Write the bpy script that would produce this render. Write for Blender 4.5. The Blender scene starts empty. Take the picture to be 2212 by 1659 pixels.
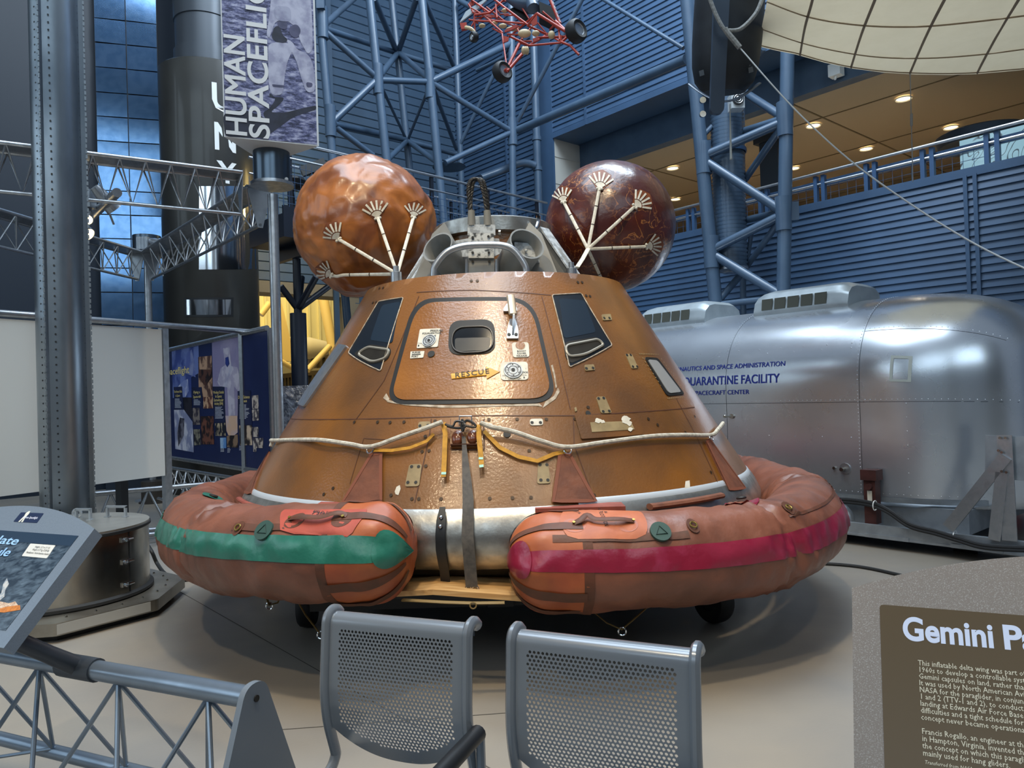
import bpy, math, random
from math import sin, cos, pi, radians, sqrt, atan2
from mathutils import Vector as V3, Matrix, noise

SC = bpy.context.scene
COL = SC.collection
random.seed(7)

# ---------------------------------------------------------------- camera
F, ROLL, HY, CH = 1600.0, 0.032, 850.0, 1.58
PW, PH = 2212, 1659
_pitch = math.atan((HY - PH / 2) * cos(ROLL) / F)
FWD = V3((0, cos(_pitch), sin(_pitch)))
_r = V3((1, 0, 0)); _u = _r.cross(FWD)
CR = _r * cos(ROLL) - _u * sin(ROLL)
CU = _r * sin(ROLL) + _u * cos(ROLL)
CO = V3((0, 0, CH))
cam_d = bpy.data.cameras.new('camera')
cam_d.sensor_width = 36.0
cam_d.lens = 36.0 * F / PW
cam_d.clip_start = 0.05
cam_d.clip_end = 300
cam = bpy.data.objects.new('camera', cam_d)
COL.objects.link(cam)
mw = Matrix((CR, CU, -FWD)).transposed().to_4x4()
mw.translation = CO
cam.matrix_world = mw
SC.camera = cam

def ray(px, py):
    return FWD + CR * ((px - PW / 2) / F) - CU * ((py - PH / 2) / F)
def at(px, py, Y):
    d = ray(px, py)
    return CO + d * (Y / d.y)
def ground(px, py, z=0.0):
    d = ray(px, py)
    return CO + d * ((z - CH) / d.z)
def proj(p):
    q = V3(p) - CO
    k = q.dot(FWD)
    return PW / 2 + F * q.dot(CR) / k, PH / 2 - F * q.dot(CU) / k
def on_plane(px, py, p0, n):
    d = ray(px, py)
    return CO + d * ((V3(p0) - CO).dot(n) / d.dot(n))

# ---------------------------------------------------------------- world, exposure
SC.view_settings.view_transform = 'Standard'
SC.view_settings.look = 'None'
SC.view_settings.gamma = 1
SC.view_settings.use_curve_mapping = False
SC.view_settings.exposure = -0.55
W = bpy.data.worlds.new('world'); SC.world = W; W.use_nodes = True
bg = W.node_tree.nodes['Background']
bg.inputs[0].default_value = (0.50, 0.62, 0.80, 1)
bg.inputs[1].default_value = 0.45

def area(name, loc, target, sx, sy, power, color):
    l = bpy.data.lights.new(name, 'AREA'); l.shape = 'RECTANGLE'
    l.size = sx; l.size_y = sy; l.energy = power; l.color = color
    o = bpy.data.objects.new(name, l); COL.objects.link(o)
    o.location = loc
    o.rotation_euler = (V3(target) - V3(loc)).to_track_quat('-Z', 'Y').to_euler()
    return o
def spot(name, loc, target, power, color, size=radians(50), blend=0.6, rad=0.15):
    l = bpy.data.lights.new(name, 'SPOT'); l.energy = power; l.color = color
    l.spot_size = size; l.spot_blend = blend; l.shadow_soft_size = rad
    o = bpy.data.objects.new(name, l); COL.objects.link(o)
    o.location = loc
    o.rotation_euler = (V3(target) - V3(loc)).to_track_quat('-Z', 'Y').to_euler()
    return o
DAY = (0.72, 0.86, 1.0); WARM = (1.0, 0.80, 0.52)
# roof skylight of the hall, two added fill lamps, and its warm ceiling floodlights
area('skylight', (-1.5, 3.5, 17.0), (-1.0, 5.5, 0), 11, 8, 3300, DAY)
area('fill_rear', (-1.0, 10.5, 14.0), (-3, 13.5, 5), 4, 4, 450, DAY)  # unseen area lamp added to light the bracing and the back-left walls
area('fill_side', (3.0, 9.0, 13.5), (5, 12, 5), 5, 4, 1800, DAY)  # unseen area lamp added to brighten the upper right wall
spot('ceiling_flood', (-0.35, 1.1, 9.0), (-0.1, 5.0, 1.2), 1900, WARM, radians(48), 0.6, 0.22)
spot('ceiling_flood', (-3.0, -1.5, 8.5), (-2.2, 5.0, 0.4), 1300, WARM, radians(55))
spot('ceiling_flood', (2.5, -1.0, 8.5), (0.6, 2.2, 0.2), 500, WARM, radians(60))

# ---------------------------------------------------------------- colours and materials
def srgb(h):
    h = h.lstrip('#')
    out = []
    for i in (0, 2, 4):
        c = int(h[i:i + 2], 16) / 255
        out.append(c / 12.92 if c <= 0.04045 else ((c + 0.055) / 1.055) ** 2.4)
    return (out[0], out[1], out[2], 1)
MATS = {}
def mat(name, col, rough=0.5, metal=0.0, col2=None, nscale=6.0, mix=(0.4, 0.65), bump=0.0, bscale=30.0,
        coat=0.0, coat_rough=0.1, spec=0.5, stretch=(1, 1, 1), emit=None, estr=0.0, aniso=0.0, rough2=None,
        detail=4.0, dist=0.0, sheen=0.0, alpha=1.0, trans=0.0):
    if name in MATS: return MATS[name]
    m = bpy.data.materials.new(name); m.use_nodes = True
    nt = m.node_tree; N = nt.nodes; L = nt.links
    b = N['Principled BSDF']
    c1 = srgb(col) if isinstance(col, str) else col
    b.inputs['Base Color'].default_value = c1
    b.inputs['Roughness'].default_value = rough
    b.inputs['Metallic'].default_value = metal
    b.inputs['Specular IOR Level'].default_value = spec
    b.inputs['Coat Weight'].default_value = coat
    b.inputs['Coat Roughness'].default_value = coat_rough
    b.inputs['Alpha'].default_value = alpha
    b.inputs['Transmission Weight'].default_value = trans
    if aniso: b.inputs['Anisotropic'].default_value = aniso
    if emit:
        b.inputs['Emission Color'].default_value = srgb(emit)
        b.inputs['Emission Strength'].default_value = estr
    tc = N.new('ShaderNodeTexCoord'); mp = N.new('ShaderNodeMapping')
    mp.inputs['Scale'].default_value = stretch
    L.new(tc.outputs['Object'], mp.inputs['Vector'])
    nz = None
    if col2 or rough2 is not None:
        nz = N.new('ShaderNodeTexNoise'); nz.inputs['Scale'].default_value = nscale
        nz.inputs['Detail'].default_value = detail; nz.inputs['Distortion'].default_value = dist
        L.new(mp.outputs['Vector'], nz.inputs['Vector'])
        rp = N.new('ShaderNodeMapRange')
        rp.inputs['From Min'].default_value = mix[0]; rp.inputs['From Max'].default_value = mix[1]
        L.new(nz.outputs['Fac'], rp.inputs['Value'])
        if col2:
            mx = N.new('ShaderNodeMix'); mx.data_type = 'RGBA'
            mx.inputs['A'].default_value = c1
            mx.inputs['B'].default_value = srgb(col2) if isinstance(col2, str) else col2
            L.new(rp.outputs['Result'], mx.inputs['Factor'])
            L.new(mx.outputs['Result'], b.inputs['Base Color'])
        if rough2 is not None:
            m2 = N.new('ShaderNodeMix')
            m2.inputs['A'].default_value = rough; m2.inputs['B'].default_value = rough2
            L.new(rp.outputs['Result'], m2.inputs['Factor'])
            L.new(m2.outputs['Result'], b.inputs['Roughness'])
    if bump:
        n2 = N.new('ShaderNodeTexNoise'); n2.inputs['Scale'].default_value = bscale
        n2.inputs['Detail'].default_value = 5
        L.new(mp.outputs['Vector'], n2.inputs['Vector'])
        bp = N.new('ShaderNodeBump'); bp.inputs['Strength'].default_value = bump
        bp.inputs['Distance'].default_value = 0.02
        L.new(n2.outputs['Fac'], bp.inputs['Height'])
        L.new(bp.outputs['Normal'], b.inputs['Normal'])
        if coat: L.new(bp.outputs['Normal'], b.inputs['Coat Normal'])
    MATS[name] = m
    return m

# ---------------------------------------------------------------- mesh builder
BAD_BOLD = 'M4'
class MB:
    def __init__(self):
        self.V = []; self.F = []; self.M = []; self.mi = 0; self.G = []
    def mark(self):
        if not self.G or self.G[-1] != (len(self.V), len(self.F)): self.G.append((len(self.V), len(self.F)))
    def build_each(self, name, mats, parent=None, **kw):
        """one object for every marked group"""
        g = self.G + [(len(self.V), len(self.F))]; out = []
        for (v0, f0), (v1, f1) in zip(g[:-1], g[1:]):
            if f1 <= f0: continue
            q = MB(); q.V = self.V[v0:v1]; q.F = [tuple(i - v0 for i in f) for f in self.F[f0:f1]]; q.M = self.M[f0:f1]
            out.append(q.build(name, mats, parent, **kw))
        return out
    def v(self, p):
        self.V.append((p[0], p[1], p[2])); return len(self.V) - 1
    def f(self, *idx):
        self.F.append(tuple(idx)); self.M.append(self.mi)
    def quad(self, a, b, c, d):
        i = len(self.V)
        for p in (a, b, c, d): self.v(p)
        self.f(i, i + 1, i + 2, i + 3)
    def poly(self, pts):
        i = len(self.V)
        for p in pts: self.v(p)
        self.f(*range(i, i + len(pts)))
    def grid(self, fn, nu, nv, cu=False, cv=False):
        i = len(self.V)
        mu = nu if cu else nu + 1; mv = nv if cv else nv + 1
        for a in range(mu):
            for b in range(mv):
                self.v(fn(a / nu, b / nv))
        for a in range(nu):
            for b in range(nv):
                a2 = (a + 1) % mu; b2 = (b + 1) % mv
                self.f(i + a * mv + b, i + a2 * mv + b, i + a2 * mv + b2, i + a * mv + b2)
        return self
    def frame(self, o, ex, ey, ez):
        o, ex, ey, ez = V3(o), V3(ex), V3(ey), V3(ez)
        i = len(self.V)
        for sx, sy, sz in ((0,0,0),(1,0,0),(1,1,0),(0,1,0),(0,0,1),(1,0,1),(1,1,1),(0,1,1)):
            self.v(o + ex * sx + ey * sy + ez * sz)
        for q in ((0,3,2,1),(4,5,6,7),(0,1,5,4),(1,2,6,5),(2,3,7,6),(3,0,4,7)):
            self.f(*[i + k for k in q])
        return self
    def box(self, c, sx, sy, sz, ax=None):
        c = V3(c)
        X, Y, Z = (V3((1,0,0)), V3((0,1,0)), V3((0,0,1))) if ax is None else [V3(a).normalized() for a in ax]
        return self.frame(c - X * sx / 2 - Y * sy / 2 - Z * sz / 2, X * sx, Y * sy, Z * sz)
    def tube(self, pts, r, n=8, caps=True, closed=False, flat=None, up=None):
        pts = [V3(p) for p in pts]
        m = len(pts); i0 = len(self.V)
        t0 = (pts[1] - pts[0]).normalized()
        ref = V3(up) if up is not None else (V3((0,0,1)) if abs(t0.z) < 0.9 else V3((1,0,0)))
        a = t0.cross(ref).normalized()
        for k in range(m):
            if closed:
                t = (pts[(k + 1) % m] - pts[k - 1]).normalized()
            else:
                t = (pts[min(k + 1, m - 1)] - pts[max(k - 1, 0)])
                t = t.normalized() if t.length > 1e-9 else t0
            if up is not None:
                a = t.cross(V3(up)).normalized()
            else:
                a = (a - t * a.dot(t)).normalized()
            b = t.cross(a)
            rr = r[k] if isinstance(r, (list, tuple)) else r
            fl = flat if flat else 1.0
            for j in range(n):
                w = 2 * pi * j / n
                self.v(pts[k] + a * (rr * cos(w)) + b * (rr * fl * sin(w)))
        last = m if closed else m - 1
        for k in range(last):
            k2 = (k + 1) % m
            for j in range(n):
                j2 = (j + 1) % n
                self.f(i0 + k * n + j, i0 + k * n + j2, i0 + k2 * n + j2, i0 + k2 * n + j)
        if caps and not closed:
            self.f(*[i0 + j for j in reversed(range(n))])
            self.f(*[i0 + (m - 1) * n + j for j in range(n)])
        return self
    def rod(self, a, b, r, n=8, r2=None):
        return self.tube([a, b], [r, r if r2 is None else r2], n)
    def lathe(self, prof, o=(0,0,0), ax=None, n=32, a0=0, a1=2 * pi):
        o = V3(o)
        X, Y, Z = (V3((1,0,0)), V3((0,1,0)), V3((0,0,1))) if ax is None else ax
        full = abs(a1 - a0 - 2 * pi) < 1e-6
        m = len(prof)
        def fn(u, v):
            w = a0 + (a1 - a0) * u
            r, z = prof[min(int(round(v * (m - 1))), m - 1)]
            return o + X * (r * cos(w)) + Y * (r * sin(w)) + Z * z
        return self.grid(fn, n, m - 1, cu=full)
    def prism(self, pts, o, ex, ey, d):
        """outline pts (2-D, in ex/ey) extruded by the vector d"""
        o, ex, ey, d = V3(o), V3(ex), V3(ey), V3(d)
        n = len(pts); i = len(self.V)
        for p in pts: self.v(o + ex * p[0] + ey * p[1])
        for p in pts: self.v(o + ex * p[0] + ey * p[1] + d)
        self.f(*[i + k for k in range(n)])
        self.f(*[i + n + k for k in reversed(range(n))])
        for k in range(n):
            k2 = (k + 1) % n
            self.f(i + k, i + n + k, i + n + k2, i + k2)
        return self
    def sphere(self, c, r, nu=16, nv=10, sc=(1,1,1)):
        c = V3(c)
        return self.grid(lambda u, v: c + V3((r * sc[0] * sin(pi * v) * cos(2 * pi * u), r * sc[1] * sin(pi * v) * sin(2 * pi * u), r * sc[2] * cos(pi * v))), nu, nv, cu=True)
    def disc(self, c, nrm, r, n=16, th=0.0):
        c = V3(c); nrm = V3(nrm).normalized()
        if th: return self.tube([c, c + nrm * th], r, n)
        a = nrm.orthogonal().normalized(); b = nrm.cross(a)
        self.poly([c + a * r * cos(2 * pi * k / n) + b * r * sin(2 * pi * k / n) for k in range(n)])
        return self
    def torus(self, c, nrm, R, r, n=24, m=8):
        c = V3(c); nrm = V3(nrm).normalized(); a = nrm.orthogonal().normalized(); b = nrm.cross(a)
        return self.tube([c + a * R * cos(2 * pi * k / n) + b * R * sin(2 * pi * k / n) for k in range(n)], r, m, closed=True)
    def text(self, s, size, fn, bold=0.0, align='LEFT', ls=1.0, shear=0.0, space=1.0, res=2):
        """flat lettering; fn maps text x, y to a point"""
        if bold > 0 and any(ch in s for ch in BAD_BOLD):
            # letters whose outline cannot be offset are thickened by overlapping shifted copies
            d = bold * size
            def lift(x, y, h):
                p = V3(fn(x, y)); n = (V3(fn(x + 0.01, y)) - p).cross(V3(fn(x, y + 0.01)) - p)
                return p + n.normalized() * h
            self.mark()
            for k, (dx, dy) in enumerate(((0, 0), (d, d), (-d, d), (d, -d), (-d, -d))):
                g = list(self.G)
                self.text(s, size, lambda x, y, dx=dx, dy=dy, k=k: lift(x + dx, y + dy, 0.00035 * k), 0.0, align, ls, shear, space, res)
                self.G = g
            return self
        c = bpy.data.curves.new('t', 'FONT'); c.body = s; c.size = size; c.offset = bold * size
        c.resolution_u = res; c.align_x = align; c.space_line = ls; c.shear = shear; c.space_character = space
        o = bpy.data.objects.new('t', c)
        m = bpy.data.meshes.new_from_object(o)
        self.mark(); i = len(self.V)
        for q in m.vertices: self.v(fn(q.co.x, q.co.y))
        for p in m.polygons: self.f(*[i + k for k in p.vertices])
        bpy.data.objects.remove(o); bpy.data.curves.remove(c); bpy.data.meshes.remove(m)
        return self
    def fit(self, s, w, fn, size, **kw):
        """lettering stretched or squeezed to the width w"""
        q = MB(); q.text(s, size, lambda x, y: (x, y, 0), **kw)
        xs = [p[0] for p in q.V]; k = w / (max(xs) - min(xs)); x0 = min(xs)
        return self.text(s, size, lambda x, y: fn((x - x0) * k, y), **kw)
    def build(self, name, mats, parent=None, smooth=True, angle=40, recalc=True):
        if not isinstance(mats, (list, tuple)): mats = [mats]
        if name == 'lettering': smooth = recalc = False
        me = bpy.data.meshes.new(name)
        root = parent
        off = V3((0, 0, 0))
        if parent is not None:
            while root.parent: root = root.parent
            off = root.location
        me.from_pydata([(p[0] - off.x, p[1] - off.y, p[2] - off.z) for p in self.V], [], self.F)
        for m in mats: me.materials.append(m)
        if len(mats) > 1: me.polygons.foreach_set('material_index', self.M)
        if True:
            import bmesh
            bm = bmesh.new(); bm.from_mesh(me)
            bmesh.ops.remove_doubles(bm, verts=bm.verts, dist=1e-5)
            if recalc: bmesh.ops.recalc_face_normals(bm, faces=bm.faces)
            bm.to_mesh(me); bm.free()
        if smooth:
            me.shade_smooth(); me.set_sharp_from_angle(angle=radians(angle))
        me.update()
        o = bpy.data.objects.new(name, me); COL.objects.link(o)
        if parent is not None: o.parent = parent
        return o

def thing(name, label, cat, loc, group=None):
    o = bpy.data.objects.new(name, None); COL.objects.link(o)
    o.empty_display_size = 0.1
    o.location = loc
    return tag(o, label, cat, group)
def tag(o, label, cat, group=None, kind=None):
    o['label'] = label
    if cat: o['category'] = cat
    if group: o['group'] = group
    if kind: o['kind'] = kind
    return o
def struct(o, label=None):
    o['kind'] = 'structure'
    if label: o['label'] = label
    return o
def solo(mb, name, mats, label, cat, group=None, **kw):
    """a thing that is one mesh, its origin at its lowest middle point"""
    xs = [p[0] for p in mb.V]; ys = [p[1] for p in mb.V]; zs = [p[2] for p in mb.V]
    c = V3(((min(xs) + max(xs)) / 2, (min(ys) + max(ys)) / 2, min(zs)))
    mb.V = [(p[0] - c.x, p[1] - c.y, p[2] - c.z) for p in mb.V]
    o = mb.build(name, mats, None, **kw); o.location = c
    return tag(o, label, cat, group)
def smooth_path(pts, n=8):
    pts = [V3(p) for p in pts]; out = []
    for k in range(len(pts) - 1):
        p0 = pts[max(k - 1, 0)]; p1 = pts[k]; p2 = pts[k + 1]; p3 = pts[min(k + 2, len(pts) - 1)]
        for j in range(n):
            t = j / n
            out.append(0.5 * ((2 * p1) + (p2 - p0) * t + (2 * p0 - 5 * p1 + 4 * p2 - p3) * t * t + (3 * p1 - p0 - 3 * p2 + p3) * t ** 3))
    out.append(pts[-1]); return out
def round_poly(pts, r, seg=6):
    n = len(pts); out = []
    for k in range(n):
        p = V3((pts[k][0], pts[k][1], 0)); a = V3((pts[k - 1][0], pts[k - 1][1], 0)); b = V3((pts[(k + 1) % n][0], pts[(k + 1) % n][1], 0))
        rr = r[k] if isinstance(r, (list, tuple)) else r
        da = (a - p); db = (b - p)
        d = min(rr, da.length * 0.49, db.length * 0.49)
        if d <= 1e-6: out.append((p.x, p.y)); continue
        s = p + da.normalized() * d; e = p + db.normalized() * d
        for j in range(seg + 1):
            t = j / seg
            q = s * (1 - t) ** 2 + p * 2 * t * (1 - t) + e * t * t
            out.append((q.x, q.y))
    return out
# ---------------------------------------------------------------- material set
M = {}
M['floor'] = mat('polished_concrete', '#978e81', 0.28, 0, '#7f7c78', 0.8, (0.35, 0.7), bump=0.03, bscale=60, rough2=0.42, spec=0.45)
M['joint'] = mat('floor_joint', '#4a463f', 0.8)
M['blue'] = mat('blue_siding', '#39526f', 0.45, 0, '#354c67', 2.0)
M['bluesteel'] = mat('blue_steel', '#44586d', 0.38, 0.0, '#3e5166', 3.0, coat=0.15)
M['bluedark'] = mat('dark_blue_paint', '#2f4c6e', 0.5)
M['navy'] = mat('navy_panel', '#16212e', 0.45)
M['navyglass'] = mat('glossy_blue_panel', '#6d8fb4', 0.11, 0.85, '#5f83aa', 8, bump=0.015, bscale=3)
M['tan'] = mat('tan_ceiling', '#a3927a', 0.7)
M['tanwall'] = mat('tan_wall', '#8d7c5c', 0.7)
M['white'] = mat('white_board', '#d9d8d2', 0.55)
M['whitegloss'] = mat('white_gloss', '#e8e8e4', 0.3)
M['alu'] = mat('brushed_aluminium', '#b9bcc0', 0.30, 0.9, '#a7aaae', 14, stretch=(1, 1, 1), rough2=0.4)
M['chrome'] = mat('chrome', '#d7dadd', 0.12, 1.0)
M['steel'] = mat('stainless_steel', '#b5b0a6', 0.20, 1.0, '#9f9b92', 5, rough2=0.27)
M['black'] = mat('black_paint', '#15171a', 0.45)
M['rubber'] = mat('black_rubber', '#1b1c1e', 0.6)
M['blacksteel'] = mat('black_blue_steel', '#141a26', 0.4)
M['darkglass'] = mat('dark_glass', '#0a0d12', 0.12, 0, spec=0.35)
M['yellow_steel'] = mat('cream_yellow_steel', '#e3c375', 0.5)
M['yellow_roof'] = mat('cream_roof_cladding', '#eadb9c', 0.6)
M['yellow_wall'] = mat('cream_wall', '#d8c07c', 0.7)
M['lamp'] = mat('lamp_lens', '#fff0d0', 0.4, emit='#ffe2a8', estr=9)
M['daylight'] = mat('daylight_pane', '#cfe6f5', 0.3, emit='#d5eaf8', estr=3.9)
M['cable'] = mat('steel_cable', '#8f9296', 0.4, 0.7)

# ---------------------------------------------------------------- floor
b = MB()
b.quad((-22, -13, 0), (22, -13, 0), (22, 44, 0), (-22, 44, 0))
struct(b.build('floor', M['floor'], smooth=False))
def floor_line(a, c, w, name='trim_1'):
    a = V3(a); c = V3(c); t = (c - a).normalized(); s = V3((-t.y, t.x, 0)) * w / 2
    m = MB(); z = V3((0, 0, 0.0015))
    m.quad(a - s + z, c - s + z, c + s + z, a + s + z)
    return struct(m.build(name, M['joint'], smooth=False))
g1 = ground(360, 1262); g2 = ground(760, 1490)
floor_line(g1 - (g2 - g1) * 0.05, g2 + (g2 - g1) * 1.5, 0.006, 'trim_1')
floor_line(ground(0, 1240), ground(330, 1190), 0.006, 'trim_2')
floor_line(ground(560, 1580), ground(1100, 1540), 0.006, 'trim_3')

# ---------------------------------------------------------------- right wall with the overlook opening
RU = V3((-0.65, 0.76, 0)).normalized(); RN = V3((-0.76, -0.65, 0)).normalized(); RP = V3((5.67, 11.0, 0))
ZP, ZT, ZC = 4.48, 7.2, 6.6
S_CORNER, S_JAMB, S_END = 10.66, 7.04, -11.0
def rw(s, d, z):            # along the wall, depth behind its face, height
    return RP + RU * s - RN * d + V3((0, 0, z))
def siding(m, pt, s0, s1, z0, z1, pitch, proud=0.022):
    n = max(1, int(round((z1 - z0) / pitch))); h = (z1 - z0) / n
    for k in range(n):
        za = z0 + k * h; zb = za + h
        m.quad(pt(s0, -proud, za + 0.1 * h), pt(s1, -proud, za + 0.1 * h), pt(s1, 0, zb), pt(s0, 0, zb))
        m.quad(pt(s0, 0, za), pt(s1, 0, za), pt(s1, -proud, za + 0.1 * h), pt(s0, -proud, za + 0.1 * h))
m = MB()
siding(m, rw, S_END, S_CORNER, 0, ZP - 0.12, 0.105)
m.frame(rw(S_END, -0.03, ZP - 0.12), RU * (S_CORNER - S_END), -RN * 0.28, V3((0, 0, 0.12)))
siding(m, rw, S_END, S_JAMB, ZT + 0.12, 12.0, 0.115)
siding(m, rw, S_JAMB + 0.5, S_CORNER, ZP, 12.0, 0.115)
m.frame(rw(S_END, -0.03, ZT), RU * (S_JAMB - S_END), -RN * 0.8, V3((0, 0, 0.12)))
m.frame(rw(S_JAMB, -0.03, ZP), RU * 0.5, -RN * 0.05, V3((0, 0, 12 - ZP)))
for s in (-1.08, -1.20, 6.0, 8.6):
    z0, z1 = (0, ZP - 0.1) if s < 0 else ((ZT, 12) if s < 7 else (0, 12))
    m.frame(rw(s, -0.045, z0), RU * 0.05, -RN * 0.05, V3((0, 0, z1 - z0)))
struct(m.build('wall_right', M['blue'], smooth=False))
# inside of the overlook
m = MB()
m.frame(rw(S_JAMB, 0.02, ZP - 0.6), RU * 0.06, -RN * 0.8, V3((0, 0, ZT - ZP + 0.6)))
for z in (5.0, 5.6, 6.2, 6.8):
    m.frame(rw(S_JAMB - 0.012, 0.02, z), RU * 0.02, -RN * 0.8, V3((0, 0, 0.012)))
struct(m.build('trim_4', mat('pale_grey_jamb', '#a9a8a2', 0.6), smooth=False))
m = MB()
m.frame(rw(S_END, 0.82, ZC), RU * (S_JAMB + 3 - S_END), -RN * 0.25, V3((0, 0, 1.6)))
struct(m.build('trim_5', M['bluesteel'], smooth=False))
m = MB()
m.frame(rw(S_END - 2, 0.9, ZC + 0.02), RU * (S_JAMB + 12 - S_END), -RN * 17, V3((0, 0, 0.1)))
struct(m.build('ceiling', M['tan'], smooth=False))
m = MB()
for d in (2.2, 4.6, 8.0):
    m.frame(rw(S_END, d, ZC + 0.008), RU * (S_JAMB + 8 - S_END), -RN * 0.03, V3((0, 0, 0.012)))
for s in (-6, -2, 2, 6, 10):
    m.frame(rw(s, 0.9, ZC + 0.009), RU * 0.03, -RN * 15, V3((0, 0, 0.012)))
struct(m.build('trim_6', mat('ceiling_joint', '#6d5d45', 0.8), smooth=False))
m = MB()
m.frame(rw(S_END - 2, 0.3, ZP - 0.55), RU * (S_JAMB + 12 - S_END), -RN * 17, V3((0, 0, 0.1)))
struct(m.build('floor_overlook', mat('pale_overlook_floor', '#c9bda8', 0.6), smooth=False))
m = MB()
m.frame(rw(S_END - 2, 16.5, ZP - 0.5), RU * (S_JAMB + 12 - S_END), -RN * 0.2, V3((0, 0, 2.8)))
struct(m.build('wall_overlook', M['tanwall'], smooth=False))
# low partitions behind the railing
m = MB()
for s in range(-6, 9):
    m.frame(rw(s * 1.25, 3.0, ZP - 0.45), RU * 1.18, -RN * 0.05, V3((0, 0, 0.95)))
struct(m.build('wall_partition', mat('olive_partition', '#7b6a48', 0.65, 0, '#6c5d40', 3), smooth=False))
# downlights
dl = [(1952, 213), (1757, 271), (1871, 321), (2054, 275), (1714, 363), (1453, 363), (1459, 430)]
for k, (px, py) in enumerate(dl):
    d = ray(px, py); p = CO + d * ((ZC - CH) / d.z)
    words = ['highest of the round downlights, just under the cream wing', 'round downlight beside the slanting steel rope',
             'round downlight right of the slanting rope, above the handrail', 'round downlight left of the dark canopy',
             'round downlight immediately right of the lattice tower', 'upper round downlight between the maroon bag and the lattice tower',
             'lower round downlight at the right edge of the maroon bag'][k]
    t = thing('recessed_downlight', words + ' in the tan ceiling', 'ceiling light', p, 'downlights in the overlook ceiling')
    q = MB(); q.lathe([(0.115, 0.02), (0.135, 0.0), (0.145, 0.02)], p - V3((0, 0, 0.02)), n=24); q.build('trim_ring', M['whitegloss'], t)
    q = MB(); q.disc(p - V3((0, 0, 0.004)), (0, 0, -1), 0.115, 24); q.build('lens', M['lamp'], t)
    l = bpy.data.lights.new('downlight_lamp', 'SPOT'); l.energy = 150; l.color = (1.0, 0.91, 0.78); l.spot_size = radians(120); l.spot_blend = 0.5; l.shadow_soft_size = 0.1
    lo = bpy.data.objects.new('downlight_lamp', l); COL.objects.link(lo); lo.location = p - V3((0, 0, 0.03))
# overlook railing
def rwp(px, py, d):
    return on_plane(px, py, rw(0, d, 0), RN)
t = thing('overlook_railing', 'grey handrail with wire mesh panels along the overlook edge', 'railing', rw(2, 0.3, ZP))
za = rwp(1700, 392, 0.4).z
m = MB(); m.rod(rw(S_END, 0.4, za), rw(S_JAMB, 0.4, za), 0.024, 10); m.build('handrail', M['alu'], t)
m = MB(); m.rod(rw(S_END, 0.45, za - 0.17), rw(S_JAMB, 0.45, za - 0.17), 0.02, 8); m.build('mid_rail', M['alu'], t)
m = MB(); m.frame(rw(S_END, 0.5, za - 0.20), RU * (S_JAMB - S_END), -RN * 0.05, V3((0, 0, 0.1))); m.build('top_frame', M['bluedark'], t)
posts_s = []
for px in (1475, 1632, 1753, 1863, 1986, 2126):
    off = (px - 1106) / 1600
    s = (5.67 - off * 11.3) / (0.65 + off * 0.76)
    posts_s.append(s)
    for ds in (0, 0.13):
        m = MB(); m.frame(rw(s + ds, 0.42, ZP - 0.45), RU * 0.06, -RN * 0.08, V3((0, 0, za - ZP + 0.42))); m.build('post', M['bluedark'], t)
m = MB()
for s in [posts_s[-1] + 0.2 + 0.14 * k for k in range(64)]:
    m.rod(rw(s, 0.5, ZP - 0.3), rw(s, 0.5, za - 0.2), 0.004, 4)
for k in range(6):
    m.rod(rw(posts_s[-1], 0.5, ZP - 0.2 + k * 0.11), rw(posts_s[0] + 1, 0.5, ZP - 0.2 + k * 0.11), 0.004, 4)
m.build('wire_mesh', M['bluedark'], t)
# crinkled mylar beyond the railing at the right, its reflections painted as a glow
gm = bpy.data.materials.new('mylar_reflection_glow'); gm.use_nodes = True
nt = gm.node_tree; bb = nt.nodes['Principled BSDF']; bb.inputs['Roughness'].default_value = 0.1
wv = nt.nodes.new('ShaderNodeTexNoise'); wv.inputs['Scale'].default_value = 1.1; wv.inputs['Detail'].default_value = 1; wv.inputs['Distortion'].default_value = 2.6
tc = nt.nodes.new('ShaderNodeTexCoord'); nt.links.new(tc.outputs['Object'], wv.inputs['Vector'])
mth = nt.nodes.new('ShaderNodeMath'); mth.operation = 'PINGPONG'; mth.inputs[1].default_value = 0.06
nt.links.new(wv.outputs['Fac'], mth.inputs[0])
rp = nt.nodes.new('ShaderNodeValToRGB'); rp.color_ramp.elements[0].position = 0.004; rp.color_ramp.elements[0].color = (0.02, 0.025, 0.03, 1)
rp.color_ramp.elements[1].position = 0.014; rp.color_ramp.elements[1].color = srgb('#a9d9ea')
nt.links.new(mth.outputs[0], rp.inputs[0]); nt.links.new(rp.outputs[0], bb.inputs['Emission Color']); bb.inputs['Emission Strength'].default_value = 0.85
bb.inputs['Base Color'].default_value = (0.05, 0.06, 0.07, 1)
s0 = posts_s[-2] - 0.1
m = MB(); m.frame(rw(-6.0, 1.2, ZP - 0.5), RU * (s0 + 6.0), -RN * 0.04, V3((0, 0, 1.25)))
struct(m.build('window_1', gm, smooth=False), 'bright mylar sheet with painted reflections beyond the overlook railing at the right edge')
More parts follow.
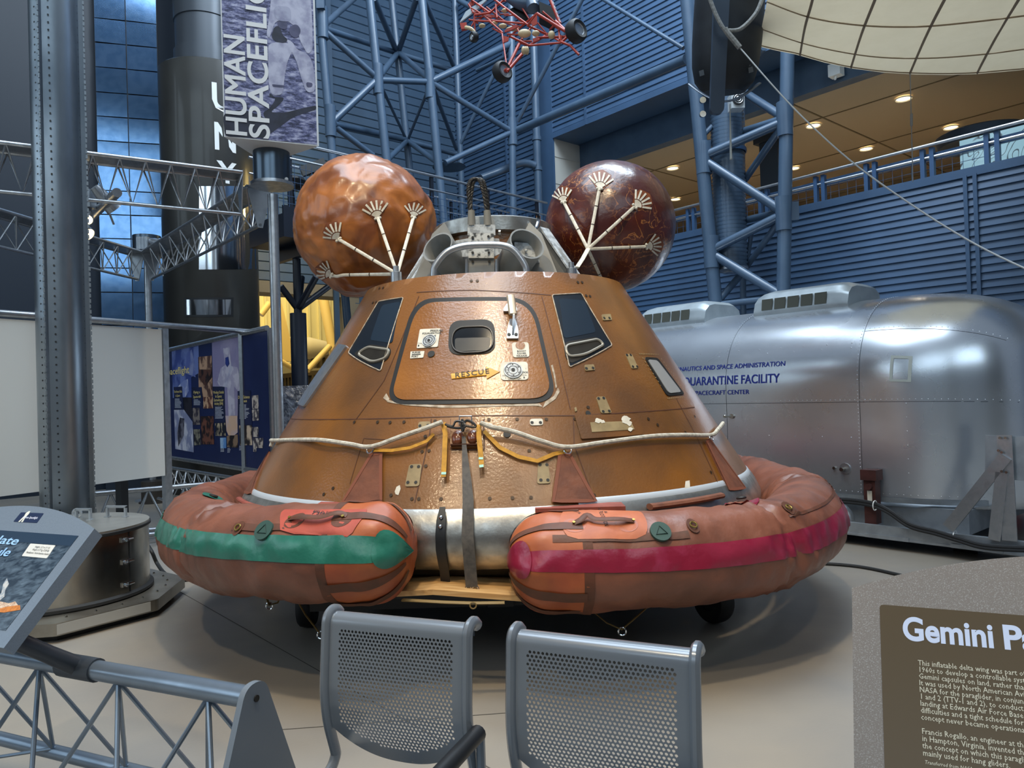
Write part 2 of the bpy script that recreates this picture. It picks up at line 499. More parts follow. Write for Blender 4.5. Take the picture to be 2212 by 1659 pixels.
# dark column and dark canopy inside, small white box under the fascia
p = rwp(1660, 330, 2.2)
m = MB(); m.frame(V3((p.x, p.y, ZP - 0.5)) - RU * 0.2, RU * 0.4, -RN * 0.3, V3((0, 0, ZC - ZP + 0.5)))
m.frame(V3((p.x, p.y, ZC - 0.12)) - RU * 0.3 + RN * 0.05, RU * 0.6, -RN * 0.4, V3((0, 0, 0.12)))
solo(m, 'steel_post', M['navy'], 'dark square post inside the overlook behind the lattice tower', 'post', smooth=False)
p = rwp(2122, 300, 2.4)
m = MB(); m.lathe([(0, 0.28), (0.35, 0.26), (0.62, 0.2), (0.68, 0.17), (0.64, 0.0), (0, 0.0)], p - V3((0, 0, 0.1)), n=28)
m.rod(p - V3((0, 0, 1.4)), p - V3((0, 0, 0.1)), 0.06)
solo(m, 'display_canopy', M['navy'], 'dark round canopy standing behind the overlook railing near the glowing mylar sheet', 'canopy')
p = rwp(1806, 152, 0.7)
m = MB(); m.box(p, 0.2, 0.16, 0.2, (RU, RN, (0, 0, 1))); m.rod(p + V3((0, 0, -0.1)), p + V3((0, 0, -0.16)) + RN * 0.05, 0.02)
solo(m, 'loudspeaker', M['whitegloss'], 'small white speaker box hanging under the blue fascia by the cream wing', 'speaker', smooth=False)

# ---------------------------------------------------------------- back wall with the tall passage to the next hall
BV = V3((-0.76, -0.65, 0)).normalized(); BN = V3((0.65, -0.76, 0)).normalized(); BP = rw(S_CORNER, 0, 0)
def bw(s, d, z):
    return BP + BV * s - BN * d + V3((0, 0, z))
def bw_s(px):
    p = on_plane(px, 700, bw(0, 0, 0), BN); return (p - BP).dot(BV)
sa, sb = bw_s(768), bw_s(500)
ZD = 4.15
m = MB()
siding(m, bw, 0, bw_s(458), ZD, 12.0, 0.20)
siding(m, bw, 0, sa, 0, ZD, 0.20)
siding(m, bw, sb, bw_s(458), 0, ZD, 0.20)
m.frame(bw(bw_s(729), -0.06, 0), BV * 0.12, BN * 0.06, V3((0, 0, 12)))
struct(m.build('wall_back', mat('slate_blue_siding', '#3a5066', 0.5, 0, '#364b60', 2), smooth=False))
m = MB()
m.frame(bw(sa - 0.1, -0.02, 0), BV * 0.35, -BN * 0.6, V3((0, 0, ZD)))
m.frame(bw(sa - 0.1, -0.02, ZD - 0.25), BV * (sb - sa), -BN * 0.6, V3((0, 0, 0.25)))
struct(m.build('trim_7', mat('passage_trim', '#7d735f', 0.6), smooth=False))
# next hall: lit cream wall and roof trusses
hc = bw((sa + sb) / 2, 0, 0)
m = MB()
m.frame(hc - BN * 16 - BV * 14, BV * 28, -BN * 0.2, V3((0, 0, 12)))
struct(m.build('wall_far', M['yellow_wall'], smooth=False))
m = MB()
m.frame(hc - BN * 9.5 - BV * 12 + V3((0, 0, 3.7)), BV * 24, -BN * 0.1, V3((0, 0, 2.6)))
for k in range(60):
    m.frame(hc - BN * 9.42 - BV * (12 - k * 0.4) + V3((0, 0, 2.9)), BV * 0.07, -BN * 0.12, V3((0, 0, 3.4)))
struct(m.build('wall_cladding', M['yellow_roof'], smooth=False))
m = MB()
m.frame(hc - BN * 9.3 - BV * 3.5 + V3((0, 0, 2.72)), BV * 5.2, -BN * 0.1, V3((0, 0, 0.62)))
struct(m.build('window_2', mat('far_window', '#eef6ff', 0.4, emit='#e6f1ff', estr=2.0), smooth=False))
area('far_hall_light', hc - BN * 4 + V3((0, 0, 9)), hc - BN * 9 + V3((0, 0, 2)), 8, 6, 1500, (1.0, 0.83, 0.45))
def farp(px, py, d):
    return on_plane(px, py, bw(0, d, 0), BN)
def leg(name, label, pts, r0, r1=None, d=7.0, mt='yellow_steel'):
    q = MB(); q.tube([farp(x, y, dd) for x, y, dd in pts], [r0, r1 or r0], 12)
    return solo(q, name, M[mt], label, 'steel strut')
leg('steel_strut', 'thick cream steel strut leaning behind the dark tree-shaped column', [(690, 600, 6), (722, 770, 5.6)], 0.17, 0.14)
leg('steel_strut', 'cream strut running down left from the foot of the thick strut', [(712, 748, 5.5), (664, 800, 5.2)], 0.09)
leg('steel_strut', 'low cream strut sloping left of the dark column', [(606, 780, 5.2), (640, 800, 5.2)], 0.08)
leg('steel_strut', 'cream strut beside the dark rocket edge', [(563, 680, 6), (582, 655, 6)], 0.10)
m = MB()
pts = [farp(x, y, 6.2) for x, y in ((604, 640), (612, 668), (628, 735), (632, 780), (604, 780))]
m.prism([((p - hc).dot(BV), p.z) for p in pts], hc - BN * 6.2, BV, (0, 0, 1), -BN * 0.25)
solo(m, 'aircraft_tail', M['yellow_steel'], 'cream tail fin of an aircraft seen under the walkway', 'aircraft tail', smooth=False)
m = MB()
a = farp(560, 752, 7.2); c = farp(712, 752, 7.2)
m.tube([a, a * 0.75 + c * 0.25, a * 0.3 + c * 0.7, c], [0.26, 0.36, 0.36, 0.2], 16)
solo(m, 'aircraft_fuselage', mat('cream_fuselage', '#e8d9ac', 0.4), 'long cream aircraft fuselage in the next hall under the walkway', 'aircraft')
for k, (x0, x1, y) in enumerate(((655, 712, 812), (662, 716, 775), (604, 636, 818))):
    dd_ = (6.2, 8.6, 6.8)[k]; a = farp(x0, y, dd_); c = farp(x1, y - 4, dd_)
    q = MB(); q.frame(a, c - a, -BN * 0.4, V3((0, 0, 0.14)))
    for j in range(4): q.frame(a + (c - a) * (0.1 + 0.22 * j) - V3((0, 0, 0.35)), (c - a) * 0.08, -BN * 0.3, V3((0, 0, 0.35)))
    solo(q, 'display_stand', mat('dark_olive_stand', '#4a3d22', 0.6), ['low dark stand right of the column foot in the next hall', 'higher dark stand right of the column in the next hall', 'low dark stand left of the column foot in the next hall'][k], 'stand', 'stands in the next hall', smooth=False)

# ---------------------------------------------------------------- left side: dark wall, glossy panel strip
SP0, SP1, SPL = bw_s(215), bw_s(352), bw_s(458)
m = MB()
m.frame(bw(SP0 - 0.7, 0.5, 0) , BV * 14, -BN * 0.3, V3((0, 0, 12.5)))
m.frame(bw(SPL, -0.05, 0), BV * (SP1 - SPL), -BN * 0.3, V3((0, 0, 12.5)))
for k in range(1, 6): m.frame(bw(SP0 + 0.9 * k, 0.5, 0), BV * 0.015, BN * 0.01, V3((0, 0, 12.5)))
struct(m.build('wall_left', M['navy'], smooth=False))
m = MB()
zs = [on_plane(280, y, bw(0, -0.1, 0), BN).z for y in (850, 800, 700, 628, 575, 511, 459, 407, 350, 300, 247, 195, 141, 88, 36, -20)]
# the strip is turned a little towards the hall
PYN = V3((0.296, -0.955, 0)).normalized(); PYU = V3((-0.955, -0.296, 0)).normalized()
_p = on_plane(214, 500, bw(SP1, -0.10, 0), PYN); PYL = (_p - bw(SP1, -0.10, _p.z)).length
xm = (SP0 + SP1) / 2
for k in range(len(zs) - 1):
    for j, (a, c) in enumerate(((SP1, xm), (xm, SP0))):
        e = random.uniform(-0.010, 0.010); e2 = random.uniform(-0.006, 0.006)
        def yw(t, o, z): return bw(SP1, -0.10, z) + PYU * (t * PYL) + PYN * o
        ta_, tb_ = j * 0.5 + 0.008, j * 0.5 + 0.492
        m.quad(yw(ta_, e, zs[k] + 0.01), yw(tb_, -e, zs[k] + 0.01), yw(tb_, -e + e2, zs[k + 1] - 0.01), yw(ta_, e + e2, zs[k + 1] - 0.01))
struct(m.build('wall_panels', M['navyglass'], smooth=False))
m = MB(); m.frame(bw(SP1, -0.10, 0) - PYN * 0.03, PYU * PYL, -PYN * 0.1, V3((0, 0, 12.5)))
struct(m.build('wall_panel_backing', M['navy'], smooth=False))
a, c = bw_s(428), bw_s(411)
m = MB()
for k in range(5): m.frame(bw(a, -0.1, on_plane(420, 170, bw(0, 0, 0), BN).z + k * 0.85), BV * (c - a), BN * 0.04, V3((0, 0, 0.835)))
struct(m.build('trim_8', M['navyglass'], smooth=False))

# ---------------------------------------------------------------- unseen wall behind the camera, glowing windows added for the strip's bright reflection
m = MB()
for x0, x1 in ((-22, -13.2), (-1.2, 1.2), (12, 22)):
    m.frame((x0, -13.2, 0), (x1 - x0, 0, 0), (0, 0.2, 0), (0, 0, 18.5))
m.frame((-22, -13.2, 0), (44, 0, 0), (0, 0.2, 0), (0, 0, 8.6))
m.frame((-22, -13.2, 15.8), (44, 0, 0), (0, 0.2, 0), (0, 0, 2.7))
struct(m.build('wall_front', mat('grey_hall_wall', '#6b7077', 0.7), smooth=False))
m = MB(); m.quad((-13.2, -13.1, 8.6), (-1.2, -13.1, 8.6), (-1.2, -13.1, 15.8), (-13.2, -13.1, 15.8))
struct(m.build('window_3', M['daylight'], smooth=False))
m = MB(); m.quad((1.2, -13.1, 8.6), (12, -13.1, 8.6), (12, -13.1, 15.8), (1.2, -13.1, 15.8))
struct(m.build('window_4', M['daylight'], smooth=False))
m = MB()
for x in [-13.2 + 1.5 * k for k in range(17)]:
    m.frame((x, -13.08, 8.6), (0.09, 0, 0), (0, 0.1, 0), (0, 0, 7.2))
for z in (10.4, 12.2, 14.0):
    m.frame((-13.2, -13.08, z), (25.2, 0, 0), (0, 0.1, 0), (0, 0, 0.08))
struct(m.build('trim_9', M['bluedark'], smooth=False))

# far left side of the hall, its tall windows
m = MB()
m.frame((-21.5, -13, 0), (0.2, 0, 0), (0, 26, 0), (0, 0, 4.5)); m.frame((-21.5, -13, 14.5), (0.2, 0, 0), (0, 26, 0), (0, 0, 3.5))
for y in (-13, -1.0, 9.0): m.frame((-21.5, y, 4.5), (0.2, 0, 0), (0, 2.5 if y < 5 else 4.0, 0), (0, 0, 10))
struct(m.build('wall_left_far', MATS['grey_hall_wall'], smooth=False))
for k, (y0, y1) in enumerate(((-10.5, -1.0), (1.5, 9.0))):
    m = MB(); m.quad((-21.4, y0, 4.5), (-21.4, y1, 4.5), (-21.4, y1, 14.5), (-21.4, y0, 14.5)); struct(m.build('window_%d' % (5 + k), M['daylight'], smooth=False))
m = MB()
for y in [-10.5 + 1.5 * k for k in range(14)]: m.frame((-21.28, y, 4.5), (0.1, 0, 0), (0, 0.09, 0), (0, 0, 10))
for z in (7, 9.5, 12): m.frame((-21.28, -10.5, z), (0.1, 0, 0), (0, 19.5, 0), (0, 0, 0.08))
struct(m.build('trim_10', M['bluedark'], smooth=False))
# ================================================================ the capsule
XC, YC = -0.115, 5.94
RB, RT, ZB, ZTOP = 1.90, 1.012, 0.955, 2.395
SL = (RB - RT) / (ZTOP - ZB)
M['brown'] = mat('brown_ablator', '#80501a', 0.34, 0, '#5c3a15', 1.6, (0.40, 0.66), bump=0.10, bscale=65, coat=0.55, coat_rough=0.13, rough2=0.42, detail=6)
M['brown2'] = mat('brown_ablator_hatch', '#935b1a', 0.32, 0, '#7a4a17', 2.2, (0.40, 0.66), bump=0.11, bscale=60, coat=0.55, coat_rough=0.13, detail=6)
M['seam'] = mat('seam_line', '#4b260c', 0.6)
M['blackseal'] = mat('black_hatch_seal', '#0d0b09', 0.6)
M['baremetal'] = mat('scuffed_bare_metal', '#b4b2ac', 0.30, 0.9, '#8f8d88', 9, bump=0.05, bscale=60, rough2=0.42)
M['palestrip'] = mat('pale_grey_strip', '#b9c0c6', 0.4, 0.2)
M['ablate'] = mat('dark_heat_shield', '#17181b', 0.5)
M['greyframe'] = mat('grey_painted_frame', '#8c8d8b', 0.45, 0.15, '#7f807e', 5)
M['greylight'] = mat('light_grey_plate', '#b8bdc0', 0.45, 0.1, '#8d9194', 30, (0.45, 0.6))
M['speck'] = mat('worn_speckled_plate', '#c4c6c4', 0.5, 0.1, '#3d4042', 34, (0.46, 0.62), detail=8)
M['decal'] = mat('white_decal', '#d8d2c2', 0.5, 0, '#c6beac', 14)
M['ink'] = mat('black_ink', '#17140f', 0.6)
M['yellow'] = mat('yellow_paint', '#d99d18', 0.45, 0, '#c98c12', 12)
M['peel'] = mat('peeled_pale_edge', '#b9ab97', 0.5, 0, '#8d7a62', 25)
M['patch'] = mat('olive_tan_patch', '#94805a', 0.45, 0, '#82704e', 16)
M['screw'] = mat('screw_head', '#3a2a1a', 0.5, 0.4)
M['webbing'] = mat('yellow_webbing', '#c08a22', 0.7, 0, '#a87717', 30)
M['mint'] = mat('mint_tape', '#9fd0c0', 0.5)
M['strapgrey'] = mat('olive_grey_strap', '#55504a', 0.7, 0, '#474340', 40)
M['rope'] = mat('grey_white_rope', '#c5bfb0', 0.75, 0, '#a49d8d', 40)
M['canvasbrown'] = mat('brown_canvas_flap', '#74432b', 0.75, 0, '#5f3522', 9, bump=0.2, bscale=25)
M['winframe'] = mat('window_inner_frame', '#9b968a', 0.4, 0.3)
M['winglass'] = mat('smoky_inner_glass', '#2e2b25', 0.35, 0, '#24211c', 7, spec=0.3)
M['sootblack'] = mat('blue_black_recess', '#0c141e', 0.35)

cap = thing('space_capsule', 'brown conical space capsule with square hatch, ringed by an orange inflated collar', 'space capsule', (XC, YC, 0.0))
NL = sqrt(1 + SL * SL)
def cp(th, z, off=0.0):
    R = RB - (z - ZB) * SL
    n = V3((sin(th), -cos(th), SL)) / NL
    return V3((XC + R * sin(th), YC - R * cos(th), z)) + n * off
def cuv(px, py):
    """angle and height where the sight line meets the cone"""
    d = ray(px, py)
    # R(z) = k - SL z
    k = RB + ZB * SL
    ox, oy, oz = CO.x - XC, CO.y - YC, CO.z
    a = d.x ** 2 + d.y ** 2 - (SL * d.z) ** 2
    kk = k - SL * oz
    b2 = 2 * (ox * d.x + oy * d.y + kk * SL * d.z)
    c = ox * ox + oy * oy - kk * kk
    disc = b2 * b2 - 4 * a * c
    t = (-b2 - sqrt(max(disc, 0))) / (2 * a)
    p = CO + d * t
    return atan2(p.x - XC, -(p.y - YC)), p.z
def dens(q, st=0.035):
    out = []
    for k in range(len(q)):
        (a, b), (c, d) = q[k], q[(k + 1) % len(q)]; n = max(1, int(max(abs(c - a), abs(d - b)) / st))
        for j in range(n): out.append((a + (c - a) * j / n, b + (d - b) * j / n))
    return out
def cpoly(pts, r=0.0, seg=6):
    """pixel corners -> rounded outline in cone coordinates"""
    uv = [cuv(*p) for p in pts]
    KU, KV = 1.45, NL
    q = round_poly([(u * KU, v * KV) for u, v in uv], r, seg)
    return dens([(a / KU, c / KV) for a, c in q])
def patch(m, uv, off, wall=True, nx=10, base=-0.002):
    zs = sorted(set([round(v, 5) for u, v in uv]))
    zz = []
    for a, c in zip(zs[:-1], zs[1:]):
        n = max(1, int((c - a) / 0.05))
        zz += [a + (c - a) * j / n for j in range(n)]
    zz.append(zs[-1])
    rows = []
    uv = dens(uv); n = len(uv)
    for z in zz:
        z = min(max(z, zs[0] + 2e-5), zs[-1] - 2e-5)
        xs = []
        for k in range(n):
            (u0, v0), (u1, v1) = uv[k], uv[(k + 1) % n]
            if (v0 - z) * (v1 - z) <= 0 and abs(v1 - v0) > 1e-9:
                xs.append(u0 + (u1 - u0) * (z - v0) / (v1 - v0))
        if len(xs) < 2: continue
        rows.append((z, min(xs), max(xs)))
    i = len(m.V)
    for z, a, c in rows:
        for j in range(nx + 1):
            m.v(cp(a + (c - a) * j / nx, z, off))
    for k in range(len(rows) - 1):
        for j in range(nx):
            q = i + k * (nx + 1) + j
            m.f(q, q + 1, q + nx + 2, q + nx + 1)
    if wall:
        for k in range(n):
            (u0, v0), (u1, v1) = uv[k], uv[(k + 1) % n]
            m.quad(cp(u0, v0, base), cp(u1, v1, base), cp(u1, v1, off - 0.0003), cp(u0, v0, off - 0.0003))
    return m
def cstrip(m, pts, w, off=0.003, uvs=False, sub=8):
    uv = pts if uvs else [cuv(*p) for p in pts]
    path = []
    for (u0, v0), (u1, v1) in zip(uv[:-1], uv[1:]):
        for j in range(sub): path.append((u0 + (u1 - u0) * j / sub, v0 + (v1 - v0) * j / sub))
    path.append(uv[-1])
    P = [cp(u, v, off) for u, v in path]; Nn = [(cp(u, v, 1) - cp(u, v, 0)) for u, v in path]
    i = len(m.V)
    for k in range(len(P)):
        t = (P[min(k + 1, len(P) - 1)] - P[max(k - 1, 0)]).normalized()
        s = t.cross(Nn[k]).normalized() * (w / 2)
        m.v(P[k] - s); m.v(P[k] + s)
    for k in range(len(P) - 1):
        m.f(i + 2 * k, i + 2 * k + 1, i + 2 * k + 3, i + 2 * k + 2)
    return m
def cdot(m, px, py, r, off=0.004, n=10):
    u, v = cuv(px, py); c = cp(u, v, off); nn = (cp(u, v, 1) - cp(u, v, 0))
    m.mark(); m.disc(c, nn, r, n); return m
def ctext(m, s, px, py, size, px2, py2, off=0.006, **kw):
    """lettering that starts at one pixel and runs towards another on the cone"""
    u, v = cuv(px, py); u2, v2 = cuv(px2, py2)
    o = cp(u, v, 0); R = RB - (v - ZB) * SL
    nn = cp(u, v, 1) - cp(u, v, 0)
    ex = (cp(u2, v2, 0) - o).normalized(); ey = nn.cross(ex).normalized()
    eth = V3((cos(u), sin(u), 0))
    def fn(x, y):
        p = o + ex * x + ey * y
        # drop back on the cone
        th = atan2(p.x - XC, -(p.y - YC))
        return cp(th, v + (ex.z * x + ey.z * y), off)
    m.text(s, size, fn, **kw); return m

# body
m = MB(); m.grid(lambda u, v: cp(2 * pi * u, ZB + (ZTOP - ZB) * v), 128, 30, cu=True)
m.lathe([(RT, ZTOP), (RT - 0.03, ZTOP - 0.005), (RT - 0.06, ZTOP - 0.05)], (XC, YC, 0), n=96)
m.build('cone', M['brown'], cap)
m = MB(); m.lathe([(RT - 0.05, ZTOP - 0.05), (0.4, ZTOP - 0.05)], (XC, YC, 0), n=64)
m.build('deck', M['greyframe'], cap)
m = MB(); m.lathe([(RB + 0.001, ZB + 0.004), (RB + 0.014, ZB - 0.005), (RB + 0.040, ZB - 0.045), (RB + 0.075, ZB - 0.12), (RB + 0.075, ZB - 0.19), (RB + 0.04, ZB - 0.27), (RB - 0.01, ZB - 0.325), (RB - 0.03, ZB - 0.34)], (XC, YC, 0), n=128)
m.build('base_ring', M['baremetal'], cap)
m = MB(); m.lathe([(RB - 0.02, ZB - 0.335), (RB - 0.07, ZB - 0.37), (RB - 0.25, ZB - 0.44), (1.2, ZB - 0.53), (0.7, ZB - 0.575), (0, ZB - 0.6)], (XC, YC, 0), n=96)
m.build('heat_shield', M['ablate'], cap)
m = MB()
for a0, a1 in ((-86, -30), (14, 85)):
    m.mark(); m.grid(lambda u, v: cp(radians(a0 + (a1 - a0) * u), ZB - 0.012 + 0.042 * v, 0.006 if 0.01 < v < 0.99 else 0.0), 40, 4)
m.build_each('edge_strip', M['palestrip'], cap)

# panel seams
m = MB()
def sq(pts, w=0.006, off=0.0025): m.mark(); cstrip(m, pts, w, off)
sq([(610, 905), (800, 905), (1040, 898), (1240, 898), (1500, 880)])
sq([(900, 632), (1020, 627), (1190, 638)])
sq([(770, 905), (830, 822), (905, 640)], 0.005); sq([(1232, 885), (1205, 770), (1170, 640)], 0.005)
sq([(932, 905), (928, 940), (915, 1000), (896, 1086)])
sq([(1046, 905), (1046, 970)]); sq([(974, 905), (974, 970)]); sq([(974, 972), (1046, 972)], 0.008)
sq([(1280, 1068), (1240, 960), (1238, 900)], 0.005)
sq([(1553, 1050), (1500, 935), (1460, 860)], 0.005)
sq([(786, 947), (836, 950)], 0.004); sq([(786, 947), (756, 1045)], 0.004)
sq([(640, 905), (590, 960)], 0.004)
m.build_each('panel_seam', M['seam'], cap)
# access panel on the right
m = MB(); patch(m, cpoly([(1240, 898), (1372, 897), (1390, 940), (1255, 950)], 0.01), 0.012, nx=12)
ap = m.build('access_panel', M['brown'], cap)
m = MB(); patch(m, cpoly([(1273, 915), (1360, 912), (1368, 930), (1277, 936)]), 0.015, nx=8); m.build('panel_recess', M['patch'], ap)
m = MB()
for (x, y, r) in ((1290, 912, .025), (1300, 914, .018), (1350, 908, .035), (1355, 916, .03), (1347, 914, .02), (1358, 930, .02)):
    uv = cuv(x, y); k = [(uv[0] + r * (0.7 + 0.5 * random.random()) * cos(a) / 1.6, uv[1] + r * 0.6 * (0.5 + 0.7 * random.random()) * sin(a)) for a in [2 * pi * j / 11 for j in range(11)]]
    m.mark(); patch(m, k, 0.017, False, 4)
m.build_each('paint_flake', M['decal'], ap)

# hatch: dark seal, panel, decals and fittings
def hp(pts, r): return cpoly(pts, r, 8)
m = MB(); patch(m, hp([(895, 647), (1153, 644), (1205, 871), (834, 874)], [0.20, 0.22, 0.16, 0.13]), 0.004, nx=40)
m.build('hatch_seal', M['blackseal'], cap)
m = MB(); patch(m, hp([(903, 656), (1146, 653), (1194, 862), (845, 865)], [0.18, 0.20, 0.14, 0.11]), 0.009, nx=40)
ha = m.build('hatch', M['brown2'], cap)
m = MB()
for pts in ([(838, 864), (870, 872), (960, 876), (1040, 876), (1120, 873), (1165, 872), (1172, 879), (1150, 876), (1060, 881), (950, 881), (880, 876), (836, 869)],
            [(1178, 868), (1196, 856), (1205, 838), (1209, 846), (1200, 862), (1172, 882)],
            [(835, 850), (842, 862), (838, 868), (828, 860)], [(1190, 790), (1196, 815), (1200, 840), (1203, 836), (1199, 810), (1194, 788)]):
    uv = [cuv(*p) for p in pts]
    m.mark(); patch(m, uv, 0.003, False, 6)
m.build_each('peeled_paint', M['peel'], cap)
# hatch window
m = MB(); patch(m, hp([(972, 696), (1068, 692), (1071, 766), (969, 770)], [0.09, 0.09, 0.09, 0.09]), 0.014, nx=16)
hw = m.build('hatch_window', M['blackseal'], ha)
m = MB(); patch(m, hp([(980, 712), (1064, 709), (1065, 762), (978, 766)], [0.1] * 4), 0.016, nx=16); m.build('window_glass', M['darkglass'], hw)
m = MB(); patch(m, hp([(984, 734), (1060, 732), (1058, 760), (984, 763)], [0.02, 0.02, 0.09, 0.09]), 0.0175, nx=12); m.build('inner_pane', M['winglass'], hw)
m = MB(); c = [cp(u, v, 0.019) for u, v in hp([(979, 711), (1065, 708), (1066, 763), (977, 767)], [0.1] * 4)]
m.tube(c, 0.006, 6, closed=True); m.build('window_ring', mat('dark_ring', '#2b2621', 0.4), hw)
# pressure equalization valve plate
m = MB(); patch(m, hp([(909, 714), (953, 712), (947, 752), (902, 755)], 0.01), 0.0150); d1 = m.build('valve_decal', M['decal'], ha)
m = MB()
ctext(m, 'PRESSURE', 931, 719.5, 0.020, 951, 719, 0.0165, bold=0.02)
ctext(m, 'EQUALIZATION', 914, 725, 0.018, 948, 724, 0.0165, bold=0.02)
ctext(m, 'VALVE', 927, 731, 0.018, 944, 730, 0.0165, bold=0.02)
ctext(m, 'TOOL', 904, 746, 0.012, 912, 746, 0.0165); ctext(m, 'B', 904.5, 751.5, 0.018, 912, 751, 0.0165, bold=0.03)
ctext(m, 'OPEN', 919, 755, 0.018, 934, 754.5, 0.0165, bold=0.02)
m.build_each('lettering', M['ink'], d1)
def dial(px, py, r, par, holes):
    u, v = cuv(px, py); c = cp(u, v, 0.015); n = (cp(u, v, 1) - cp(u, v, 0)); a = V3((cos(u), sin(u), 0)); bb2 = n.cross(a)
    q = MB(); q.disc(c, n, r, 28, 0.006); o = q.build('dial', M['greylight'], par)
    q = MB(); q.mark(); q.torus(c + n * 0.006, n, r * 0.82, 0.0022, 28, 6); q.mark(); q.torus(c + n * 0.006, n, r * 0.5, 0.0018, 24, 6); q.build_each('dial_ring', M['ink'], o)
    q = MB(); q.mark(); q.disc(c + n * 0.004, n, r * 0.2, 14, 0.007)
    for k in range(holes):
        w = 2 * pi * (k + 0.5) / holes
        q.mark(); q.disc(c + a * r * 0.68 * cos(w) + bb2 * r * 0.68 * sin(w) + n * 0.0068, n, r * 0.08, 8)
    q.build_each('dial_hole', M['ink'], o)
dial(929, 739, 0.046, d1, 0)
m = MB(); patch(m, hp([(889, 762), (919, 761), (916, 775), (888, 777)], 0.004), 0.015); d2 = m.build('purge_decal', M['decal'], ha)
m = MB(); ctext(m, 'PURGE', 892, 766.5, 0.019, 905, 766, 0.0165, bold=0.02); ctext(m, 'PORT', 890.5, 775, 0.019, 905, 774.5, 0.0165, bold=0.02)
cstrip(m, [(892, 769), (911, 768.2)], 0.006, 0.0165); m.build_each('lettering', M['ink'], d2)
m = MB(); cdot(m, 933, 767, 0.024, 0.015, 16); m.build('purge_port', M['ink'], ha)
# boost cover release plate
m = MB(); patch(m, hp([(1105, 743), (1141, 742), (1143, 774), (1108, 775)], 0.02), 0.015); d3 = m.build('release_decal', M['decal'], ha)
m = MB(); cdot(m, 1123.5, 749.5, 0.030, 0.0165, 20); m.build('release_hole', M['brown2'], d3)
m = MB()
for k, s in enumerate(('BOOST', 'COVER', 'RELEASE')): ctext(m, s, 1116.5 - (1 if k == 2 else 0), 763.5 + 5 * k, 0.0175, 1136, 763.2 + 5 * k, 0.0165, bold=0.02)
m.build_each('lettering', M['ink'], d3)
# latch plate and rescue arrow
m = MB(); patch(m, hp([(1081, 785), (1139, 784), (1141, 823), (1082, 824)], 0.025), 0.015); d4 = m.build('latch_decal', M['decal'], ha)
dial(1108, 803, 0.058, d4, 6)
m = MB(); ctext(m, 'P', 1125, 801, 0.016, 1138, 801, 0.0165); ctext(m, '1', 1134, 801, 0.016, 1138, 801, 0.0165); ctext(m, 'LOCK', 1124, 809, 0.017, 1138, 809, 0.0165, bold=0.02)
ctext(m, 'TOOL', 1127, 814.5, 0.011, 1138, 814.5, 0.0165); ctext(m, 'B', 1130, 820, 0.017, 1138, 820, 0.0165, bold=0.02)
ctext(m, 'STEP', 1085, 816, 0.013, 1096, 816, 0.0165); ctext(m, '2', 1091, 821, 0.014, 1098, 821, 0.0165)
ctext(m, 'UNLATCH', 1097, 823, 0.017, 1120, 822.5, 0.0165, bold=0.02)
m.build_each('lettering', M['ink'], d4)
ar = [(975, 810), (1051, 802), (1050, 795), (1079, 806), (1052, 821), (1051, 814), (977, 821)]
m = MB()
patch(m, [cuv(*p) for p in [(975, 810), (1051.2, 802.2), (1051.2, 813.5), (977, 821)]], 0.015, True, 12)
patch(m, [cuv(*p) for p in [(1050.5, 795), (1079, 806), (1052, 821)]], 0.015, True, 4)
aw = m.build('rescue_arrow', M['yellow'], ha)
m = MB(); ctext(m, 'RESCUE', 984, 819, 0.052, 1036, 812.3, 0.0168, bold=0.012, space=1.22); m.build_each('lettering', M['ink'], aw)
# pull handle
def cof(px, py, off):
    u, v = cuv(px, py); return cp(u, v, off)
m = MB(); m.tube([cof(1101, 657, 0.085), cof(1106, 697, 0.085)], 0.026, 8, flat=0.6); hd = m.build('pull_handle', mat('worn_cream_grip', '#cbb9a0', 0.35, 0.5), ha)
for nm, (x0, y0, x1, y1) in (('handle_bracket', (1087, 661, 1116, 678)), ('handle_bracket', (1094, 694, 1119, 736))):
    m = MB()
    uv = hp([((x0 + x1) / 2 - 6, y0), ((x0 + x1) / 2 + 6, y0), (x1, (y0 + y1) / 2 + 2), (x1, y1), (x0, y1), (x0 + 1, (y0 + y1) / 2 + 2)], 0.01)
    patch(m, uv, 0.03 if y1 < 700 else 0.026)
    a = cof((x0 + x1) / 2 + 1, y0 + 2, 0.02); c = cof((x0 + x1) / 2 + 1, y1 - 4, 0.02)
    n = cof((x0 + x1) / 2, y0, 1) - cof((x0 + x1) / 2, y0, 0)
    e = (c - a).cross(n).normalized()
    m.prism([(0, 0), ((c - a).length, 0), (0.02, 0.075), (0, 0.075)], a - e * 0.006, (c - a).normalized(), n, e * 0.012)
    br = m.build(nm, M['alu'], ha)
    if y1 > 700:
        for x in (1099, 1114):
            q = MB(); u, v = cuv(x, 728); q.disc(cp(u, v, 0.025), cp(u, v, 1) - cp(u, v, 0), 0.011, 10, 0.006); q.build('bolt', M['ink'], br)

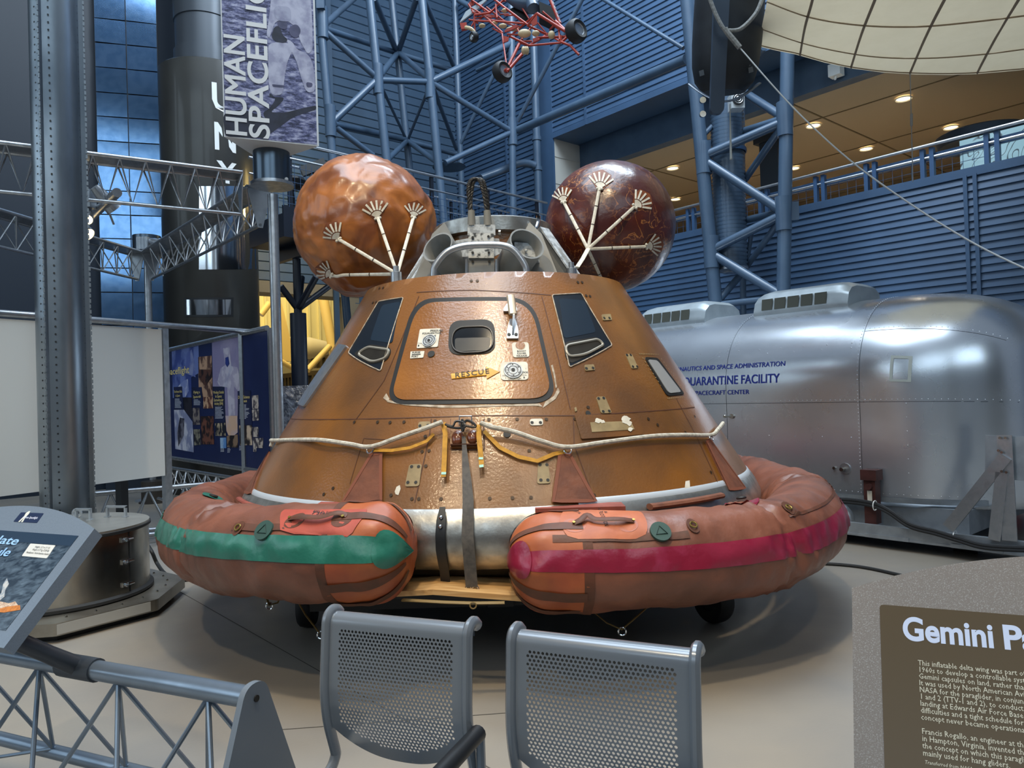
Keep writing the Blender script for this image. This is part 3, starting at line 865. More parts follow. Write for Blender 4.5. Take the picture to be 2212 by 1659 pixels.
# two forward windows: deep dark wells with their inner glass
def side_window(outer, rim, glassp, nm='side_window'):
    q = MB(); patch(q, cpoly(outer, 0.015), 0.003, nx=14); w = q.build(nm, M['sootblack'], cap)
    q = MB(); P = [cp(u, v, 0.004) for u, v in cpoly(outer, 0.02)]; q.tube(P, 0.004, 6, closed=True); q.build('well_edge', M['peel'], w)
    q = MB(); patch(q, cpoly(rim, [0.05] * len(rim)), 0.005, nx=10); q.build('inner_rim', mat('dark_bolted_rim', '#2c2822', 0.45, 0.3), w)
    q = MB(); P = [cp(u, v, 0.009) for u, v in cpoly(glassp, [0.06] * len(glassp))]; q.tube(P, 0.009, 6, closed=True); q.build('gasket', M['winframe'], w)
    q = MB(); patch(q, cpoly(glassp, [0.06] * len(glassp)), 0.0075, nx=8); q.build('inner_glass', M['winglass'], w)
    return w
w1 = side_window([(1192, 638), (1255, 634), (1322, 746), (1230, 794)],
                 [(1216, 740), (1290, 728), (1310, 748), (1233, 786), (1222, 775)], [(1219, 748), (1290, 734), (1303, 746), (1262, 768), (1226, 772)])
w2 = side_window([(872, 643), (818, 652), (753, 762), (823, 802)],
                 [(848, 752), (800, 744), (764, 764), (800, 788), (838, 780)], [(843, 757), (796, 750), (774, 766), (806, 784), (836, 774)])
m = MB()
for w_, pts in ((w1, [(1207, 645), (1262, 650), (1287, 718), (1218, 732)]), (w2, [(866, 652), (826, 660), (800, 735), (848, 742)])):
    q = MB(); patch(q, cpoly(pts, 0.03), 0.0045, nx=8); q.build('shade_panel', mat('blue_black_shade', '#1b2836', 0.3), w_)
# rendezvous window far right
q = MB(); patch(q, cpoly([(1391, 772), (1420, 774), (1478, 852), (1440, 856)], 0.03), 0.006, nx=8); w = q.build('small_window', mat('black_gasket', '#15120f', 0.5), cap)
q = MB(); patch(q, cpoly([(1397, 778), (1418, 780), (1470, 848), (1443, 851)], 0.03), 0.010, nx=8); q.build('pane', mat('pale_grey_pane', '#8b8a88', 0.4), w)
m = MB()
for a, c, n in (((1381, 765), (1421, 766), 12), ((1442, 861), (1476, 858), 10), ((1388, 774), (1438, 850), 10), ((1428, 776), (1475, 840), 10)):
    for k in range(n): cdot(m, a[0] + (c[0] - a[0]) * k / (n - 1), a[1] + (c[1] - a[1]) * k / (n - 1), 0.006, 0.004, 6)
m.build('rivet_rows', M['patch'], w)

# small tan patch plates with screws, and lone screws
def plate(pts, dots, nm='patch_plate', mm='patch', r=0.015):
    q = MB(); patch(q, cpoly(pts, r), 0.006, nx=5); o = q.build(nm, M[mm], cap)
    if dots:
        q = MB()
        for x, y in dots: cdot(q, x, y, 0.010, 0.008, 8)
        q.build_each('screw', M['ink'], o)
plate([(1287, 858), (1306, 857), (1321, 893), (1298, 894)], [(1292, 862), (1303, 861), (1302, 890), (1315, 889)])
plate([(885, 1004), (912, 1003), (906, 1051), (875, 1052)], [(890, 1009), (905, 1009), (882, 1043), (899, 1043)])
plate([(1162, 1001), (1184, 1001), (1189, 1045), (1160, 1046)], [(1166, 1005), (1181, 1005), (1168, 1038), (1183, 1038)])
plate([(1144, 906), (1172, 905), (1173, 919), (1145, 920)], [(1149, 914), (1167, 914)], mm='decal')
plate([(905, 912), (931, 911), (930, 926), (903, 927)], [(908, 921), (925, 920)])
plate([(1262, 789), (1282, 788), (1285, 800), (1264, 802)], [(1266, 797), (1280, 796)], r=0.01)
plate([(1299, 680), (1318, 679), (1321, 692), (1302, 693)], [(1304, 688), (1315, 688)], r=0.01)
plate([(1350, 765), (1364, 766), (1378, 796), (1364, 797)], [(1353, 768), (1361, 768), (1366, 793), (1375, 793)], r=0.01)
plate([(1240, 882), (1244, 880), (1246, 888), (1242, 890)], [], r=0.0)
m = MB()
for x, y in ((940, 910), (1056, 907), (1117, 906), (1180, 906), (919, 943), (934, 942), (912, 976), (927, 974), (920, 1007), (890, 1078), (905, 1078), (953, 1078), (1058, 1077), (1107, 1076), (1147, 1075), (1143, 974), (1242, 905), (1283, 1070), (1258, 916), (1400, 905), (766, 912), (816, 912), (843, 913), (873, 912),
             (1018, 607), (1031, 607), (1248, 610), (1257, 610), (1266, 639), (1274, 640), (820, 623), (828, 622), (806, 654), (813, 653), (1420, 918), (1480, 934), (1535, 1020), (1500, 900), (700, 1068), (720, 1055), (1285, 925), (845, 1070), (1100, 975), (1270, 880)):
    cdot(m, x, y, 0.011, 0.004, 8)
m.build_each('screw', M['screw'], cap)
m = MB(); cdot(m, 1095, 938, 0.022, 0.004, 14); cdot(m, 1270, 893, 0.017, 0.004, 14); m.build_each('vent_hole', M['ink'], cap)
m = MB()
for pts in ([(853, 1062), (857, 1052), (860, 1060), (864, 1048), (866, 1056), (861, 1070), (855, 1068)], [(1478, 1058), (1480, 1040), (1484, 1046), (1489, 1038), (1490, 1055), (1484, 1060)]):
    m.mark(); patch(m, [cuv(*p) for p in pts], 0.003, False, 3)
m.build_each('paint_chip', M['decal'], cap)
# left equipment strip seen on the silhouette
m = MB(); patch(m, cpoly([(735, 745), (752, 748), (660, 880), (640, 872)], 0.02), 0.016, nx=6); m.build('edge_fairing', M['alu'], cap)

# uplift fitting box in the middle with its hooks, ropes and straps
m = MB(); patch(m, cpoly([(976, 906), (1045, 905), (1043, 969), (974, 970)], 0.01), 0.022, nx=8); fit = m.build('lifting_fitting', M['brown'], cap)
def lobe(px, py, w, h, d):
    u, v = cuv(px, py); c = cp(u, v, 0.022); n = cp(u, v, 1) - cp(u, v, 0); e = V3((cos(u), sin(u), 0)); t = n.cross(e)
    q = MB(); q.grid(lambda a, b: c + e * (w * sin(pi * b) * cos(2 * pi * a)) + t * (h * cos(pi * b)) + n * (d * sin(pi * b) * sin(2 * pi * a)), 20, 12, cu=True)
    q.build('fitting_lobe', mat('glossy_brown_lobe', '#6b3a22', 0.2, 0, coat=0.6), fit)
lobe(990, 950, 0.036, 0.050, 0.028); lobe(1022, 948, 0.034, 0.046, 0.028)
m = MB(); m.frame(cof(976, 969, 0.022), cof(1043, 968, 0.022) - cof(976, 969, 0.022), (cof(976, 969, 0.022 + 0.02) - cof(976, 969, 0.022)), V3((0, 0, 0.008))); m.build('fitting_lip', M['seam'], fit)
m = MB(); m.tube([cof(994, 922, 0.03), cof(996, 908, 0.05), cof(1021, 908, 0.05), cof(1021, 922, 0.03)], 0.005, 6); m.build('wire_bail', M['cable'], fit)
m = MB()
for pts in ([(968, 930), (983, 934), (990, 924), (1005, 926), (1008, 936), (990, 938), (972, 934)], [(1004, 934), (1012, 922), (1026, 928), (1030, 936), (1014, 934), (1004, 930)], [(1003, 920), (1007, 932), (1004, 945), (1001, 932), (1003, 920)]):
    m.mark(); m.tube(smooth_path([cof(x, y, 0.075) for x, y in pts], 5), 0.007, 6)
m.build_each('shackle', mat('dark_shackle', '#33312f', 0.4, 0.7), fit)
# rope
def crope(pts, off, r, nm, mt):
    q = MB(); q.tube(smooth_path([cof(x, y, o if o else off) for x, y, o in pts], 6), r, 8); return q.build(nm, M[mt], cap)
crope([(578, 968, .02), (582, 957, .03), (600, 956, .03), (690, 955, .03), (760, 964, .03), (808, 972, .04), (870, 953, .05), (920, 938, .06), (962, 924, .07)], 0.03, 0.014, 'rope', 'rope')
crope([(1040, 926, .07), (1065, 934, .06), (1110, 942, .05), (1170, 961, .04), (1222, 973, .04), (1300, 961, .03), (1400, 948, .03), (1470, 945, .03), (1527, 945, .03), (1540, 935, .04), (1549, 922, .05)], 0.03, 0.014, 'rope', 'rope')
# webbing straps
def web(pts, w, nm, mt, off=0.03):
    q = MB(); uv = [cuv(x, y) for x, y in pts]; cstrip(q, uv, w, off, True, 3)
    cstrip(q, uv, w, off - 0.004, True, 3)
    return q.build(nm, M[mt], cap)
s = web([(962, 922), (966, 945), (964, 1000), (962, 1038)], 0.028, 'yellow_strap', 'webbing', 0.05)
q = MB(); cstrip(q, [(958, 1031), (968, 1031)], 0.015, 0.053); q.build('buckle', M['mint'], s)
s = web([(1036, 926), (1036, 950), (1040, 990), (1042, 1018)], 0.028, 'yellow_strap', 'webbing', 0.05)
q = MB(); q.mark(); cstrip(q, [(1036, 999), (1045, 999)], 0.014, 0.053); q.mark(); cstrip(q, [(1037, 1016), (1046, 1015)], 0.016, 0.053); q.build_each('buckle', M['mint'], s)
web([(812, 977), (850, 978), (890, 972), (925, 958), (940, 942)], 0.02, 'yellow_strap', 'webbing', 0.03)
web([(1046, 934), (1080, 970), (1120, 990), (1160, 999), (1195, 984), (1222, 978)], 0.024, 'yellow_strap', 'webbing', 0.02)
# long grey strap over the ring down to the board, and the black bolted strap
m = MB()
P = [cof(1004, 950, 0.04), cof(1006, 985, 0.035), cof(1010, 1040, 0.03), cof(1013, 1086, 0.03)]
fr = atan2(P[-1].x - XC, -(P[-1].y - YC))
def ringp(th, r, z): return V3((XC + r * sin(th), YC - r * cos(th), z))
P += [ringp(fr + 0.002, RB + 0.10, ZB - 0.13), ringp(fr + 0.004, RB + 0.10, ZB - 0.2), ringp(fr + 0.006, RB + 0.085, ZB - 0.32), ringp(fr + 0.008, RB + 0.08, ZB - 0.40)]
W_ = [0.02, 0.03, 0.05, 0.06, 0.065, 0.065, 0.065, 0.065]
for k in range(len(P) - 1):
    for o in (0, 0.004):
        e = V3((cos(fr), sin(fr), 0)); n = V3((sin(fr), -cos(fr), 0.2)) * o
        m.quad(P[k] - e * W_[k] / 2 + n, P[k] + e * W_[k] / 2 + n, P[k + 1] + e * W_[k + 1] / 2 + n, P[k + 1] - e * W_[k + 1] / 2 + n)
st = m.build('tie_down_strap', M['strapgrey'], cap)
m = MB(); e = V3((cos(fr), sin(fr), 0)); c = P[-1]
for k in (-1, 1): m.mark(); m.torus(c + e * 0.018 * k - V3((0, 0, 0.012)), (sin(fr), -cos(fr), 0.1), 0.018, 0.004, 14, 6)
m.build_each('hook', M['chrome'], st)
m = MB()
px0 = cuv(960, 1086)[0]
pr = [(RB + 0.02, ZB + 0.02), (RB + 0.06, ZB - 0.045), (RB + 0.088, ZB - 0.12), (RB + 0.088, ZB - 0.2), (RB + 0.05, ZB - 0.28), (RB + 0.02, ZB - 0.33), (RB - 0.0, ZB - 0.42)]
wv_ = [0.016, 0.026, 0.027, 0.027, 0.027, 0.027, 0.027]
for o in (0.0, 0.006):
    m.grid(lambda u, v: ringp(px0 + (u - 0.5) * wv_[min(int(round(v * 6)), 6)], pr[min(int(round(v * 6)), 6)][0] + o, pr[min(int(round(v * 6)), 6)][1]), 4, 6)
st = m.build('black_strap', M['black'], cap)
m = MB()
for z, r in ((ZB - 0.03, RB + 0.062), (ZB - 0.075, RB + 0.085)): m.mark(); m.sphere(ringp(px0, r, z), 0.012, 10, 6)
m.build_each('bolt', M['chrome'], st)

# ---- upper deck: tunnel, gussets, mortars, brackets
ZD0 = ZTOP - 0.05
m = MB(); m.lathe([(0.425, ZD0), (0.425, 2.80)], (XC, YC, 0), n=48); m.lathe([(0.41, 2.8), (0.41, ZD0)], (XC, YC, 0), n=48)
m.build('tunnel', M['brown'], cap)
m = MB(); m.lathe([(0.44, 2.79), (0.47, 2.80), (0.47, 2.90), (0.455, 2.91), (0.40, 2.91), (0.39, 2.80), (0.44, 2.79)], (XC, YC, 0), n=64)
m.build('tunnel_ring', M['baremetal'], cap)
for th in (-50, 50, -130, 130):
    a = radians(th); ex = V3((sin(a), -cos(a), 0)); ey = V3((0, 0, 1)); et = V3((cos(a), sin(a), 0))
    m = MB(); m.prism([(0.42, ZD0), (0.86, ZD0), (0.86, ZD0 + 0.03), (0.52, 2.82), (0.42, 2.86)], V3((XC, YC, 0)) - et * 0.02, ex, ey, et * 0.04)
    g = m.build('gusset', M['greyframe'], cap)
    m = MB(); p0 = V3((XC, YC, 0)) + ex * 0.87 + ey * ZD0; p1 = V3((XC, YC, 0)) + ex * 0.52 + ey * 2.83
    d = p1 - p0; nn = d.cross(et).normalized()
    m.frame(p0 - et * 0.055, d, et * 0.11, nn * 0.012); m.build('flange', M['greylight'], g)
# side webs between gusset and tunnel
for sx in (-1, 1):
    m = MB()
    a = at(1052 + sx * 118, 505, 5.42); c = at(1052 + sx * 92, 480, 5.5); d = at(1052 + sx * 70, 520, 5.52); e = at(1052 + sx * 78, 600, 5.4); f_ = at(1052 + sx * 158, 604, 5.38)
    for dy in (0, 0.02): m.poly([p + V3((0, dy, 0)) for p in (a, c, d, e, f_)])
    m.build('web_plate', M['greyframe'], cap)
def tubecyl(nm, mouth, axis, r, L, mt):
    mouth = V3(mouth); ax = V3(axis).normalized(); a = ax.orthogonal().normalized(); bb3 = ax.cross(a)
    q = MB()
    pr_ = [(r * 0.9, -L), (r, -L + 0.02), (r, 0), (r + 0.004, 0.004), (r - 0.008, 0.004), (r - 0.01, 0), (r - 0.01, -L * 0.75), (0, -L * 0.75)]
    q.lathe(pr_, mouth, (a, bb3, ax), 36); return q.build(nm, M[mt], cap)
tubecyl('mortar_tube', at(946, 534, 5.20), (-0.42, -0.72, 0.42), 0.118, 0.40, 'greyframe')
mt_ = tubecyl('mortar_tube', at(1138, 527, 5.20), (0.36, -0.72, 0.42), 0.128, 0.40, 'greyframe')
m = MB(); p = at(1136, 538, 5.33); m.prism([(-0.09, -0.05), (0.08, -0.06), (0.08, 0.02), (0.02, 0.05), (-0.09, 0.05)], p, (0.93, 0.3, -0.05), (0.05, 0.3, 0.95), (0.1, 0.3, -0.1)); m.sphere(at(1136, 541, 5.30), 0.012, 8, 6)
m.build('mortar_plate', M['greylight'], mt_)
m = MB(); Y = 5.08
m.tube(smooth_path([at(937, 606, Y), at(937, 590, Y), at(941, 573, Y), at(965, 545, Y), at(1000, 532, Y), at(1045, 529, Y), at(1088, 531, Y), at(1112, 543, Y), at(1133, 572, Y), at(1137, 590, Y), at(1138, 606, Y)], 5), 0.024, 10)
m.build('grab_bar', M['alu'], cap)
def bpl(nm, x0, y0, x1, y1, Y, t, mt, rr=0.0):
    a, c, d, e = at(x0, y1, Y), at(x1, y1, Y), at(x1, y0, Y), at(x0, y0, Y)
    q = MB(); q.frame(a, c - a, V3((0, t, 0)), e - a); return q.build(nm, M[mt], cap)
bpl('upper_plate', 1010, 485, 1070, 508, 5.26, 0.03, 'greylight')
k = bpl('clamp_plate', 1012, 503, 1067, 557, 5.22, 0.035, 'speck')
for sx, pts in ((-1, [(1012, 515), (1012, 555), (993, 555), (984, 545), (984, 520)]), (1, [(1066, 515), (1066, 555), (1080, 548), (1084, 540), (1078, 516)])):
    q = MB(); P = [at(x, y, 5.255) for x, y in pts]; q.prism([(p.x, p.z) for p in P], (0, 5.25, 0), (1, 0, 0), (0, 0, 1), (0, 0.02, 0)); q.build('clamp_arm', M['greylight'], cap)
kk = bpl('lower_plate', 1012, 557, 1068, 604, 5.24, 0.03, 'greyframe')
for par, pts, Y in ((k, ((1021, 513), (1055, 511), (1021, 546), (1056, 546)), 5.215), (kk, ((1021, 565), (1057, 565)), 5.235)):
    for x, y in pts:
        q = MB(); q.disc(at(x, y, Y), (0, -1, 0), 0.009, 10, 0.006); q.build('bolt_hole', M['ink'], par)
for x in (1008, 1073):
    q = MB(); q.tube([at(x, 560, 5.22), at(x, 606, 5.22)], 0.012, 8); q.build('side_rod', M['alu'], cap)
q = MB(); q.disc(at(1077, 503, 5.28), (1, 0, 0), 0.02, 12, 0.015); q.build('pin', M['steel'], cap)
# lifting cable loop: two twisted wire ropes
for dx in (0, 7):
    base = smooth_path([at(1018 + dx * 0.3, 480, 5.28), at(1014 + dx * 0.3, 440, 5.28), at(1012 + dx, 408, 5.28), at(1016 + dx, 391, 5.28), at(1026 + dx, 385, 5.28), at(1036 + dx, 390, 5.28), at(1044 + dx * 0.7, 412, 5.28), at(1050 + dx * 0.4, 445, 5.28), at(1053, 480, 5.28)], 10)
    m = MB()
    for st_ in range(3):
        P = []
        for j, p in enumerate(base):
            w = j * 0.9 + st_ * 2.094
            P.append(p + V3((cos(w) * 0.0085, 0.012 * dx / 7 + sin(w) * 0.0085, sin(w) * 0.003)))
        m.tube(P, 0.0085, 6)
    cb = m.build('cable_loop', mat('dark_wire_rope', '#3a3836', 0.5, 0.5), cap)
for x0, x1 in ((1019, 1019), (1053, 1054)):
    m = MB(); m.tube([at(x0 - 1, 455, 5.28), at(x1, 488, 5.28)], [0.024, 0.03], 12); m.build('cable_sleeve', mat('grey_sleeve', '#75736c', 0.55), cap)
m = MB(); m.tube(smooth_path([at(1163, 466, 5.55), at(1163, 478, 5.55), at(1160, 490, 5.53), at(1156, 500, 5.52)], 4), [0.016] * 13, 8); m.torus(at(1158, 505, 5.5), (0.3, -1, 0), 0.022, 0.006, 14, 6)
m.build('snap_hook', M['chrome'], cap)
for x, y in ((856, 600), (1234, 592)):
    p = at(x, y, 5.42)
    m = MB(); m.lathe([(0, 0.085), (0.022, 0.085), (0.022, 0.045), (0.04, 0.04), (0.04, -0.09), (0, -0.09)], p, n=16); m.build('anchor_post', M['alu'], cap)

# gusset flaps of brown canvas running up the cone to the rope
def flap(pts, off=0.016):
    q = MB(); patch(q, cpoly(pts, 0.006), off, nx=8); o = q.build('canvas_flap', M['canvasbrown'], col_root)
    q = MB(); cstrip(q, pts + [pts[0]], 0.02, off + 0.002, sub=5); q.build('flap_hem', mat('brown_hem', '#774028', 0.7), o)
# ================================================================ flotation collar
M['collar'] = mat('orange_brown_rubber_cloth', '#7f4b36', 0.50, 0, '#5c3423', 3.0, (0.42, 0.72), bump=0.5, bscale=7, coat=0.18, coat_rough=0.3, detail=7, dist=0.6)
M['collar_end'] = mat('bright_orange_rubber_cloth', '#a8572b', 0.5, 0, '#96482a', 5, bump=0.12, bscale=16, coat=0.12, coat_rough=0.3)
M['seamtape'] = mat('dark_brown_seam_tape', '#5f3420', 0.6, 0, '#50301f', 12, bump=0.1)
M['greenband'] = mat('green_vinyl_band', '#226a59', 0.35, 0, '#367f6c', 9, (0.5, 0.75), bump=0.3, bscale=9, coat=0.25, coat_rough=0.2)
M['redband'] = mat('crimson_vinyl_band', '#871a34', 0.32, 0, '#9a3352', 9, (0.52, 0.78), bump=0.3, bscale=9, coat=0.3, coat_rough=0.2)
M['salmon'] = mat('salmon_patch', '#ad4c3a', 0.55, 0, '#9e4434', 8, bump=0.08)
M['orangepatch'] = mat('orange_patch', '#b5633a', 0.55, 0, '#a55835', 8, bump=0.08)
M['greendisc'] = mat('dark_green_disc', '#2e4a42', 0.5)
M['brass'] = mat('dull_brass', '#8f7a3c', 0.4, 0.8)
M['ply'] = mat('plywood', '#d0a770', 0.5, 0, '#b98b54', 3, stretch=(1, 14, 14))

CK = [(-18, 2.13, .77), (-28, 2.17, .755), (-45, 2.21, .72), (-90, 2.24, .70), (-135, 2.20, .74), (-180, 2.18, .76), (-225, 2.20, .74), (-270, 2.24, .68), (-315, 2.25, .655), (-335, 2.13, .665), (-351.5, 2.02, .685)]
def ckp(t):
    n = len(CK) - 1; x = min(max(t, 0), 1) * n; k = min(int(x), n - 1); u = x - k
    p0, p1, p2, p3 = CK[max(k - 1, 0)], CK[k], CK[k + 1], CK[min(k + 2, n)]
    # piecewise in angle
    def h(i):
        m1 = (p2[i] - p0[i]) / max(abs(p2[0] - p0[0]), 1e-6) * abs(p2[0] - p1[0]); m2 = (p3[i] - p1[i]) / max(abs(p3[0] - p1[0]), 1e-6) * abs(p2[0] - p1[0])
        return (2*u**3-3*u*u+1)*p1[i] + (u**3-2*u*u+u)*m1 + (-2*u**3+3*u*u)*p2[i] + (u**3-u*u)*m2
    a = radians(p1[0] + (p2[0] - p1[0]) * u)
    return V3((XC + h(1) * sin(a), YC - h(1) * cos(a), h(2)))
# arc-length table
NT = 600
_pts = [ckp(k / NT) for k in range(NT + 1)]
_len = [0.0]
for k in range(NT): _len.append(_len[-1] + (_pts[k + 1] - _pts[k]).length)
CL = _len[-1]
def cline(s):
    s = min(max(s, 0), CL)
    lo, hi = 0, NT
    while hi - lo > 1:
        mid = (lo + hi) // 2
        if _len[mid] <= s: lo = mid
        else: hi = mid
    u = (s - _len[lo]) / max(_len[hi] - _len[lo], 1e-9)
    return _pts[lo].lerp(_pts[hi], u)
CAPL = 0.23
PINCH = [1.15, 2.3, 3.6, 4.9, 6.2, 7.7, 9.0, 10.3, CL - 1.25]
def tp(s, phi, off=0.0):
    """collar skin: s metres along the ring (caps run past both ends), phi round the tube (0 outwards, 90 up)"""
    sc = min(max(s, 0), CL)
    c = cline(sc)
    e = 0.06
    t = (cline(min(sc + e, CL)) - cline(max(sc - e, 0))).normalized()
    up = V3((0, 0, 1)); out = up.cross(t).normalized()
    if out.dot(V3((c.x - XC, c.y - YC, 0))) < 0: out = -out
    r = 0.262
    over = min(-s if s < 0 else (s - CL if s > CL else 0), CAPL)
    k = 1.0
    if over > 0:
        q = min(over / CAPL, 1.0)
        k = (1 - q ** 2.4) ** (1 / 2.4)
        c = c + t * (over if s > CL else -over)
    d = noise.noise(V3((s * 2.2, cos(phi) * 1.2, sin(phi) * 1.2))) * 0.020 + noise.noise(V3((s * 9, cos(phi) * 2.0 + 5, sin(phi) * 2.0))) * 0.011
    d += abs(noise.noise(V3((s * 5 + phi * 0.8, phi * 1.1, 3.3)))) * -0.014
    for p in PINCH:
        w = (s - p - 0.03 * sin(phi * 2 + p))
        if abs(w) < 0.6:
            d -= 0.024 * math.exp(-(w / 0.030) ** 2)
            d += 0.011 * sin(w * 62 + 5 * noise.noise(V3((cos(phi) * 1.6, sin(phi) * 1.6, p)))) * (0.35 + noise.noise(V3((w * 3, phi * 2, p + 9)))) * math.exp(-(w / 0.24) ** 2)
            d += (abs(noise.noise(V3((phi * 7 + w * 9, p, 1.7)))) - 0.2) * 0.030 * math.exp(-(w / 0.20) ** 2)
            d += noise.noise(V3((s * 26, cos(phi) * 2.5, sin(phi) * 2.5 + p))) * 0.020 * math.exp(-(w / 0.14) ** 2)
    nrm = (out * cos(phi) + up * sin(phi)).normalized()
    if over > 0:
        # pleats on the end cap
        d += 0.010 * cos(phi * 9) * min(over / 0.1, 1) * k
    # belly a little flatter below
    rr = (r + d) * k
    p = c + nrm * rr
    if over > 0:
        nn = (nrm * max(k, 0.05) + t * (1 if s > CL else -1) * (1 - k)).normalized()
    else: nn = nrm
    return p + nn * off
col_root = thing('flotation_collar', 'orange-brown inflated rubber collar around the capsule base, green band left and crimson band right', 'flotation collar', (XC, YC, 0.35))
m = MB(); m.grid(lambda u, v: tp(u * CL, 2 * pi * v), 900, 48, cv=True)
m.build('tube', M['collar'], col_root, angle=80)
for nm, s0, s1 in (('end_cap', -CAPL, 0.14), ('end_cap', CL - 0.16, CL + CAPL)):
    m = MB(); m.grid(lambda u, v: tp(s0 + (s1 - s0) * u, 2 * pi * v, 0.0035), 30, 72, cv=True)
    m.build(nm, M['collar_end'], col_root, angle=80)
# pixel -> collar skin coordinates
_tab = []
for k in range(-6, 361):
    s = CL * k / 355
    for j in range(0, 60):
        ph = -0.9 + 3.0 * j / 59
        p = tp(s, ph); n_ = p - cline(s)
        if (CO - p).dot(n_) > 0:
            a, c = proj(p); _tab.append((a, c, s, ph))
def tuv(px, py):
    b_ = min(_tab, key=lambda q: (q[0] - px) ** 2 + (q[1] - py) ** 2)
    return b_[2], b_[3]
def tband(nm, mt, s0, s1, p0, p1, off=0.005, n=None, par=None, nv=5):
    m = MB(); n = n or max(4, int(abs(s1 - s0) / 0.0145))
    m.grid(lambda u, v: tp(s0 + (s1 - s0) * u, (p0(s0 + (s1 - s0) * u) if callable(p0) else p0) * (1 - v) + v * (p1(s0 + (s1 - s0) * u) if callable(p1) else p1), off), n, nv)
    return m.build(nm, M[mt], par or col_root, angle=80)
def tpatch(nm, mt, pix, off=0.007, r=0.0, par=None, nx=10):
    """draped patch from corner pixels"""
    uv = [tuv(*p) for p in pix]
    K = 0.27
    q = round_poly([(s, ph * K) for s, ph in uv], r, 6) if r else [(s, ph * K) for s, ph in uv]
    m = MB(); q = [(a, c / K) for a, c in q]
    lo = min(c for a, c in q); hi = max(c for a, c in q); rows = []
    nr = max(6, int((hi - lo) * K / 0.02))
    for k in range(nr + 1):
        z = lo + (hi - lo) * (0.0005 + 0.999 * k / nr); xs = []
        for i in range(len(q)):
            (u0, v0), (u1, v1) = q[i], q[(i + 1) % len(q)]
            if (v0 - z) * (v1 - z) <= 0 and abs(v1 - v0) > 1e-9: xs.append(u0 + (u1 - u0) * (z - v0) / (v1 - v0))
        if len(xs) > 1: rows.append((z, min(xs), max(xs)))
    i0 = len(m.V)
    for z, a, c in rows:
        for j in range(nx + 1): m.v(tp(a + (c - a) * j / nx, z, off))
    for k in range(len(rows) - 1):
        for j in range(nx):
            w = i0 + k * (nx + 1) + j; m.f(w, w + 1, w + nx + 2, w + nx + 1)
    return m.build(nm, M[mt], par or col_root, angle=80)
R_ = radians
tband('green_band', 'greenband', -0.19, 5.6, lambda s: R_(0 + 4 * sin(s)), lambda s: R_(29 + 3 * sin(s * 1.3)), 0.0055)
tband('red_band', 'redband', CL - 5.6, CL + 0.20, lambda s: R_(0 + 3 * sin(s)), lambda s: R_(26 + 2 * sin(s * 1.3)), 0.0055)
# seam tapes on the caps
for s0, s1 in ((-CAPL * 0.96, 0.13), (CL - 0.15, CL + CAPL * 0.96)):
    for ph in (-62, -28, 55, 95, 130, 175, 230):
        m = MB(); m.grid(lambda u, v: tp(s0 + (s1 - s0) * u, R_(ph) + (v - 0.5) * 0.20, 0.010), 34, 6); m.build('seam_tape', M['seamtape'], col_root, angle=80)
for s0 in (0.14, CL - 0.16):
    m = MB(); m.grid(lambda u, v: tp(s0 + 0.045 * (u - 0.5), 2 * pi * v, 0.0048), 2, 60, cv=True); m.build('seam_ring', M['seamtape'], col_root, angle=80)
tband('seam_tape', 'seamtape', 0.0, 0.7, R_(36), R_(46), 0.006); tband('seam_tape', 'seamtape', CL - 0.65, CL, R_(33), R_(42), 0.006)
tband('seam_tape', 'seamtape', 2.2, 4.6, R_(40), R_(44), 0.004); tband('seam_tape', 'seamtape', CL - 3.4, CL - 1.3, R_(44), R_(48), 0.004)
# salmon and orange patches with carrying handles
def handle(pix, off, parent, nm='carry_handle'):
    m = MB(); P = [tp(*tuv(x, y), o) for x, y, o in pix]; P = smooth_path(P, 5)
    n0 = tp(*tuv(pix[0][0], pix[0][1]), 1) - tp(*tuv(pix[0][0], pix[0][1]), 0)
    m.tube(P, 0.017, 8, flat=0.25, up=n0); o = m.build(nm, M['seamtape'], parent)
    for x, y, _ in (pix[0], pix[-1]):
        q = MB(); s, ph = tuv(x, y); q.disc(tp(s, ph, 0.016), tp(s, ph, 1) - tp(s, ph, 0), 0.008, 10, 0.006); q.build('rivet', M['brass'], o)
    return o
sp = tpatch('salmon_patch', 'salmon', [(606, 1118), (612, 1103), (792, 1101), (785, 1125), (758, 1161), (610, 1154)], 0.0075, 0.02)
handle([(627, 1120, .012), (650, 1122, .03), (700, 1126, .035), (730, 1117, .03), (742, 1113, .014), (746, 1124, .012)], 0.02, sp)
op = tpatch('orange_patch', 'orangepatch', [(1215, 1102), (1380, 1106), (1398, 1130), (1392, 1166), (1225, 1168), (1208, 1130)], 0.0075, 0.05)
handle([(1232, 1134, .012), (1250, 1133, .03), (1266, 1124, .035), (1280, 1134, .03), (1330, 1132, .03), (1366, 1129, .012)], 0.02, op)
def tdisc(x, y, r, mt, off, nm, par, n=20):
    s0, ph0 = tuv(x, y); m = MB()
    m.poly([tp(s0 + r * cos(w), ph0 + r * sin(w) / 0.27, off) for w in [2 * pi * k / n for k in range(n)]]); return m.build(nm, M[mt], par, angle=80)
for x, y, par in ((1238, 1136, op), (1358, 1130, op), (640, 1124, sp), (738, 1122, sp)):
    tdisc(x, y, 0.055, 'seamtape' if par is sp else 'collar_end', 0.0085, 'round_patch', par)
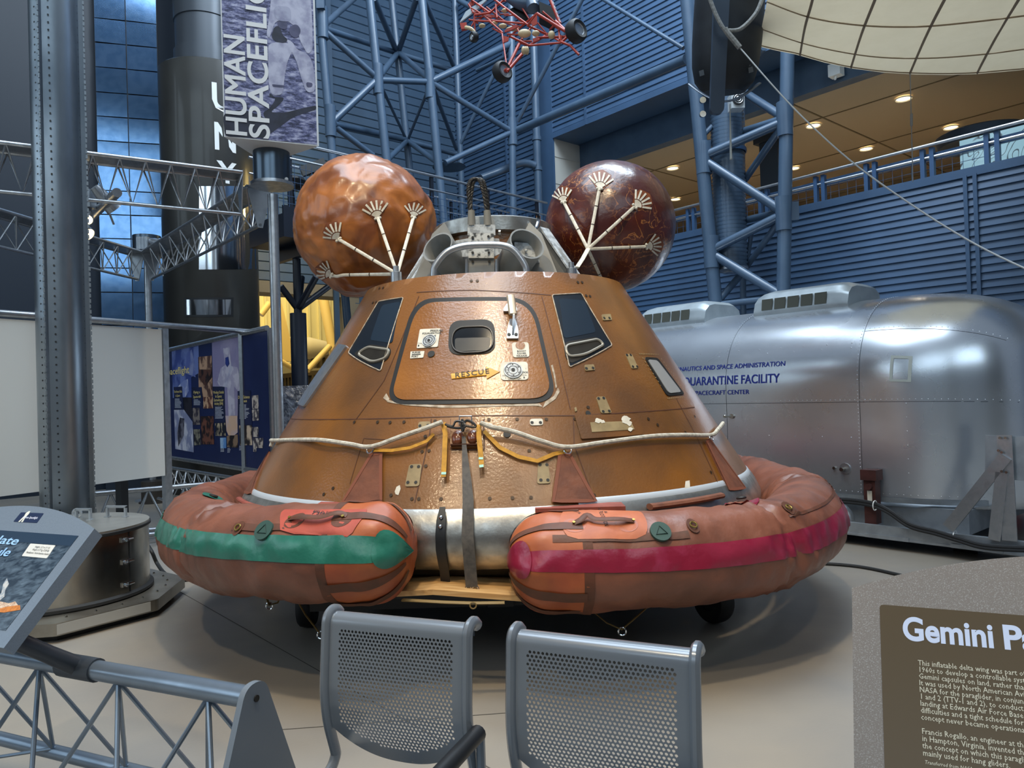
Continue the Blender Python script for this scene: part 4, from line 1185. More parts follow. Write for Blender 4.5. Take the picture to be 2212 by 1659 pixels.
def ttext(s, x, y, size, x2, y2, par, mt='ink', off=0.010, **kw):
    s0, p0 = tuv(x, y); s1, p1 = tuv(x2, y2); K = 0.27
    dx, dy = s1 - s0, (p1 - p0) * K; L_ = sqrt(dx * dx + dy * dy); dx /= L_; dy /= L_
    # choose the side that reads right from outside
    q = MB()
    sgn = 1
    a = tp(s0, p0); b_ = tp(s0 + dx * 0.05, p0 + dy * 0.05 / K); c = tp(s0 - dy * 0.05, p0 + dx * 0.05 / K)
    nn = (a - cline(s0))
    if (b_ - a).cross(c - a).dot(nn) < 0: sgn = -1
    q.text(s, size, lambda u, v: tp(s0 + dx * u - dy * v * sgn, p0 + (dy * u + dx * v * sgn) / K, off), **kw)
    return q.build('stencil_text', M[mt], par)
ttext('7 3SBD', 670, 1113, 0.030, 730, 1112, sp, bold=0.01); ttext('FIELD TOOL', 674, 1107, 0.024, 730, 1106, sp)
ttext('FLOTATION', 1290, 1110, 0.030, 1302, 1128, op); ttext('L 32-T', 1272, 1116, 0.026, 1284, 1128, op); ttext('FLAME', 1290, 1101, 0.026, 1312, 1112, op); ttext('NBPS', 1240, 1105, 0.024, 1250, 1115, op)
# flat discs with a moulded triangle, D-rings, patches
for x, y in ((571, 1146), (1430, 1150)):
    s0, ph0 = tuv(x, y); m = MB(); m.tube([tp(s0, ph0, 0.004), tp(s0, ph0, 0.02)], 0.055, 24); o = m.build('valve_cover', M['greendisc'], col_root)
    n_ = (tp(s0, ph0, 1) - tp(s0, ph0, 0)); a = n_.cross(V3((0, 0, 1))).normalized(); bb4 = n_.cross(a); c = tp(s0, ph0, 0.021)
    m = MB(); T = [c - bb4 * 0.03, c + bb4 * 0.018 + a * 0.03, c + bb4 * 0.018 - a * 0.03]; m.tube(T, 0.0035, 6, closed=True); m.build('triangle_mark', mat('disc_mark', '#1e352f', 0.5), o)
for x, y in ((517, 1140), (1492, 1140), (1706, 1097)):
    s0, ph0 = tuv(x, y); m = MB(); m.poly([tp(s0 + 0.032 * cos(w), ph0 + 0.032 * sin(w) * 1.4 / 0.27, 0.008) for w in [2 * pi * k / 16 for k in range(16)]]); o = m.build('ring_patch', M['seamtape'], col_root, angle=80)
    m = MB(); c = tp(s0, ph0, 0.014); m.torus(c, tp(s0, ph0, 1) - tp(s0, ph0, 0), 0.018, 0.004, 16, 6); m.build('d_ring', M['brass'], o)
for x, y, mt in ((462, 1074, 'greenband'), (1605, 1059, 'redband')):
    s0, ph0 = tuv(x, y); m = MB(); m.poly([tp(s0 + 0.13 * cos(w), ph0 + 0.075 * sin(w) / 0.27, 0.009) for w in [2 * pi * k / 20 for k in range(20)]]); o = m.build('inlet_patch', M[mt], col_root, angle=80)
    m = MB(); c = tp(s0, ph0, 0.012); m.torus(c, tp(s0, ph0, 1) - tp(s0, ph0, 0), 0.022, 0.008, 16, 6); m.disc(c, tp(s0, ph0, 1) - tp(s0, ph0, 0), 0.02, 14); m.build('inlet_port', M['ink'], o)
# round end marks where the bands finish
for s0, mt, w in ((-CAPL * 0.80, 'greenband', 0.095), (CL + CAPL * 0.78, 'redband', 0.095)):
    m = MB(); ph0 = R_(14)
    m.grid(lambda u, v: tp(s0 + (v * w) * cos(2 * pi * u) * 0.75, ph0 + v * w * sin(2 * pi * u) / 0.2, 0.012), 28, 8, cu=True); m.build('end_mark', M[mt], col_root, angle=80)
# canvas flaps on the cone
flap([(805, 984), (826, 982), (826, 1086), (744, 1086)])
flap([(1208, 984), (1228, 982), (1285, 1084), (1194, 1085)])
flap([(1522, 955), (1531, 953), (1606, 1056), (1572, 1060)])
flap([(575, 978), (581, 976), (545, 1068), (512, 1064)])
M['flapred'] = mat('dull_red_flap', '#8f4636', 0.6, 0, '#7c3a2c', 8)
# rolled salmon flaps lying on top of the collar
for (x0, y0), (x1, y1), Y, mt in (((680, 1089), (848, 1092), 4.14, 'flapred'), ((1156, 1095), (1350, 1090), 4.02, 'flapred')):
    a = at(x0, y0, Y); c = at(x1, y1, Y + (0.1 if x0 < 1000 else -0.02))
    q = MB(); d = c - a; nn = V3((0, -0.75, 0.25)); q.frame(a - V3((0, 0.02, 0.03)), d, V3((0, 0.16, 0.0)), V3((0, 0, 0.024)))
    o = q.build('edge_flap', M[mt], col_root)
for p0, p1, mt, r in (((540, 1064), (640, 1076), 'flapred', 0.020), ((1385, 1076), (1530, 1050), 'canvasbrown', 0.032)):
    t0, t1 = cuv(*p0)[0], cuv(*p1)[0]
    q = MB(); q.tube([ringp(t0 + (t1 - t0) * k / 10, RB + 0.075, ZB - 0.035) for k in range(11)], r, 8, flat=0.6, up=(0, 0, 1)); q.build('edge_flap', M[mt], col_root)
# snap hooks that hold the flaps to the rope
for x, y in ((806, 978), (1223, 979), (1527, 951)):
    q = MB(); u, v = cuv(x, y); c = cp(u, v, 0.035); q.torus(c, cp(u, v, 1) - cp(u, v, 0), 0.022, 0.004, 14, 6); q.build('snap_ring', M['chrome'], col_root)
# webbing loops with rings hanging below
def hang(pix, Y, ring, w=0.012, mt='webbing2'):
    q = MB(); q.tube([at(x, y, Y) for x, y in pix], w, 8, flat=0.35); o = q.build('hanging_loop', M[mt], col_root)
    q = MB(); q.torus(at(ring[0], ring[1], Y), (0.1, 1, 0), 0.021, 0.0045, 16, 6); q.build('ring', M['chrome'], o)
M['webbing2'] = mat('tan_webbing', '#7b6336', 0.7)
M['thinwire'] = mat('thin_wire', '#6f6e69', 0.4, 0.7)
hang([(572, 1282), (582, 1307), (600, 1302), (608, 1282)], 4.55, (582, 1309), 0.014)
hang([(636, 1286), (660, 1328), (690, 1367)], 4.25, (693, 1372), 0.010)
hang([(1256, 1300), (1310, 1345), (1343, 1360), (1372, 1335), (1424, 1288)], 4.05, (1344, 1364), 0.010)
hang([(1537, 1262), (1556, 1292), (1580, 1276), (1592, 1252)], 4.75, (1557, 1291), 0.009)
hang([(1601, 1250), (1614, 1274), (1626, 1246)], 4.8, (1615, 1277), 0.007, 'thinwire')

# ================================================================ flotation bags
def ballp(c, r, seed, amp, d, off=0.0, sq=(1, 1, 1)):
    d = V3(d).normalized()
    q = d * 2.2 + V3((seed, 0, 0))
    n1 = noise.noise(q); n2 = 1 - abs(noise.noise(d * 4.5 + V3((seed * 2, 1, 0)))) * 2; n3 = (0.4 - abs(noise.noise(d * 3.2 + V3((0, seed, 0)))) - 0.5 * abs(noise.noise(d * 7 + V3((seed, 2, 0)))))
    rr = r * (1 + amp * (0.5 * n1 + 0.35 * n2 * abs(n1) + (0.45 if amp > 0.05 else 0.35) * n3))
    return V3(c) + V3((d.x * sq[0], d.y * sq[1], d.z * sq[2])) * rr + d * off
M['bag_orange'] = mat('crinkled_orange_film', '#a8652a', 0.36, 0, '#75401c', 2.6, (0.38, 0.62), bump=0.5, bscale=3.2, coat=0.35, coat_rough=0.22, detail=7, dist=1.2)
M['bag_maroon'] = mat('crackled_maroon_film', '#43160f', 0.34, 0, '#5a2414', 4.0, (0.45, 0.7), bump=0.30, bscale=10, coat=0.4, coat_rough=0.2, detail=9, dist=0.8)
_nt = M['bag_maroon'].node_tree; _b = _nt.nodes['Principled BSDF']; _old = _b.inputs['Base Color'].links[0].from_socket
_tc = _nt.nodes.new('ShaderNodeTexCoord'); _n1 = _nt.nodes.new('ShaderNodeTexNoise'); _n1.inputs['Scale'].default_value = 7; _n1.inputs['Detail'].default_value = 8; _n1.inputs['Distortion'].default_value = 1.5
_n2 = _nt.nodes.new('ShaderNodeTexNoise'); _n2.inputs['Scale'].default_value = 2.2; _n2.inputs['Detail'].default_value = 3
for _n in (_n1, _n2): _nt.links.new(_tc.outputs['Object'], _n.inputs['Vector'])
_m1 = _nt.nodes.new('ShaderNodeMath'); _m1.operation = 'SUBTRACT'; _m1.inputs[1].default_value = 0.5; _nt.links.new(_n1.outputs[0], _m1.inputs[0])
_m2 = _nt.nodes.new('ShaderNodeMath'); _m2.operation = 'ABSOLUTE'; _nt.links.new(_m1.outputs[0], _m2.inputs[0])
_m3 = _nt.nodes.new('ShaderNodeMapRange'); _m3.inputs['From Min'].default_value = 0.025; _m3.inputs['From Max'].default_value = 0.0; _nt.links.new(_m2.outputs[0], _m3.inputs['Value'])
_m4 = _nt.nodes.new('ShaderNodeMapRange'); _m4.inputs['From Min'].default_value = 0.42; _m4.inputs['From Max'].default_value = 0.62; _nt.links.new(_n2.outputs[0], _m4.inputs['Value'])
_m5 = _nt.nodes.new('ShaderNodeMath'); _m5.operation = 'MULTIPLY'; _nt.links.new(_m3.outputs[0], _m5.inputs[0]); _nt.links.new(_m4.outputs[0], _m5.inputs[1])
_mx = _nt.nodes.new('ShaderNodeMix'); _mx.data_type = 'RGBA'; _nt.links.new(_m5.outputs[0], _mx.inputs['Factor']); _nt.links.new(_old, _mx.inputs['A']); _mx.inputs['B'].default_value = srgb('#b0713a'); _nt.links.new(_mx.outputs['Result'], _b.inputs['Base Color'])
M['whiteweb'] = mat('white_webbing', '#d6d0c0', 0.65, 0, '#c3bcab', 30)
M['webmark'] = mat('web_mark', '#3a2c24', 0.7)
M['bagpatch'] = mat('stitched_brown_patch', '#7e4118', 0.5, 0, '#6d3714', 12)
def ray_ball(px, py, c, r):
    d = ray(px, py).normalized(); oc = CO - V3(c); b_ = oc.dot(d); disc = b_ * b_ - (oc.dot(oc) - r * r)
    return CO + d * (-b_ - sqrt(max(disc, 0)))
def make_bag(name, label, mt, c, r, seed, amp, fans, hub, hubY, sq=(1, 1, 1), pm='bagpatch'):
    t = thing(name, label, 'flotation bag', V3(c) - V3((0, 0, r)), 'uprighting bags on the capsule top')
    m = MB(); m.grid(lambda u, v: ballp(c, r, seed, amp, (sin(pi * v) * cos(2 * pi * u), sin(pi * v) * sin(2 * pi * u), cos(pi * v)), 0, sq), 160, 90, cu=True)
    m.build('envelope', M[mt], t, angle=80)
    def S(px, py, off=0.0):
        d = (ray_ball(px, py, c, r) - V3(c)).normalized(); return ballp(c, r, seed, amp, d, off, sq)
    for (fx, fy, dx, dy, sz) in fans:
        # patch, fan of seven fingers, knuckle, strap to the hub
        L_ = sqrt(dx * dx + dy * dy); ux, uy = dx / L_, dy / L_; vx, vy = -uy, ux
        def W2(a, e): return (fx + ux * a + vx * e, fy + uy * a + vy * e)
        m = MB(); P = [W2(-3, -6 * sz), W2(18 * sz, -23 * sz), W2(34 * sz, -22 * sz), W2(44 * sz, 0), W2(34 * sz, 22 * sz), W2(18 * sz, 23 * sz), W2(-3, 6 * sz)]
        ctr = S(*W2(20 * sz, 0), 0.004); i = len(m.V); m.v(ctr); ring = []
        for k in range(len(P)):
            a_, b_ = P[k], P[(k + 1) % len(P)]
            for j in range(3): ring.append(m.v(S(a_[0] + (b_[0] - a_[0]) * j / 3, a_[1] + (b_[1] - a_[1]) * j / 3, 0.004)))
        for k in range(len(ring)): m.f(i, ring[k], ring[(k + 1) % len(ring)])
        fp = m.build('fan_patch', M[pm], t, angle=80)
        m = MB()
        for k in range(6):
            w = radians(-48 + 96 * k / 5); ca, sa_ = cos(w), sin(w)
            a0, a1 = 16 * sz, 37 * sz; hw = 2.1 * sz
            def q(a, h): return S(*W2(a * ca - h * sa_ * 1, a * sa_ + h * ca), 0.009)
            m.mark(); m.quad(q(a0, -hw), q(a0, hw), q((a0 + a1) / 2, hw), q((a0 + a1) / 2, -hw)); m.quad(q((a0 + a1) / 2, -hw), q((a0 + a1) / 2, hw), q(a1, hw), q(a1, -hw))
        m.mark(); i = len(m.V); m.v(S(*W2(-2, 0), 0.012)); arc = [m.v(S(*W2(14 * sz * cos(radians(w)), 14 * sz * sin(radians(w))), 0.011)) for w in range(-56, 57, 14)]
        for k in range(len(arc) - 1): m.f(i, arc[k], arc[k + 1])
        m.build_each('fan_finger', M['whiteweb'], fp, angle=80)
        m = MB()
        for e in (-5, 5): m.mark(); m.sphere(S(*W2(-2, e * sz), 0.016), 0.012, 8, 6)
        m.mark(); m.sphere(S(*W2(-5, 0), 0.014), 0.012, 8, 6); m.build_each('knot', M['whiteweb'], fp)
        m = MB(); mk = MB(); hx, hy = hub; n = 10; base = V3(at(hub[0], hub[1], hubY)); P = []
        for k in range(n + 1):
            u = k / n; x = fx + (hx - fx) * u; y = fy + (hy - fy) * u
            p = S(x, y, 0.016)
            # pulls away from the skin towards the hub
            lin = S(fx, fy, 0.016).lerp(base, u)
            if (lin - V3(c)).length > (p - V3(c)).length: p = lin
            P.append(p)
        vv = (CO - P[5]).normalized()
        m.tube(P, 0.0125, 6, flat=0.4, up=vv); sm = m.build('strap', M['whiteweb'], t)
        for k in (3, 6):
            mk.mark(); mk.tube([P[k], P[k].lerp(P[k + 1], 0.12)], 0.0138, 6, flat=0.6, up=vv)
        mk.build_each('strap_mark', M['webmark'], sm)
    return t, S
cL = at(788, 489, 6.42); rL = 149 / 1600 * 6.42
cR = at(1317, 491, 6.45); rR = 140 / 1600 * 6.45
make_bag('flotation_bag', 'orange crinkled inflated bag on the left of the capsule top', 'bag_orange', cL, rL, 3.1, 0.085,
         [(815, 470, -8, -34, 1.0), (891, 468, 8, -34, 0.8), (732, 515, -22, -28, 0.95), (716, 592, -26, -12, 0.85)], (858, 592), 5.62)
make_bag('flotation_bag', 'dark maroon crackled round bag on the right of the capsule top', 'bag_maroon', cR, rR, 8.3, 0.02,
         [(1296, 408, 4, -30, 0.95), (1220, 436, -8, -30, 0.8), (1371, 446, 24, -20, 0.95), (1396, 531, 32, -4, 0.85), (1305, 610, 10, 24, 0.6)], (1270, 538), 5.78, pm='bagpatch')
# twisted webbing from the maroon bag's hub to the deck
m = MB(); P = [at(1270, 538, 5.78), at(1258, 560, 5.65), at(1246, 578, 5.55)]
m.tube(P, 0.02, 8, flat=0.5); bagt = [o for o in bpy.data.objects if o.get('label', '').startswith('dark maroon')][0]; m.build('twisted_tie', M['whiteweb'], bagt)

# ================================================================ transport dolly, plywood board
dol = thing('transport_dolly', 'dark wheeled dolly carrying the capsule, mostly hidden in its shadow', 'dolly', (XC, YC, 0))
m = MB()
m.box((XC, YC, 0.31), 2.6, 0.16, 0.12); m.box((XC, YC, 0.311), 0.16, 2.6, 0.12); m.box((XC, YC - 1.2, 0.31), 2.4, 0.14, 0.12); m.box((XC, YC + 1.2, 0.31), 2.4, 0.14, 0.12)
m.build('frame', M['black'], dol, smooth=False)
def wheel(c, r, w, ax, par):
    ax = V3(ax).normalized(); a = V3((0, 0, 1)); bb5 = a.cross(ax).normalized()
    q = MB(); q.lathe([(r * .45, -w / 2), (r * .85, -w / 2), (r * .97, -w * .36), (r, -w * .15), (r, w * .15), (r * .97, w * .36), (r * .85, w / 2), (r * .45, w / 2)], c, (a, bb5, ax), 32); wo = q.build('wheel', M['rubber'], par)
    q = MB(); q.lathe([(0, -w * .42), (r * .4, -w * .42), (r * .46, -w * .5), (r * .46, w * .5), (r * .4, w * .42), (0, w * .42)], c, (a, bb5, ax), 24); q.build('hub', mat('wheel_hub', '#3a3c40', 0.4, 0.6), wo)
for x, y, Y in ((664, 1290, 5.2), (1540, 1288, 5.0)):
    p = at(x, y, Y); r = 0.155
    wheel((p.x, p.y, r), r, 0.12, (0.85, 0.5, 0) if x > 1000 else (1, 0.1, 0), dol)
    q = MB(); q.rod((p.x, p.y, r), (XC + (1.15 if x > 1000 else -1.15), YC - 1.2 + (0.1), 0.31), 0.04); q.build('axle_arm', M['black'], dol)
for sx in (-1, 1): wheel((XC + 1.2 * sx, YC + 1.35, 0.155), 0.155, 0.12, (1, 0, 0), dol)
m = MB()
for a in range(0, 360, 30):
    p = V3((XC + 1.45 * sin(R_(a)), YC + 1.45 * cos(R_(a)), 0)); m.box(p + V3((0, 0, 0.44)), 0.1, 0.1, 0.16)
m.lathe([(1.35, 0.37), (1.6, 0.37), (1.6, 0.42), (1.35, 0.42), (1.35, 0.37)], (XC, YC, 0), n=64)
m.build('cradle_ring', M['black'], dol)
# board
a = at(822, 1291, 4.02); mid = at(935, 1285, 3.90); c = at(1150, 1301, 3.90)
th = V3((0, 0, 0.028)); dp = V3((0.05, 0.32, 0.012))
m = MB(); m.frame(a, mid - a, dp, th); m.frame(mid, c - mid, dp, th)
solo(m, 'plywood_board', M['ply'], 'bent pale plywood strip lying under the two collar ends', 'board', smooth=False)
m = MB(); m.tube([at(870, 1296, 3.9), at(960, 1301, 3.82), at(1020, 1303, 3.8), at(1090, 1302, 3.8)], 0.018, 8, flat=0.4)
m.torus(at(1022, 1308, 3.78), (0, 1, 0), 0.016, 0.004, 12, 6)
solo(m, 'tie_strap', M['webbing2'], 'tan strap with a hook stretched beneath the plywood strip', 'strap')
# ================================================================ quarantine trailer
M['trailer'] = mat('polished_aluminium_skin', '#dfe3e8', 0.24, 0.86, '#d0d5db', 1.3, (0.4, 0.65), bump=0.05, bscale=2.6, rough2=0.32)
M['rivet'] = mat('rivet', '#d0d3d6', 0.3, 1.0)
M['acwhite'] = mat('pale_silver_housing', '#b3bcc0', 0.35, 0.35, '#a6afb4', 6)
M['grille'] = mat('dark_olive_grille', '#4a4b42', 0.6)
M['galv'] = mat('galvanised_rail', '#a7adb2', 0.4, 0.6, '#969ca2', 8)
M['rust'] = mat('maroon_brown_jack', '#4f2c28', 0.5, 0.2, '#40231f', 12)
M['blueink'] = mat('blue_sign_paint', '#1f2f86', 0.45)
TP = V3((3.34, 7.48, 0)); TU = RU; TN = RN
def ta(px, py, d=0.0):
    p = on_plane(px, py, TP - TN * d, TN); return (p - TP).dot(TU), p.z
A_SEAM = ta(1857, 863)[0]
TW, TZ0, TZC, TZT = 1.22, 0.36, 1.50, 2.50
ECAP = 1.35
def tsec(q):
    """half cross-section from belly (0) to roof centre (1): distance in from the side, height"""
    if q < 0.06:
        w = q / 0.06 * pi / 2; return 0.10 * (1 - sin(w)), TZ0 + 0.10 * (1 - cos(w))
    if q < 0.45:
        z = TZ0 + 0.10 + (TZC - TZ0 - 0.10) * (q - 0.06) / 0.39; return 0.0, z
    w = (q - 0.45) / 0.55 * pi / 2; e = 2 / 2.35
    return TW * (1 - abs(cos(w)) ** e), TZC + (TZT - TZC) * abs(sin(w)) ** e
def tq(z):
    lo, hi = 0.0, 1.0
    for _ in range(40):
        m_ = (lo + hi) / 2
        if tsec(m_)[1] < z: lo = m_
        else: hi = m_
    return lo
def tbody(a, q, off=0.0):
    """a metres along the side (falls past the seam into the rounded end); q 0..2 right over the roof"""
    qq = q if q <= 1 else 2 - q
    ins, z = tsec(qq)
    hw = TW - ins
    if q > 1: hw = -hw
    e = (A_SEAM - a) / ECAP
    if e > 0:
        e = min(e, 1.0)
        fw = (1 - e ** 2.3) ** (1 / 2.3); ft = (1 - e ** 2.6) ** (1 / 2.6)
        hw *= fw
        zr = 1.25
        if z > zr: z = zr + (z - zr) * (0.35 + 0.65 * ft)
    c = TP - TN * TW + TU * a
    return c + TN * (hw + off) + V3((0, 0, z))
tr = thing('quarantine_trailer', 'long riveted polished aluminium trailer with two roof air units, lettered in blue', 'trailer', TP - TN * TW + TU * 1.5)
A_END = A_SEAM + 7.2
def cos_sp(u): return 1 - cos(u * pi / 2)
m = MB()
m.grid(lambda u, v: tbody(A_END - (A_END - A_SEAM) * u, 2 * v), 50, 120)
m.grid(lambda u, v: tbody(A_SEAM - ECAP * sin(u * pi / 2), 2 * v), 30, 120)
# lap seams and rivets are part of the skin
def riv(a, q, r=0.0055):
    c = tbody(a, q); n = (tbody(a, q, 1) - c)
    t = V3((0, 0, 1)); s = n.cross(t).normalized(); t = s.cross(n).normalized()
    i = len(m.V)
    for k in range(6): m.v(c + s * r * cos(pi * k / 3) + t * r * sin(pi * k / 3))
    m.v(c + n * r * 0.8)
    for k in range(6): m.f(i + k, i + (k + 1) % 6, i + 6)
ZR = ta(1700, 866)[1]; qr = tq(ZR)
SEAMS = [A_SEAM, ta(1569, 863)[0], ta(1569, 863)[0] + (ta(1569, 863)[0] - A_SEAM)]
k = A_SEAM - 1.2
while k < A_SEAM + 4.5:
    riv(k, qr); k += 0.05
for a in SEAMS:
    q = 0.03
    while q < 0.98:
        riv(a + 0.02, q); q += 0.0135
for zz, st in ((1.03, 0.3), (1.98, 0.26), (1.93, 0.31)):
    k = A_SEAM + 0.1
    while k < A_SEAM + 4.5: riv(k, tq(zz), 0.007); k += st
for k in range(7): riv(A_SEAM - 0.42, 0.1 + 0.05 * k, 0.006)
k = A_SEAM - 1.15
while k < A_SEAM + 3: riv(k, tq(TZ0 + 0.13)); k += 0.06
q_top = tq(2.12)
for k in range(26): riv(A_SEAM - 0.045 * k, q_top)
m.build('body', M['trailer'], tr, angle=50)
m = MB()
def tline(pts, w=0.006):
    m.mark()
    for p0, p1 in zip(pts[:-1], pts[1:]):
        d = (p1 - p0); n = TN; s = d.cross(n).normalized() * w / 2; o = n * 0.0015
        m.quad(p0 - s + o, p1 - s + o, p1 + s + o, p0 + s + o)
tline([tbody(A_SEAM - 1.2 + 0.1 * k, qr - 0.008) for k in range(60)], 0.005)
for a in SEAMS: tline([tbody(a, 0.02 + 0.02 * k) for k in range(48)], 0.005)
tline([tbody(A_SEAM - 0.04 * k, q_top - 0.012) for k in range(29)], 0.005)
m.build_each('lap_seam', mat('seam_shadow_line', '#5d6167', 0.4, 0.8), tr)
# lettering
def tlet(s, xr, yr, cap, w, par, mt, bold):
    a1, z1 = ta(xr, yr)
    q = MB(); q.fit(s, w, lambda x, y: tbody(a1 + w - x, tq(z1 + y), 0.0045), cap / 0.70, bold=bold, res=5)
    return q.build('lettering', M[mt], par)
wA = (ta(1460, 790)[0] - ta(1693, 786)[0])
tlet('NATIONAL AERONAUTICS AND SPACE ADMINISTRATION', 1693, 790, 0.052, wA * 44 / 31.5, tr, 'blueink', 0.008)
wB = (ta(1480, 830)[0] - ta(1684, 826)[0])
tlet('MOBILE QUARANTINE FACILITY', 1684, 826, 0.098, wB * 26 / 19.0, tr, 'blueink', 0.012)
wC = (ta(1494, 852)[0] - ta(1619, 851)[0])
tlet('MANNED SPACECRAFT CENTER', 1619, 851, 0.050, wC * 24 / 17.0, tr, 'blueink', 0.008)
# taped square outline, valves, front window
def tside(px, py, off=0.0):
    a, z = ta(px, py); return tbody(a, tq(z), off)
m = MB()
for (x0, y0, x1, y1) in ((1920, 768, 1926, 824), (1957, 770, 1964, 824), (1920, 767, 1964, 773), (1920, 819, 1964, 824)):
    m.mark(); m.grid(lambda u, v: tside(x0 + (x1 - x0) * u, y1 + (y0 - y1) * v, .006), 8, 8)
m.build_each('tape_strip', mat('old_clear_tape', '#b9bdb4', 0.5), tr)
def tdsc(nm, px, py, r, th, mt, par=tr):
    a, z = ta(px, py); c = tbody(a, tq(z)); q = MB(); q.disc(c, TN, r, 20, th); return q.build(nm, M[mt], par)
v1 = tdsc('drain_valve', 1826, 1012, 0.055, 0.012, 'alu'); tdsc('valve_stub', 1824, 1013, 0.02, 0.07, 'steel', v1)
tdsc('small_cap', 1803, 1011, 0.016, 0.02, 'steel')
v2 = tdsc('water_tap', 1582, 899, 0.028, 0.02, 'steel'); p = tside(1582, 899); q = MB(); q.rod(p, p + TN * 0.06 + TU * 0.05, 0.012, 8); q.sphere(p + TN * 0.06 + TU * 0.06, 0.02, 8, 6); q.build('tap_spout', M['steel'], v2)
tdsc('round_lock', 2178, 866, 0.045, 0.01, 'alu')
m = MB(); zq0, zq1 = tq(0.98), tq(1.98)
m.grid(lambda u, v: tbody(A_SEAM - ECAP * (0.93 + 0.07 * sin(u * pi / 2)), zq0 + (zq1 - zq0) * v, 0.006), 8, 12)
wn = m.build('front_window', M['darkglass'], tr)
# chassis skirt, belly trim
m = MB(); m.grid(lambda u, v: tbody(A_END - (A_END - A_SEAM + 1.0) * u, tq(TZ0 + 0.05 + 0.05 * v), 0.012), 60, 1)
m.build('belly_trim', M['galv'], tr, angle=30)
m = MB(); m.frame(TP - TN * 0.10 + TU * (A_SEAM - 0.9) + V3((0, 0, 0.16)), TU * 8.0, -TN * 2.2, V3((0, 0, 0.22))); m.build('chassis', M['galv'], tr, smooth=False)
m = MB(); a0 = ta(2260, 1180, -0.22)[0]
m.frame(TP + TN * 0.18 + TU * a0 + V3((0, 0, 0.10)), TU * 9, TN * 0.05, V3((0, 0, 0.12))); m.frame(TP + TN * 0.10 + TU * a0 + V3((0, 0, 0.10)), TU * 9, TN * 0.14, V3((0, 0, 0.02)))
m.frame(TP - TN * 0.2 + TU * a0 + V3((0, 0, 0.10)), TU * 9, TN * 0.35, V3((0, 0, 0.02)))
for k in range(9): m.frame(TP + TN * 0.235 + TU * (a0 + 0.3 + k * 0.75) + V3((0, 0, 0.10)), TU * 0.4, TN * 0.012, V3((0, 0, 0.035)))
m.build('side_rail', M['galv'], tr, smooth=False)
m = MB()
for k in range(5): m.mark(); m.frame(TP - TN * 0.3 + TU * (a0 + 0.6 + 1.7 * k), TU * 0.2, TN * 0.2, V3((0, 0, 0.11)))
m.build_each('support_block', M['black'], tr, smooth=False)
# jack post
def rl(px, py, d): a, z = ta(px, py, -d); return TP + TN * d + TU * a + V3((0, 0, z))
p = rl(1888, 1130, 0.10)
m = MB(); m.frame(p - TU * 0.05 - TN * 0.05, TU * 0.11, TN * 0.11, V3((0, 0, 0.42))); m.frame(p - TU * 0.07 - TN * 0.07 + V3((0, 0, 0.42)), TU * 0.15, TN * 0.15, V3((0, 0, 0.10)))
m.rod(p + V3((0, 0, 0.36)) + TN * 0.05, p + V3((0, 0, 0.36)) + TN * 0.10, 0.03, 12)
jk = m.build('jack_post', M['rust'], tr, smooth=False)
m = MB(); m.frame(p + TN * 0.064 - TU * 0.02 + V3((0, 0, 0.2)), TU * 0.045, TN * 0.002, V3((0, 0, 0.12))); m.build('jack_label', M['decal'], jk)
# drawbar frame at the nose
P0 = [rl(2128, 940, 0.22), rl(2230, 934, 0.22), rl(2230, 1040, 0.22), rl(2128, 1032, 0.22)]
m = MB(); m.frame(P0[3], P0[2] - P0[3], -TN * 0.03, P0[0] - P0[3]); nz = m.build('nose_plate', M['galv'], tr, smooth=False)
def bar(nm, a, c, w, t=0.03, mt='alu'):
    d = c - a; s = d.cross(TN).normalized(); q = MB(); q.frame(a - s * w / 2, d, s * w, TN * t); return q.build(nm, M[mt], tr, smooth=False)
bar('brace', rl(2174, 985, 0.25), rl(2050, 1140, 0.25), 0.10); bar('brace', rl(2166, 1020, 0.25), rl(2150, 1166, 0.25), 0.09); bar('brace', rl(2170, 940, 0.25), rl(2182, 1168, 0.25), 0.11, 0.012)
m = MB()
for x, y in ((2160, 946), (2172, 946), (2157, 973), (2164, 977), (2164, 1018), (2174, 1020)): m.mark(); m.disc(rl(x, y, 0.285), TN, 0.011, 10, 0.008)
m.build_each('bolt', M['steel'], tr)
m = MB(); m.tube(smooth_path([rl(1800, 1105, 0.05), rl(1818, 1098, 0.05), rl(1832, 1112, 0.05), rl(1836, 1125, 0.05)], 4), 0.05, 10); m.build('drain_hose', M['galv'], tr)
